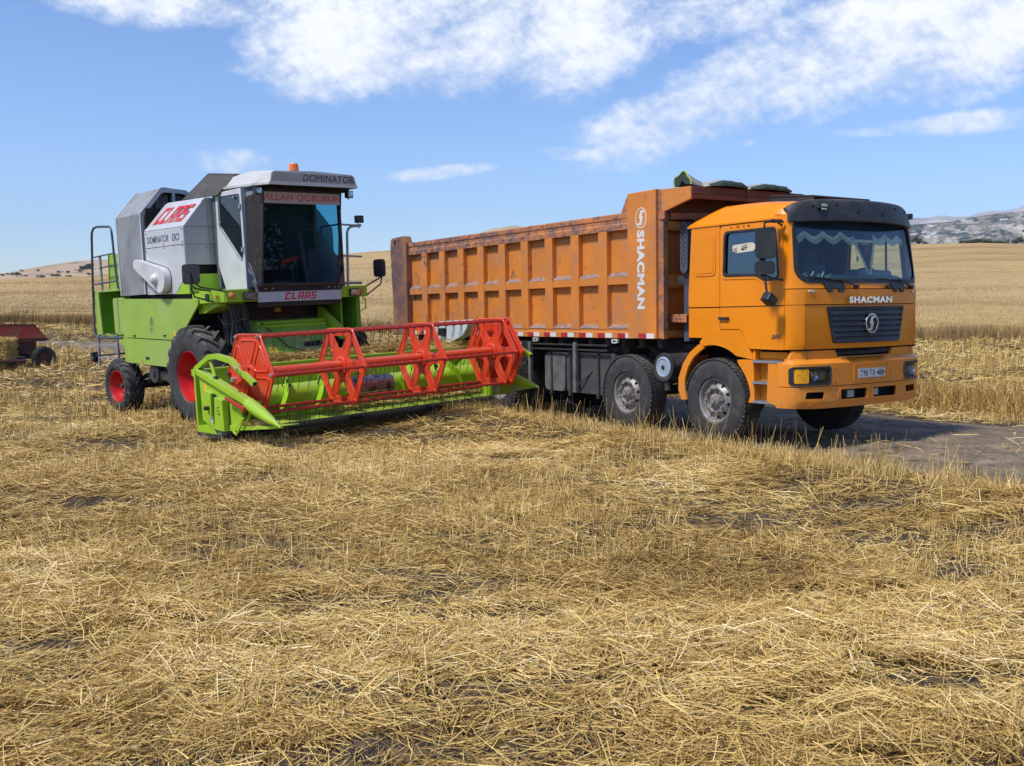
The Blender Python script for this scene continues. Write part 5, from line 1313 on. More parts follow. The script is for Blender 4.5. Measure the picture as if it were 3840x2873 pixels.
# --- header frame
HY0, HY1 = -2.68, 2.0
b = MB(); b.plate([(2.56, .30), (2.60, .30), (2.60, 1.03), (2.66, 1.05), (2.66, 1.08), (2.50, 1.08), (2.50, 1.0), (2.56, .98)], lambda u, v, w: (u, w, v), HY0, HY1)
hdr = b.build('header_back', M['green'], comb, bevel=.005)
b = MB(); b.plate([(2.56, .28), (2.60, .34), (2.85, .36), (3.05, .33), (3.20, .285), (3.20, .25), (2.56, .25)], lambda u, v, w: (u, w, v), HY0, HY1); b.build('header_floor', M['green'], comb, bevel=.004)
b = MB(); b.box(2.35, 2.56, -2.4, 1.7, .9, .97); b.box(2.4, 2.56, -2.3, 1.8, .35, .45)
for y in (-2.2, -1.4, 1.2): b.box(2.40, 2.56, y - .04, y + .04, .4, .95)
b.build('header_beam', M['green_shaded'], comb)
b = MB(); b.box(2.55, 3.2, HY0, HY1, .20, .248); b.build('skid_plate', M['chassis'], comb)
b = MB(); b.plate([(3.201, .19), (3.27, .20), (3.27, .275), (3.201, .295)], lambda u, v, w: (u, w, v), -2.6, 1.95)
knife = b.build('knife_bar', M['black'], comb)
b = MB(); b.add([(0, -.022, -.03), (0, .022, -.03), (0, .022, .03), (0, -.022, .03), (.13, .0, .01), (.08, -.014, .035), (.08, .014, .035)], [(0, 1, 2, 3), (0, 1, 4), (2, 3, 5, 6), (0, 3, 5, 4), (1, 2, 6, 4), (5, 6, 4)])
b.add([(.0, -.006, -.03), (.0, .006, -.03), (.055, .03, -.055), (.055, .022, -.06)], [(0, 1, 2, 3)])
fg = b.build('knife_finger', M['black'], knife, smooth=0); fg.location = (3.265, -2.55, .25)
for k in range(1, 60):
    c = fg.copy(); COL.objects.link(c); c.parent = knife; c.location = (3.265, -2.55 + k * .0755, .25)
# auger
b = MB(); AX, AZ = 2.90, .64
b.mat(0).lathe([(0, -2.62), (.155, -2.62), (.155, -.62)], 28, (AX, 0, AZ)); b.mat(1).lathe([(.155, -.62), (.158, -.6), (.158, .22), (.155, .24)], 28, (AX, 0, AZ)); b.mat(0).lathe([(.155, .24), (.155, 1.95), (0, 1.95)], 28, (AX, 0, AZ))
aug = b.build('auger_tube', [M['green'], M['steel_worn']], comb, smooth=40)
def flight(y0, y1, hand, ph, r1=.265, pitch=.56):
    b = MB(); n = int(abs(y1 - y0) / pitch * 36)
    for sd in (0, 1):
        pass
    vs = []
    for i in range(n + 1):
        y = y0 + (y1 - y0) * i / n; a = ph + hand * 2 * PI * (y - y0) / pitch
        for r, dy_ in ((.154, -.004), (r1, -.004), (r1, .004), (.154, .004)): vs.append((AX + r * math.cos(a), y + dy_, AZ + r * math.sin(a)))
    fs = [(4 * i + j, 4 * i + (j + 1) % 4, 4 * i + 4 + (j + 1) % 4, 4 * i + 4 + j) for i in range(n) for j in range(3)]
    b.add(vs, fs); return b.build('flighting', M['green'], aug, smooth=40)
flight(-2.6, -.55, 1, 1.9); flight(.3, 1.93, -1, .3)
b = MB()
for a, y in ((.9, -1.06), (1.0, -1.62), (2.2, .05), (.2, -.1), (1.2, -.35), (3.2, -.2)):
    c = Vector((AX + .155 * math.cos(a), y, AZ + .155 * math.sin(a))); e = Vector((AX + .33 * math.cos(a), y, AZ + .33 * math.sin(a)))
    b.cyl(c, e, .009, 6)
b.build('retracting_finger', M['tine'], aug)
b = MB()
for y, a in ((-1.02, .75), (-1.58, .75), (.42, .9), (1.05, 1.0)):
    p = [Vector((.17, 0, -.03)), Vector((.27, 0, -.05)), Vector((.26, 0, .09))]
    Ma = Matrix.Rotation(-a, 3, 'Y'); v = [Ma @ q + Vector((AX, y, AZ)) for q in p]
    b.add(v + [q + Vector((0, .012, 0)) for q in v], [(0, 1, 2), (5, 4, 3), (0, 1, 4, 3), (1, 2, 5, 4), (2, 0, 3, 5)])
b.build('auger_paddle', M['hole'], aug, smooth=0)
# --- near end plate with rails, cover boxes and divider cone
b = MB(); S = SIDE(-2.66, -1)
b.plate([(2.73, 1.06), (2.755, .42), (3.04, .315), (3.50, .32), (3.62, .36), (3.80, .40), (3.80, .74), (2.76, 1.08)], S, 0, .03)
ep = b.build('end_plate', M['green'], comb, bevel=.005)
b = MB(); b.plate([(2.74, 1.02), (2.755, 1.10), (4.05, .735), (4.03, .655)], S, -.03, .08); b.build('end_rail', M['green'], ep, bevel=.008)
b = MB(); b.plate([(3.555, .765), (3.555, .735), (4.045, .595), (4.045, .64)], S, .08, .12); b.lathe([(0, -.15), (.035, -.15), (.035, -.05)], 10, (4.03, -2.66, .64)); b.build('guard_rod', M['red_dark'], ep, bevel=.006)
b = MB(); b.plate([(3.23, .33), (3.26, .75), (3.46, .72), (3.47, .32)], S, .03, .11); b.build('drive_cover', M['green'], ep, bevel=.008)
b = MB(); b.plate([(2.98, .52), (2.99, .83), (3.13, .79), (3.12, .50)], S, .03, .09); b.build('gearbox_cover', M['green'], ep, bevel=.006)
b = MB(); b.plate([(3.14, .36), (3.16, .76), (3.20, .75), (3.20, .35)], S, .03, .033); b.plate([(3.125, .53), (3.13, .78), (3.16, .77), (3.155, .52)], S, .03, .05); b.plate([(3.475, .33), (3.475, .70), (3.51, .69), (3.52, .34)], S, .03, .034); b.lathe([(0, -.15), (.028, -.15), (.028, -.09)], 12, (3.06, -2.66, .60)); b.build('drive_shaft', M['black'], ep)
b = MB(); b.plate([(2.85, .80), (2.86, .93), (2.94, .90), (2.93, .78)], S, .03, .032); b.build('warning_sticker', M['yellow'], ep)
b = MB(); b.plate([(2.85, .74), (2.86, .79), (2.93, .77), (2.93, .72)], S, .03, .032); b.build('pink_sticker', mat('faded pink sticker', (.55, .30, .27), .6), ep)
b = MB(); b.plate(circ(3.02, .44, .035, 18, .04), S, .03, .034); b.build('round_sticker', M['plate'], ep)
text('stencil_letters', '\u0426\u0422', ep, (3.35, -2.771, .57), (0, 0, -1), (1, 0, 0), .12, .07, M['ink'], bold=.01, depth=.001)
b = MB(); b.plate([(3.05, .31), (3.42, .325), (3.35, .25), (3.10, .245)], S, -.3, .02); b.build('skid', M['bluegrey'], ep)
def cone_part(p0, r0, p1, r1, name, par, extra=True):
    b = MB(); p0 = Vector(p0); p1 = Vector(p1)
    pts = [p0, p0.lerp(p1, .33), p0.lerp(p1, .66), p1]
    b.tube(pts, [r0, r0 * .95, r0 * .68, r1], 18)
    return b.build(name, M['green'], par, smooth=50)
cone_part((4.00, -2.69, .69), .082, (4.76, -2.72, .450), .010, 'divider_cone', ep)
b = MB(); b.plate([(3.50, .325), (4.72, .435), (4.72, .465), (3.78, .40), (3.50, .40)], S, -.0, .045); b.plate([(4.05, .70), (4.02, .62), (3.83, .36), (3.88, .36)], S, .0, .04); b.plate([(3.82, .42), (3.84, .62), (4.0, .60), (4.0, .40)], S, -.25, -.24)
b.tube([(3.62, -2.72, .33), (3.74, -2.75, .30), (3.86, -2.74, .42), (3.93, -2.74, .52)], .016, 7); b.plate([(3.80, .37), (4.68, .45), (4.68, .46), (3.80, .39)], lambda u, v, w: (u, -2.66 + w, v), -.04, .24)
b.build('divider_frame', M['green'], ep, bevel=.004)
b = MB(); b.plate([(3.62, .34), (4.0, .37), (4.0, .70), (3.62, .72)], SIDE(-2.52, -1), 0, .01); b.plate([(3.2, .26), (3.8, .40), (3.8, .70), (3.2, .86)], SIDE(-2.63, -1), 0, .01); b.build('inner_plate', M['green_shaded'], ep)
# far end
b = MB(); S2 = SIDE(2.0, 1); b.plate([(2.66, 1.06), (2.66, .40), (2.95, .28), (3.6, .33), (3.9, .45), (3.78, .68), (2.72, 1.10)], S2, -.03, 0)
ef = b.build('end_plate', M['green'], comb, bevel=.005)
b = MB(); b.plate([(3.3, .52), (3.72, .68), (4.32, .468), (3.55, .345), (3.3, .33)], S2, -.05, -.0); cone_part((3.70, 1.97, .60), .085, (4.32, 1.98, .468), .012, 'divider_cone', ef)
b.build('divider_frame', mat('scuffed green', (.30, .50, .06), .5, scratch=((.30, .27, .25), 5, .50, .58, (1, 1, 1))), ef, bevel=.004)
b = MB(); b.plate([(2.16, 1.23), (2.29, 1.47), (2.36, 1.50), (2.98, 1.515), (3.10, 1.47), (2.92, 1.27), (2.6, 1.16)], SIDE(1.72, 1), 0, .20); b.mat(1).obox((2.45, 1.70, 1.33), (.14, .06, .12)); b.mat(2).plate([(2.905, 1.28), (2.905, 1.512), (2.912, 1.512), (2.912, 1.28)], SIDE(1.715, 1), 0, .004)
b.build('drive_shield', [mat('pale grey green shield', (.50, .55, .55), .5), M['hole'], M['chassis']], comb, bevel=.012)

# --- reel
RX, RZ, RR = 3.75, 1.03, .54
hexv = [(RX + RR * math.cos(R(a)), RZ + RR * math.sin(R(a))) for a in range(0, 360, 60)]
hexo = roundpoly([(RX + (RR + .03) * math.cos(R(a)), RZ + (RR + .03) * math.sin(R(a))) for a in range(0, 360, 60)], .05, 3)
def tri(a, k=1.0):
    c, s_ = math.cos(R(a)), math.sin(R(a))
    P = lambda r, t: (RX + r * c - t * s_, RZ + r * s_ + t * c)
    return roundpoly([P(.222, -.035), P(.222, .035), P(.402, .155), P(.402, -.155)], .045, 4) if k == 1 else roundpoly([P(.19, -.055), P(.19, .055), P(.425, .182), P(.425, -.182)], .05, 4) if k == 3 else roundpoly([P(.14, -.035), P(.14, .035), P(.425, .195), P(.425, -.195)], .07, 4)
def reel_disc(y, solid, first):
    b = MB(); S = SIDE(y, -1)
    b.plate(hexo, S, -.006, .006, holes=[] if solid else [tri(a) for a in range(30, 390, 60)])
    for a in range(30, 390, 60):
        t_ = tri(a, 2); 
        if solid: b.tube([S(p[0], p[1], .008) for p in t_], .011, 6, closed=True)
        if not solid:
            b.tube([S(p[0], p[1], .004) for p in tri(a, 3)], .007, 5, closed=True)
    b.tube([S(p[0], p[1], .004) for p in hexo], .014, 6, closed=True)
    b.lathe([(.13, -.01), (.125, -.03), (.09, -.035), (.085, -.01)], 24, (RX, y, RZ))
    for p in hexv: b.lathe([(0, -.03), (.03, -.03), (.035, .0), (.035, .02)], 10, (p[0], y, p[1]))
    return b.build('reel_disc', M['red'], comb, smooth=35)
RY = [-2.50, -1.146, .21, 1.568, 1.70]
for i, y in enumerate(RY): reel_disc(y, i in (0, 4), i == 0)
b = MB()
for p in hexv:
    b.lathe([(0, -.055), (.012, -.055), (.012, -.04), (.026, -.038), (.026, -.028)], 8, (p[0], -2.5, p[1]))
b.build('reel_bolt', M['galv'], comb)
b = MB(); b.lathe([(0, -2.50), (.075, -2.50), (.075, 1.70), (0, 1.70)], 24, (RX, 0, RZ)); b.build('reel_tube', M['red'], comb)
tine = None
rest = MB()
for k, p in enumerate(hexv):
    b = MB(); b.tube([(0, -2.50, 0), (0, 1.57, 0)], .019, 8)
    ys = [-2.44 + i * .1457 for i in range(28)]
    for y in ys: b.tube([(0, y - .016, 0), (0, y + .016, 0)], .028, 8)
    bar = b.build('reel_bar', M['red_dark'], comb, loc=(p[0], 0, p[1]))
    for i, y in enumerate(ys):
        pts = [(0, 0, -.02), (.004, 0, -.09), (-.004, 0, -.13), (-.045, 0, -.215)]
        if k in (1, 0, 5):
            if tine is None:
                b = MB(); b.tube(pts, .0045, 5); tine = b.build('tine', M['tine'], bar); tine.location = (0, y, 0)
            else:
                c = tine.copy(); COL.objects.link(c); c.parent = bar; c.location = (0, y, 0)
        else: rest.tube([(p[0] + a, y, p[1] + c_) for a, _, c_ in pts], .0045, 5)
tag(rest.build('tine_row', M['tine'], comb), kind='stuff')
# reel arms
def reel_arm(y, s):
    pts = [(2.67, 1.08), (3.10, 1.255), (3.28, 1.265), (3.64, 1.215), (3.90, 1.06)]
    b = MB()
    o_ = [(x, z + .034) for x, z in pts] + [(x, z - .034) for x, z in reversed(pts)]
    b.plate(roundpoly(o_, .03, 2), SIDE(y, s), 0, .07); arm = b.build('reel_arm', M['green'], comb, bevel=.008)
    b = MB(); b.beam((3.80, y + s * .035, 1.12), (4.18, y + s * .035, .94), .06, .06); b.mat(1).beam((4.181, y + s * .035, .9395), (4.183, y + s * .035, .9385), .046, .046); b.build('arm_tube', [M['green'], M['hole']], arm, bevel=.003)
    b = MB(); b.plate(roundpoly([(3.66, 1.12), (3.90, 1.16), (3.97, 1.02), (3.74, .92), (3.62, .96)], .03, 3), SIDE(y - s * .03, s), 0, .075); b.mat(1).lathe([(0, s * .12), (.03, s * .12), (.03, 0)], 10, (3.71, y - s * .03, .985)); b.tube([(3.80, y + s * .09, 1.14), (3.82, y + s * .12, 1.17), (3.90, y + s * .12, 1.13), (3.91, y + s * .09, 1.10)], .008, 5)
    b.build('bearing_bracket', [M['red'], M['galv']], arm, bevel=.006)
    b = MB(); b.cyl((3.08, y + s * .03, 1.20), (3.18, y + s * .03, 1.0), .024, 10); b.mat(1).cyl((3.18, y + s * .03, 1.0), (3.25, y + s * .03, .87), .030, 12); b.build('hydraulic_cylinder', [M['green'], M['black']], arm)
    return arm
reel_arm(-2.66, -1); reel_arm(1.95, 1)

# ================================================================== LAND
def hash2(ix, iy, seed):
    n = (ix.astype(np.int64) * 374761393 + iy.astype(np.int64) * 668265263 + seed * 1442695041) & 0xffffffff
    n = ((n ^ (n >> 13)) * 1274126177) & 0xffffffff
    n = (n ^ (n >> 16)) & 0xffffffff
    return n / 4294967295.0
def vn(x, y, sc, seed=0):
    x = np.asarray(x, float) / sc; y = np.asarray(y, float) / sc
    ix = np.floor(x); iy = np.floor(y); fx = x - ix; fy = y - iy
    fx = fx * fx * (3 - 2 * fx); fy = fy * fy * (3 - 2 * fy)
    a = hash2(ix, iy, seed); b = hash2(ix + 1, iy, seed); c = hash2(ix, iy + 1, seed); d = hash2(ix + 1, iy + 1, seed)
    return (a * (1 - fx) + b * fx) * (1 - fy) + (c * (1 - fx) + d * fx) * fy
def fbm(x, y, sc, oct=4, seed=0, g=.5):
    s = 0; a = 1; t = 0
    for k in range(oct): s = s + a * vn(x, y, sc / 2 ** k, seed + 17 * k); t += a; a *= g
    return s / t
sst = lambda v, a, b: (lambda t: t * t * (3 - 2 * t))(np.clip((np.asarray(v, float) - a) / (b - a), 0, 1))
def tl(x, y):
    dx = x - 4.458; dy = y - 12.5915
    xl = .555 * dx - .832 * dy; yl = .832 * dx + .555 * dy
    return xl, yl + road_bend(xl)
def road_bend(xl): return .03 * np.clip(-xl - 32, 0, 26) ** 2 + 1.56 * np.clip(-xl - 58, 0, 999)
def road_mask(x, y, soft=.35):
    xl, yl = tl(x, y)
    w = (fbm(xl, yl, 1.7, 3, 5) - .5) * .9
    far = 3.8 - .6 * sst(-xl, 6, 22)
    return sst(yl + w * .6, -1.62 - soft, -1.62 + soft * .3) * (1 - sst(yl + w, far - .3, far + soft))
ELEV = np.array([(-1.6, .0), (-.9, .010), (-.506, .0253), (-.417, .0290), (-.167, .052), (-.117, .0556), (.39, .0577), (.458, .0577), (.506, .0556), (.9, .042), (1.6, .02)])
def ground_z(x, y):
    x = np.asarray(x, float); y = np.asarray(y, float)
    xl, yl = tl(x, y); r = np.hypot(x, y)
    near = 1 - sst(r, 60, 110)
    z = -.16 * np.exp(-((x + 6.5) ** 2 / 16 + (y - 18.5) ** 2 / 20))
    rm = sst(yl, -3.2, -1.9) * (1 - sst(yl, 3.6, 5.2))
    zr = np.clip(-.02 + (xl + 1.47) * .012, -.13, .03)
    z = z * (1 - rm) + zr * rm
    hb = np.interp(xl, [-40, -14, -8, -4, 0, 4, 9], [.03, .05, .16, .17, .13, .14, .12])
    z = z + hb * np.exp(-((yl + 2.75) / .75) ** 2) + .13 * sst(yl, 4.2, 5.6)
    z = z + (fbm(x, y, 2.4, 3, 1) - .5) * .10 * (1 - rm) * near + (fbm(x, y, .5, 3, 2) - .5) * .035 * near
    z = z - .05 * np.exp(-(((yl + 8.9) - .3 * np.sin(xl * .4)) / .16) ** 2) * (1 - rm)
    # the field climbs to its crest
    u = np.where(y > 1, x / np.maximum(y, 1), np.sign(x) * 1.6)
    e = np.interp(np.clip(u, -1.6, 1.6), ELEV[:, 0], ELEV[:, 1])
    e = np.where(y > 1, e, .0)
    Hc = 1.72 + e * 230 - .78
    s = np.clip((r - 42) / 188, 0, 1); s = s - .04 * np.sin(s * PI * 2) * .5
    z = z + Hc * s * s * (3 - 2 * s) * .25 + Hc * s * .75
    z = z - np.clip(r - 235, 0, 260) * .05 + (fbm(x, y, 40, 3, 9) - .5) * 1.2 * sst(r, 60, 160) * (1 - sst(r, 180, 215))
    return z
def npmesh(name, co, quads, mats, smooth=True, attr=None):
    me = bpy.data.meshes.new(name); n = len(co); q = len(quads)
    me.vertices.add(n); me.vertices.foreach_set('co', np.ascontiguousarray(co, dtype=np.float32).ravel())
    me.loops.add(q * 4); me.loops.foreach_set('vertex_index', np.ascontiguousarray(quads, dtype=np.int32).ravel())
    me.polygons.add(q); me.polygons.foreach_set('loop_start', np.arange(0, q * 4, 4, dtype=np.int32)); me.polygons.foreach_set('loop_total', np.full(q, 4, np.int32))
    if smooth: me.polygons.foreach_set('use_smooth', np.ones(q, bool))
    me.update(calc_edges=True)
    if attr is not None:
        a = me.attributes.new('tone', 'FLOAT', 'POINT'); a.data.foreach_set('value', np.ascontiguousarray(attr, dtype=np.float32))
    for m in (mats if isinstance(mats, list) else [mats]): me.materials.append(m)
    o = bpy.data.objects.new(name, me); COL.objects.link(o); return o
def gridquads(nu, nv, wrap=False):
    i = np.arange(nu if wrap else nu - 1)[:, None]; j = np.arange(nv - 1)[None, :]
    i2 = (i + 1) % nu
    return np.stack([i * nv + j, i2 * nv + j, i2 * nv + j + 1, i * nv + j + 1], -1).reshape(-1, 4)
# ground materials
def ground_mat(name, cols, scale, det=8, rough=.9, bump=.5, bs=30, extra=None, dist=.03):
    m, nt, b = newmat(name); N = nt.nodes; L = nt.links; b.inputs['Roughness'].default_value = rough; b.inputs['Specular IOR Level'].default_value = .2
    g = N.new('ShaderNodeNewGeometry'); 
    def noise(sc, d=6, st=(1, 1, 1), ro=.6):
        mp = N.new('ShaderNodeMapping'); mp.inputs['Scale'].default_value = st; L.new(g.outputs['Position'], mp.inputs[0])
        n = N.new('ShaderNodeTexNoise'); n.inputs['Scale'].default_value = sc; n.inputs['Detail'].default_value = d; n.inputs['Roughness'].default_value = ro; L.new(mp.outputs[0], n.inputs['Vector']); return n.outputs[0]
    r = N.new('ShaderNodeValToRGB'); L.new(noise(*scale), r.inputs[0]) if isinstance(scale, tuple) else L.new(noise(scale, det), r.inputs[0])
    el = r.color_ramp.elements
    el[0].position, el[0].color = cols[0][0], (*cols[0][1], 1); el[1].position, el[1].color = cols[-1][0], (*cols[-1][1], 1)
    for p, c in cols[1:-1]: e = el.new(p); e.color = (*c, 1)
    out = r.outputs[0]
    for (sc, st, lo, hi, c2, mode) in (extra or []):
        mr = N.new('ShaderNodeMapRange'); mr.interpolation_type = 'SMOOTHSTEP'; L.new(noise(sc, 7, st), mr.inputs[0]); mr.inputs[1].default_value = lo; mr.inputs[2].default_value = hi
        mx = N.new('ShaderNodeMixRGB'); mx.blend_type = mode; L.new(mr.outputs[0], mx.inputs[0]); L.new(out, mx.inputs[1]); mx.inputs[2].default_value = (*c2, 1); out = mx.outputs[0]
    L.new(out, b.inputs['Base Color'])
    bn = N.new('ShaderNodeBump'); bn.inputs['Strength'].default_value = bump; bn.inputs['Distance'].default_value = dist; L.new(noise(bs, 8), bn.inputs['Height']); L.new(bn.outputs[0], b.inputs['Normal'])
    return m
soil = ground_mat('dark soil with chaff', [(.35, (.046, .034, .025)), (.52, (.085, .064, .045)), (.66, (.17, .13, .08)), (.8, (.34, .26, .14))], 9.0, bump=1.0, bs=22,
                  extra=[(70, (1, 1, 1), .56, .64, (.38, .28, .14), 'MIX'), (.35, (1, 1, 1), .35, .7, (.8, .75, .7), 'MULTIPLY')])
# --- ground: polar sheet out to the horizon
th = np.concatenate([np.linspace(-36, 36, 520), np.linspace(40, 320, 90)]) * PI / 180
rad = np.concatenate([np.geomspace(1.0, 60, 330), np.geomspace(61, 420, 110), np.geomspace(450, 7500, 40)])
T, Rr_ = np.meshgrid(th, rad, indexing='ij'); X = Rr_ * np.sin(T); Y = Rr_ * np.cos(T)
Z = ground_z(X, Y) - .07 * road_mask(X, Y, .2)
Z = np.where(Rr_ > 450, np.minimum(Z, -6) - (Rr_ - 450) * .0015, Z)
Q = gridquads(len(th), len(rad), wrap=True)
co = np.stack([X, Y, Z], -1).reshape(-1, 3)
cen = len(co); co = np.vstack([co, [[0, 0, float(ground_z(0., .5))]]])
i = np.arange(len(th)); Q = np.vstack([Q, np.stack([np.full(len(th), cen), i * len(rad), ((i + 1) % len(th)) * len(rad), np.full(len(th), cen)], -1)])
def polyfix(Q): return Q
me = bpy.data.meshes.new('ground')
me.from_pydata(co.tolist(), [], [tuple(q) if q[0] != q[3] else tuple(q[:3]) for q in Q.tolist()]); me.materials.append(soil); me.shade_smooth()
g_ = bpy.data.objects.new('ground', me); COL.objects.link(g_); g_['kind'] = 'structure'
# --- road
xs = np.concatenate([np.arange(-95, -25, .5), np.arange(-25, 14, .12), np.arange(14, 40, .5)]); ys_ = np.arange(-2.6, 5.2, .09)
XL, YL = np.meshgrid(xs, ys_, indexing='ij')
YA = YL - road_bend(XL)
X = 4.458 + .555 * XL + .832 * YA; Y = 12.5915 - .832 * XL + .555 * YA
m_ = road_mask(X, Y, .25)
rut = np.exp(-((YL + 1.1) / .28) ** 2) + np.exp(-((YL - 1.05) / .28) ** 2)
Z = ground_z(X, Y) + .012 - .03 * rut - .14 * (1 - m_) + (fbm(X, Y, .35, 3, 31) - .5) * .03 + .03 * np.exp(-((YL - .1) / .25) ** 2) * fbm(X, Y, .8, 2, 33) * 2
road_m = ground_mat('grey dirt track', [(.3, (.145, .105, .070)), (.5, (.235, .178, .122)), (.7, (.36, .285, .205))], 2.2, bump=.8, bs=18,
                    extra=[(45, (1, 1, 1), .60, .68, (.40, .33, .20), 'MIX'), (3.0, (1, 1, 1), .56, .68, (.07, .058, .05), 'MIX'), (16, (1, 1, 1), .35, .65, (.8, .78, .76), 'MULTIPLY')], dist=.05)
ro = npmesh('road', np.stack([X, Y, Z], -1).reshape(-1, 3), gridquads(len(xs), len(ys_)), road_m); ro['kind'] = 'structure'

# --- straw: loose stalks and standing stubble as real ribbons
def straw_mat(name, ramp, rough=.5, noise=True):
    m, nt, b = newmat(name); N = nt.nodes; L = nt.links; b.inputs['Roughness'].default_value = rough; b.inputs['Specular IOR Level'].default_value = .35
    a = N.new('ShaderNodeAttribute'); a.attribute_name = 'tone'
    r = N.new('ShaderNodeValToRGB'); L.new(a.outputs['Fac'], r.inputs[0]); el = r.color_ramp.elements
    el[0].position, el[0].color = ramp[0][0], (*ramp[0][1], 1); el[1].position, el[1].color = ramp[-1][0], (*ramp[-1][1], 1)
    for p, c in ramp[1:-1]: e = el.new(p); e.color = (*c, 1)
    L.new(r.outputs[0], b.inputs['Base Color'])
    return m
STRAW = straw_mat('golden straw', [(0, (.080, .046, .018)), (.25, (.26, .148, .042)), (.50, (.56, .365, .10)), (.74, (.78, .56, .20)), (1, (.92, .77, .45))])
def ribbons(cx, cy, cz, az, pitch, L_, W_, bend, roll):
    n = len(cx)
    d = np.stack([np.cos(az) * np.cos(pitch), np.sin(az) * np.cos(pitch), np.sin(pitch)], -1)
    h = np.stack([-np.sin(az), np.cos(az), np.zeros(n)], -1); v = np.cross(d, h)
    wv = h * np.cos(roll)[:, None] + v * np.sin(roll)[:, None]
    c = np.stack([cx, cy, cz], -1); out = np.empty((n, 6, 3))
    up = np.array([0, 0, 1.0])
    for k, t in enumerate((-.5, 0, .5)):
        p = c + d * (t * L_)[:, None] + (h * bend[:, None] * .6 - up * np.abs(bend)[:, None] * .35) * (t * t * 4 * L_ * .25)[:, None]
        w = wv * (W_ * (.5 if k < 2 else .32))[:, None]
        out[:, 2 * k] = p - w; out[:, 2 * k + 1] = p + w
    base = (np.arange(n) * 6)[:, None]
    q = np.concatenate([base + np.array([[0, 1, 3, 2]]), base + np.array([[2, 3, 5, 4]])], 0)
    return out.reshape(-1, 3), q
class Ribs:
    def __init__(s): s.v = []; s.q = []; s.t = []; s.n = 0
    def add(s, *a, tone):
        v, q = ribbons(*a); s.v.append(v); s.q.append(q + s.n); s.t.append(np.repeat(tone, 6)); s.n += len(v)
    def build(s, name, m): return npmesh(name, np.vstack(s.v), np.vstack(s.q), m, smooth=False, attr=np.concatenate(s.t))
def sample(n, y0, y1, wide=.60, off=2.2, p=1.0):
    y = y0 + (y1 - y0) * rng.random(n) ** p
    # uniform in area over a wedge
    y = np.sqrt(y0 ** 2 + (y1 ** 2 - y0 ** 2) * rng.random(n)); x = (rng.random(n) * 2 - 1) * (wide * y + off)
    return x, y
def yb(x): return np.interp(x, [-150, -60, -40, -22, -12, 19, 45, 80, 150], [70, 62, 60, 58.5, 50, 43, 36, 30, 20]) + (vn(x, x * 0, 3.0, 77) - .5) * 1.2 + (vn(x, x * 0, .7, 78) - .5) * .5
RUTS = [((-3.2, 4.75), (-.2, 6.0), .16), ((-7.0, 14.2), (-3.6, 12.2), .22), ((1.0, 4.15), (3.2, 5.0), .10), ((.7, 6.6), (2.0, 6.9), .10), ((-.9, 4.35), (.7, 4.5), .10)]
def cover(x, y):
    """how thickly straw lies here, 0..1"""
    c = .34 + 1.7 * (fbm(x, y, 1.0, 3, 41) - .30)
    c = c * (.30 + .85 * sst(fbm(x * .6 + .2 * y, y * 2.0, .40, 2, 43), .24, .50))
    for (a, b_, w) in RUTS:
        ax, ay = a; bx, by = b_; t = np.clip(((x - ax) * (bx - ax) + (y - ay) * (by - ay)) / ((bx - ax) ** 2 + (by - ay) ** 2), 0, 1)
        d = np.hypot(x - ax - t * (bx - ax), y - ay - t * (by - ay)); c = c * (1 - .85 * np.exp(-(d / w) ** 2) * (.4 + fbm(x, y, .5, 2, 47)))
    return np.clip(c, .04, 1)
def pile(x, y): return .075 * sst(fbm(x, y, 1.5, 3, 51), .3, .75) + .035 * fbm(x, y, .35, 2, 53)
rb = Ribs()
def lay(n, y0, y1, L0, L1, W0, W1, keepf=1.0):
    x, y = sample(n, y0, y1)
    c = cover(x, y); rm = road_mask(x, y)
    k = (rng.random(n) < c * keepf) & (rng.random(n) > rm * .985) & (y < yb(x) + .5)
    x, y, c = x[k], y[k], c[k]; m = len(x)
    g = ground_z(x, y); hgt = rng.random(m) ** .8
    z = g + .006 + pile(x, y) * hgt * c
    lean = fbm(x, y, .45, 2, 61) * 6.5 + fbm(x, y, 2, 2, 63) * 3
    az = np.where(rng.random(m) < .55, lean + rng.normal(0, .5, m), rng.random(m) * 2 * PI)
    pt = rng.normal(0, .16, m) + (rng.random(m) < .08) * rng.random(m) * .6
    L_ = L0 + (L1 - L0) * rng.random(m) ** 1.5; W_ = W0 + (W1 - W0) * rng.random(m)
    z = z + np.abs(np.sin(pt)) * L_ * .4
    tone = np.clip(.24 + .30 * hgt + .24 * rng.random(m) + .24 * (rng.random(m) < .14) + .62 * (fbm(x, y, 1.6, 3, 71) - .5) - .10 * (rng.random(m) < .3), 0, 1)
    rb.add(x, y, z, az, pt, L_, W_, rng.normal(0, .35, m), rng.normal(0, .7, m), tone=tone)
lay(330000, 2.4, 7.0, .04, .28, .0024, .0056)
lay(130000, 2.4, 9.0, .012, .05, .0024, .006)
lay(330000, 6.5, 12.5, .05, .28, .0034, .0068)
lay(210000, 12, 22, .08, .32, .005, .010)
lay(150000, 21, 60, .20, .55, .014, .03)
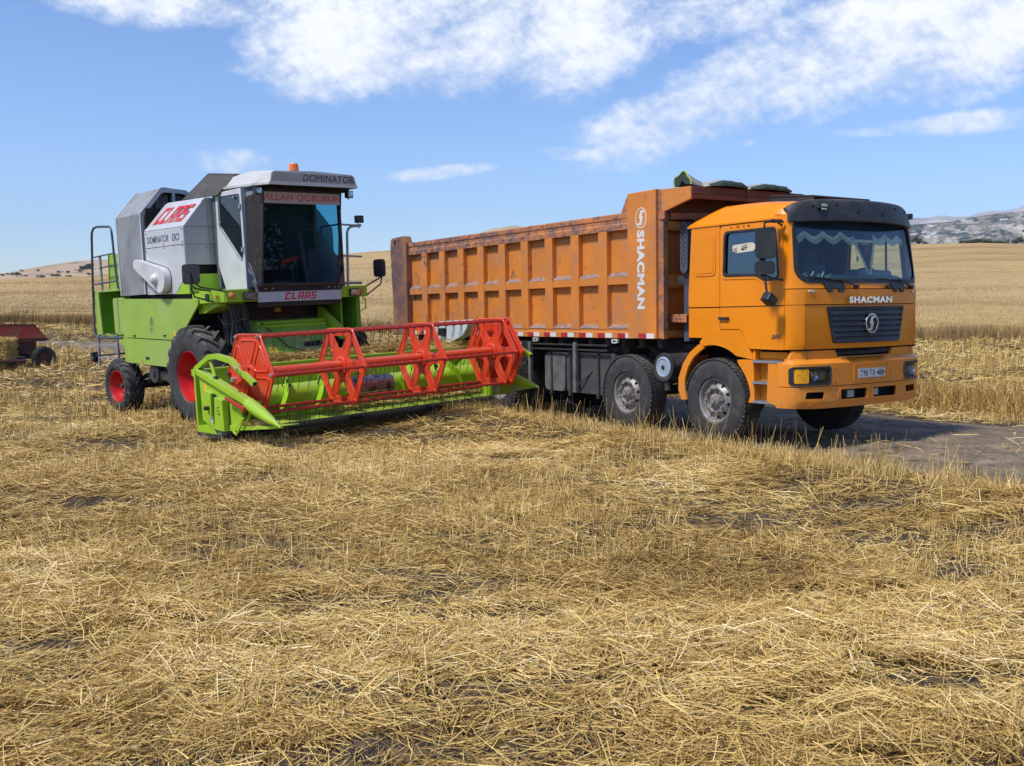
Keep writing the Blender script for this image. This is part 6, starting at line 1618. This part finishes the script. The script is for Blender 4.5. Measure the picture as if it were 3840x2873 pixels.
def stand(x, y, h0, h1, w0, w1, tilt, tone0, tone1, per, spread, off=0.0):
    n = len(x); X = np.repeat(x, per) + rng.normal(0, spread, n * per); Y = np.repeat(y, per) + rng.normal(0, spread, n * per)
    m = n * per; az = np.repeat(rng.random(n) * 2 * PI, per) + rng.normal(0, .8, m); pt = PI / 2 - np.abs(rng.normal(0, tilt, m)); L_ = h0 + (h1 - h0) * rng.random(m)
    k = (rng.random(m) > road_mask(X, Y) * 1.1)
    X, Y, az, pt, L_ = X[k], Y[k], az[k], pt[k], L_[k]; m = len(X)
    z = ground_z(X, Y) + off + L_ * np.sin(pt) * .5 - .01
    tone = tone0 + (tone1 - tone0) * rng.random(m)
    rb.add(X, Y, z, az, pt, L_, w0 + (w1 - w0) * rng.random(m), rng.normal(0, .25, m), rng.random(m) * PI, tone=tone)
def tufts(n, y0, y1, *a, thr=.5, **k):
    x, y = sample(n, y0, y1); xl, yl = tl(x, y); sn = np.round(yl / .17) * .17 - yl; x = x + .832 * sn * .85; y = y + .555 * sn * .85; f = fbm(x, y, 1.8, 3, 81); kk = (f > thr) & (y < yb(x)); stand(x[kk], y[kk], *a, **k)
# drilled rows leave the stems standing in loose bunches
tufts(5200, 2.6, 9, .06, .18, .0024, .0042, .38, .38, .85, 5, .028, thr=.52)
tufts(9000, 8, 16, .07, .20, .004, .0062, .36, .40, .9, 5, .035, thr=.50)
tufts(6000, 15, 30, .12, .28, .008, .013, .3, .3, .75, 5, .06, thr=.42)
tufts(7000, 28, 58, .15, .35, .018, .03, .3, .35, .75, 5, .10, thr=.42)
# stems on the bank beside the truck
n = 2300; xl = rng.uniform(-10, 9, n); yl = -2.35 + rng.normal(0, .36, n)
stand(4.458 + .555 * xl + .832 * yl, 12.5915 - .832 * xl + .555 * yl, .07, .24, .004, .008, .52, .35, .85, 4, .07)
n = 420; xl = rng.uniform(-9, 9, n); yl = -2.15 + rng.normal(0, .25, n)
stand(4.458 + .555 * xl + .832 * yl, 12.5915 - .832 * xl + .555 * yl, .25, .50, .003, .006, .45, .2, .7, 2, .05)
# rough verge beyond the track
n = 5200; xl = rng.uniform(-30, 16, n); yl = 4.35 + np.abs(rng.normal(0, .9, n))
stand(4.458 + .555 * xl + .832 * yl, 12.5915 - .832 * xl + .555 * yl, .20, .46, .008, .014, .75, .16, .60, 4, .12)
n = 900; xl = rng.uniform(-6, 12, n); yl = rng.uniform(-1.6, 4.4, n)      # a few stalks dropped on the track
x = 4.458 + .555 * xl + .832 * yl; y = 12.5915 - .832 * xl + .555 * yl
k = fbm(x, y, 1.0, 2, 91) > .64; x, y = x[k], y[k]; m = len(x)
rb.add(x, y, ground_z(x, y) + .02, rng.random(m) * 7, rng.normal(0, .1, m), .02 + .09 * rng.random(m), np.full(m, .004), rng.normal(0, .3, m), rng.normal(0, .6, m), tone=rng.random(m))
so = rb.build('straw_stubble', STRAW); tag(so, 'loose golden straw and short stubble covering the harvested field', 'straw', kind='stuff')
# straw lying on the header (on the combine) as its own clump
hb_ = Ribs(); n = 5200
yy = rng.uniform(-1.75, 1.75, n); rr_2 = rng.random(n) ** .6; aa = rng.random(n) * PI
hw = .17 * (1 - .35 * np.abs(yy / 1.75)) ; xx = 2.38 + hw * rr_2 * np.cos(aa) * 1.2; zz = 1.02 + (.15 + .05 * vn(yy, yy * 0, .5, 4)) * rr_2 * np.sin(aa) + .02
hb_.add(xx, yy, zz, rng.normal(PI / 2, .9, n), rng.normal(0, .3, n), .06 + .16 * rng.random(n), .004 + .004 * rng.random(n), rng.normal(0, .4, n), rng.random(n) * PI, tone=.2 + .4 * rng.random(n))
n = 1100; yy = np.concatenate([rng.uniform(-.9, 1.0, n // 2), rng.uniform(.9, 1.9, n - n // 2)])
hb_.add(rng.uniform(2.75, 3.18, n), yy, .37 + .05 * rng.random(n), rng.random(n) * 7, rng.normal(0, .2, n), .06 + .14 * rng.random(n), .004 + .003 * rng.random(n), rng.normal(0, .4, n), rng.random(n) * PI, tone=.3 + .5 * rng.random(n))
n = 420; hb_.add(rng.uniform(3.72, 4.25, n), rng.uniform(-2.70, -2.45, n), .42 + .05 * rng.random(n), rng.normal(0, .6, n), rng.normal(0, .25, n), .06 + .14 * rng.random(n), np.full(n, .004), rng.normal(0, .4, n), rng.random(n) * PI, tone=.4 + .5 * rng.random(n))
n = 200; hb_.add(rng.uniform(2.3, 2.9, n), rng.uniform(1.3, 1.9, n), 1.08 + .1 * rng.random(n), rng.normal(1.2, .5, n), rng.normal(-.1, .25, n), .25 + .35 * rng.random(n), np.full(n, .005), rng.normal(0, .4, n), rng.random(n) * PI, tone=.3 + .5 * rng.random(n))
ho_ = hb_.build('straw_clump', STRAW); ho_.matrix_world = COMB_M.copy(); tag(ho_, 'cut straw caught on top of the green cutting header', 'straw', kind='stuff')

# --- standing wheat: crop surface with a ragged front of stems
crop_m = ground_mat('ripe wheat field', [(.25, (.41, .285, .12)), (.5, (.48, .345, .155)), (.75, (.56, .41, .195))], (1.6, 8, (.35, 1.0, 1), .7), bump=.9, bs=6.0,
                    extra=[(.06, (.5, 1.6, 1), .45, .66, (.34, .225, .10), 'MIX'), (.9, (.12, 1.0, 1), .56, .68, (.30, .195, .09), 'MIX'), (9, (1, 1, 1), .55, .72, (.34, .235, .105), 'MIX'), (.022, (1, 1, 1), .42, .6, (1.0, .94, .86), 'MULTIPLY')], dist=.12)
us = np.concatenate([np.linspace(-150, -45, 60), np.linspace(-44.7, 55, 420), np.linspace(56, 150, 60)]); ss = np.concatenate([[0, .02, .12, .3], np.geomspace(.5, 420, 150)])
X, S_ = np.meshgrid(us, ss, indexing='ij'); Y0 = yb(X)
# fan the columns out with distance so the field keeps filling the view
fan = 1 + S_ / np.maximum(Y0, 30) * .9
XX = X * fan; YY = Y0 + S_
Z = ground_z(XX, YY) + .68 + (fbm(XX, YY, 1.2, 3, 101) - .5) * .16 + (vn(XX, YY, .3, 103) - .5) * .12 * (1 - sst(S_, 20, 60))
Z[:, 0] = ground_z(X[:, 0], Y0[:, 0]) - .05; Z[:, 1] = Z[:, 1] - .1
Z = Z - np.clip(S_ - 260, 0, 200) * .05
wf_ = npmesh('wheat_field', np.stack([XX, YY, Z], -1).reshape(-1, 3), gridquads(len(us), len(ss)), crop_m)
tag(wf_, 'unharvested ripe wheat field rising to the skyline behind the vehicles', 'wheat field', kind='stuff')
cb = Ribs()
WHEAT = straw_mat('wheat stems', [(0, (.15, .085, .035)), (.4, (.34, .215, .085)), (.75, (.50, .355, .16)), (1, (.62, .455, .225))])
def crop(n, s0, s1, h0, h1, w0, w1, pw=1.0, base=0.0, t0=.2, t1=.9, x0=-40, x1=48):
    x = rng.uniform(x0, x1, n); s = s0 + (s1 - s0) * rng.random(n) ** pw; fan = 1 + s / np.maximum(yb(x), 30) * .9
    X = x * fan; Y = yb(x) + s; L_ = h0 + (h1 - h0) * rng.random(n); pt = PI / 2 - np.abs(rng.normal(0, .16, n))
    cb.add(X, Y, ground_z(X, Y) + base + L_ * .5, rng.random(n) * 7, pt, L_, w0 + (w1 - w0) * rng.random(n), rng.normal(0, .3, n), rng.random(n) * PI, tone=np.clip(t0 + (t1 - t0) * rng.random(n) + .4 * (fbm(X, Y, 5, 2, 111) - .5), 0, 1))
crop(95000, -.35, 2.2, .5, .80, .006, .014, 1.4, 0, .18, .72)
crop(70000, 1.0, 22, .10, .20, .018, .03, 1.3, .62, .68, 1.0)
crop(60000, 20, 90, .08, .16, .05, .09, 1.2, .62, .72, 1.0)
wo2 = cb.build('wheat_stems', WHEAT); tag(wo2, 'upright ripe wheat stems along the near edge of the standing crop', 'wheat', kind='stuff')

# --- left hill, far right mountains
def relief(name, us_, rs_, elev, rtop, m, amp, sc, seed, label=None, base=-40, ridged=True):
    U_, R_ = np.meshgrid(us_, rs_, indexing='ij')
    E = np.interp(U_, [e[0] for e in elev], [e[1] for e in elev])
    X = U_ * R_ / np.sqrt(1 + U_ ** 2); Y = R_ / np.sqrt(1 + U_ ** 2)
    top = 1.72 + E * rtop / np.sqrt(1 + U_ ** 2)
    t = np.clip((R_ - rs_[0]) / (rtop - rs_[0]), 0, 1); back = np.clip((R_ - rtop) / (rs_[-1] - rtop), 0, 1)
    n = fbm(X, Y, sc, 6, seed, .55); 
    if ridged: n = 1 - np.abs(2 * n - 1) * 1.6
    env = np.minimum(t * 1.3, 1) * (1 - back)
    prof_ = t ** .8 * (1 - back * .9)
    Z = base + (top - base) * prof_ + amp * (n - .55) * (np.clip(t * 3, 0, 1) * (1 - .93 * np.exp(-((R_ - rtop) / (rtop * .035)) ** 2))) * (1 - back)
    Zcap = 1.72 + E * R_ / np.sqrt(1 + U_ ** 2) * 1.0
    Z = np.where(R_ < rtop, np.minimum(Z, Zcap - (1 - t) * amp * .05), Z)
    o = npmesh(name, np.stack([X, Y, Z], -1).reshape(-1, 3), gridquads(len(us_), len(rs_)), m); o['kind'] = 'structure'
    return o
hill_m = ground_mat('dry hill grass', [(.3, (.34, .235, .15)), (.5, (.44, .32, .205)), (.72, (.55, .43, .27))], (.012, 8, (1, .5, 1), .6), bump=.6, bs=.2,
                    extra=[(.03, (1, 1, 1), .56, .66, (.13, .12, .07), 'MIX'), (.15, (.4, 1, 1), .58, .66, (.20, .16, .09), 'MIX')], dist=1.5)
hill_e = [(-1.2, .01), (-.75, .022), (-.55, .031), (-.506, .0335), (-.489, .0365), (-.469, .040), (-.446, .0437), (-.43, .046), (-.41, .0475), (-.38, .048), (-.33, .045), (-.25, .035), (-.18, .02)]
relief('hill', np.linspace(-1.2, -.18, 260), np.concatenate([np.linspace(420, 760, 70), np.linspace(775, 1100, 20)]), hill_e, 760, hill_m, 5, 120, 201, base=-12, ridged=False)
mnt_m = ground_mat('scrub and bare rock mountain', [(.34, (.050, .066, .060)), (.45, (.10, .11, .085)), (.51, (.25, .22, .165)), (.58, (.44, .39, .32)), (.70, (.62, .58, .52))], (.017, 12, (1, .5, 1.6), .66), bump=1.0, bs=.05,
                   extra=[(.0065, (1, .5, 1.8), .60, .66, (.50, .29, .25), 'MIX'), (.06, (1, .5, 2.2), .52, .60, (.045, .060, .055), 'MIX'), (.03, (1, .5, 1.6), .60, .66, (.56, .53, .48), 'MIX')], dist=9)
near_e = [(.05, .030), (.2, .052), (.30, .066), (.345, .074), (.3884, .0817), (.42, .0841), (.4297, .0849), (.448, .0889), (.4615, .0905), (.4775, .0933), (.506, .0954), (.58, .098), (.75, .095), (1.0, .08)]
relief('mountain', np.linspace(.05, 1.0, 520), np.concatenate([np.linspace(1500, 3000, 230), np.linspace(3020, 3600, 12)]), near_e, 3000, mnt_m, 75, 210, 301, base=-40)
far_m = ground_mat('pale far mountain', [(.35, (.26, .25, .24)), (.5, (.42, .39, .36)), (.7, (.62, .59, .54))], (.0014, 9, (1, 1, 2), .6), bump=.7, bs=.004, extra=[(.004, (1, 1, 1), .55, .66, (.22, .20, .18), 'MIX')], dist=80)
far_e = [(.05, .02), (.25, .05), (.34, .075), (.375, .0855), (.3973, .0881), (.41, .0885), (.4233, .0906), (.4313, .0893), (.4473, .0897), (.4552, .093), (.469, .0951), (.484, .0954), (.4958, .0977), (.503, .1025), (.508, .1035), (.52, .106), (.60, .115), (.8, .10), (1.1, .05)]
relief('far_mountain', np.linspace(.05, 1.1, 420), np.concatenate([np.linspace(3700, 5200, 90), np.linspace(5230, 6000, 10)]), far_e, 5200, far_m, 90, 520, 401, base=-60)

# --- bushes on the skyline and on the hill
leaf_m = mat('dark scrub leaves', (.040, .052, .026), .7, col2=(.075, .085, .040), scale=3, lo=.4, hi=.6)
bark_m = mat('scrub bark', (.09, .07, .05), .9)
def bush(name, x, y, w, h, label, group, n=700, seed=0, z0=None):
    rg = np.random.default_rng(seed); z = float(ground_z(x, y)) + .45 if z0 is None else z0
    r = empty(name, loc=(x, y, z)); tag(r, label, 'bush' if 'bush' in name else 'tree', group)
    b = MB(); b.tube([(0, 0, -.8), (.03 * w, 0, h * .25), (.0, .02, h * .5)], [.05 * h, .04 * h, .02 * h], 6)
    for k in range(5):
        a = rg.random() * 7; b.tube([(0, 0, h * .15), (w * .2 * math.cos(a), w * .2 * math.sin(a), h * .45), (w * .36 * math.cos(a), w * .36 * math.sin(a), h * .7)], [.03 * h, .02 * h, .01 * h], 5)
    b.build('trunk', bark_m, r)
    b = MB(); cl = [(rg.normal(0, .26), rg.normal(0, .26), .30 + .42 * rg.random(), .16 + .12 * rg.random()) for _ in range(11)]
    s_ = .045 * max(w, h)
    for k in range(n):
        c = cl[rg.integers(11)]; d = Vector(rg.normal(0, 1, 3)).normalized() * c[3] * rg.random() ** .4
        p = Vector(((c[0] + d.x) * w, (c[1] + d.y) * w, max(.02, (c[2] + d.z)) * h)); u = Vector(rg.normal(0, 1, 3)).normalized() * s_; v = u.orthogonal().normalized() * s_ * .8
        b.add([p - u, p + v, p + u, p - v], [(0, 1, 2, 3)])
    b.build('crown', leaf_m, r, smooth=0, recalc=False, merge=0)
    return r
def at_u(u, rr_3): k = rr_3 / math.sqrt(1 + u * u); return u * k, k
B = [(.3985, 228, 2.7, 2.3, 'lone_bush', 'lone round dark bush on the skyline just right of the truck cab')]
x, y = at_u(.3985, 226); bush('lone_bush', x, y, 2.6, 2.2, B[0][5], None, 900, 1)
hd = [(.447, 2.4, .9), (.4535, 2.2, 1.25), (.460, 2.6, 1.35), (.4665, 2.4, 1.25), (.473, 2.4, 1.05), (.480, 1.8, .7)]
HL = ['low hedge bush at the left tip of the dark skyline hedge', 'second dark bush from the left in the skyline hedge', 'tallest dark bush in the middle of the skyline hedge', 'dark rounded bush right of the hedge middle on the skyline', 'spreading dark bush near the right end of the skyline hedge', 'smallest bush closing the right end of the skyline hedge']
for k, (u, w, h) in enumerate(hd):
    x, y = at_u(u, 227); bush('hedge_bush', x, y, w * 1.25, h, HL[k], 'bushes in the skyline hedge', 420, 10 + k)
x, y = at_u(.4935, 227); bush('small_tree', x, y, 2.3, 1.9, 'dark small tree on the skyline left of the one at the picture edge', None, 700, 21)
x, y = at_u(.5035, 227); bush('small_tree', x, y, 2.2, 2.1, 'dark small tree on the skyline at the right edge of the picture', None, 700, 22)
def hill_at(u, elev):   # first point on the hill surface seen at this bearing and elevation
    return u, elev
hill_o = bpy.data.objects['hill']
from mathutils.bvhtree import BVHTree
hv = [v.co for v in hill_o.data.vertices]; hp = [tuple(p.vertices) for p in hill_o.data.polygons]; bvh = BVHTree.FromPolygons(hv, hp)
HB = [(12, 1037, 5.0), (46, 1035, 4.0), (62, 1038, 5.5), (28, 1032, 2.6), (142, 1019, 3.0), (160, 1046, 4.5), (196, 1039, 3.6), (212, 1041, 4.2), (219, 1026, 3.2), (256, 1026, 3.2), (262, 1042, 3.2), (300, 1024, 4.5), (313, 1018, 7), (333, 1034, 3.5), (340, 1010, 7), (97, 1039, 2.6), (82, 1020, 3)]
proto = None
for k, (px, py, w) in enumerate(HB):
    d = Vector((*uv_of(px / 1.736, py / 1.736), 0)); d = Vector((d.x, 1, d.y)).normalized()
    hit = bvh.ray_cast(Vector((0, 0, CAM_H)), d)[0]
    if hit is None: continue
    lab = 'dark scrub bush dotted on the dry hillside far left'
    if proto is None:
        proto = bush('scrub_bush', hit.x, hit.y, 3.4, 2.4, lab, 'scrub bushes on the dry hill', 420, 40, z0=hit.z)
    else:
        c = proto.copy(); COL.objects.link(c); c.location = hit; c.scale = (w / 3.4,) * 3; c.rotation_euler = (0, 0, k * 1.3)
        for ch in list(proto.children):
            e = ch.copy(); COL.objects.link(e); e.parent = c

# --- baler at the far left, with a bale at its chute
BM = pose(-13.38, 29.0, float(ground_z(-14.2, 29.5)), R(27), 0, 0)
bal = empty('hay_baler', BM); tag(bal, 'faded red and rusty hay baler standing in the stubble at the left edge', 'baler')
b = MB(); FR = lambda u, v, w: (u, w, v)
b.plate([(-3.4, 1.28), (-.25, 1.27), (.13, .80), (-3.4, .74)], lambda u, v, w: (u, w, v - (.30 * w if v > 1 else 0)), 0, 1.3); b.box(-3.3, -.22, .02, 1.2, .42, .80)
hood_ = b.build('body', M['trailer_rust'], bal, bevel=.012)
b = MB(); b.plate([(-1.16, 1.235), (-.27, 1.235), (.06, .87), (-1.16, .85)], FR, -.02, -.002); b.build('red_panel', M['trailer_red'], hood_, bevel=.006)
b = MB(); b.box(-3.4, .0, -.03, .02, .78, .81); b.plate([(-3.4, 1.25), (-.25, 1.24), (-.24, 1.28), (-3.4, 1.29)], FR, -.03, .01); b.box(-.85, -.78, -.05, .0, .80, .88); b.box(-1.17, -1.15, -.025, 0, .84, 1.25)
b.build('trim', M['trailer_rust'], hood_)
b = MB(); b.box(-3.4, -.3, .1, .25, .28, .42); b.box(-3.4, -.3, 1.2, 1.35, .28, .42); b.cyl((-.35, -.1, .32), (-.35, 1.5, .32), .05, 8); b.tube([(-3.0, -.1, .55), (-1.3, -.12, .40), (-.5, -.1, .32)], .025, 6); b.box(-3.3, -.5, .05, 1.4, .10, .2)
b.beam((-.9, .0, .8), (-.35, .05, .35), .08, .05); b.plate([(-.6, .8), (-.2, .8), (-.35, .55), (-.55, .35)], FR, .1, .16)
b.build('frame', M['chassis'], bal)
tyr = MB(); tyr.lathe([(.15, -.09), (.20, -.115), (.28, -.105), (.315, -.07), (.32, 0), (.315, .07), (.28, .105), (.2, .115), (.15, .09)], 32)
for k in range(26):
    a = 2 * PI * k / 26; Ma = Matrix.Rotation(-a, 3, 'Y'); tyr.obox(Ma @ Vector((.322, 0, 0)), (.014, .17, .03), Ma)
t_ = tyr.build('wheel', M['rubber'], bal, loc=(-.04, .0, .31)); t_.rotation_euler = (0, 0, R(22))
b = MB(); b.lathe([(.15, -.085), (.13, -.05), (.06, -.04), (0, -.05)], 20); b.build('rim', M['trailer_rust'], t_)
c = copy_part(t_, bal, (-1.1, 1.35, .31), rot=(0, 0, 0))
rbx = Ribs(); n = 900
rbx.add(rng.uniform(-2.6, -1.15, n), rng.uniform(.1, .8, n), 1.15 + .26 * rng.random(n) ** 2 * np.ones(n), rng.random(n) * 7, rng.normal(0, .4, n), .15 + .3 * rng.random(n), .015 + .02 * rng.random(n), rng.normal(0, .4, n), rng.random(n) * PI, tone=.05 + .3 * rng.random(n))
o = rbx.build('plant_debris', STRAW); o.matrix_world = BM.copy(); tag(o, 'brown plant debris heaped on top of the red baler', 'plant debris', kind='stuff')
rbx = Ribs(); n = 3200
yy = rng.uniform(-.28, .28, n); xx = rng.uniform(-.30, .30, n); zz = rng.uniform(-.27, .27, n)
ax_ = rng.integers(0, 3, n); sg = np.sign(rng.normal(0, 1, n)); xx = np.where(ax_ == 0, sg * .3, xx); yy = np.where(ax_ == 1, sg * .28, yy); zz = np.where(ax_ == 2, sg * .27, zz)
rr5 = 1 + .06 * rng.random(n)
b = MB(); b.plate(rr(-.29, .29, -.26, .26, .10, 4), FR, -.27, .27); 
bale = b.build('straw_bale', mat('packed straw', (.42, .30, .11), .9, col2=(.22, .14, .05), scale=22, lo=.4, hi=.6, bump=1.0, bscale=40), None, bevel=.06)
bale.location = (-14.16, 28.0, .60); tag(bale, 'golden straw bale at the chute in front of the red baler', 'straw bale')
rbx.add(xx * rr5, yy * rr5, zz * rr5, rng.random(n) * 7, rng.normal(0, .7, n), .08 + .14 * rng.random(n), .008 + .008 * rng.random(n), rng.normal(0, .4, n), rng.random(n) * PI, tone=.3 + .6 * rng.random(n))
o = rbx.build('straw_wisps', STRAW); o.parent = bale; tag(o, kind='stuff')
b = MB(); b.box(-1.5, -.5, -1.1, -.3, .27, .31); b.beam((-1.3, -.3, .3), (-1.3, .2, .4), .06, .05); b.beam((-.7, -.3, .3), (-.7, .2, .4), .06, .05); b.box(-1.3, -1.24, -1.0, -.94, -.02, .28)
b.build('bale_chute', M['trailer_rust'], bal)

# --- thin air haze over the whole landscape
b = MB(); b.box(-8000, 8000, -7700, 7700, -130, 720)
hz = b.build('haze', M['hole'], None, smooth=0); hz['kind'] = 'stuff'; tag(hz, 'thin blue summer haze', 'haze')
hm = bpy.data.materials.new('haze'); hm.use_nodes = True; nt = hm.node_tree; nt.nodes.clear()
pv = nt.nodes.new('ShaderNodeVolumePrincipled'); pv.inputs['Color'].default_value = (.58, .74, 1.0, 1); pv.inputs['Density'].default_value = 9e-5; pv.inputs['Anisotropy'].default_value = .1
ou = nt.nodes.new('ShaderNodeOutputMaterial'); nt.links.new(pv.outputs[0], ou.inputs['Volume'])
hz.data.materials.clear(); hz.data.materials.append(hm); hz.display_type = 'WIRE'
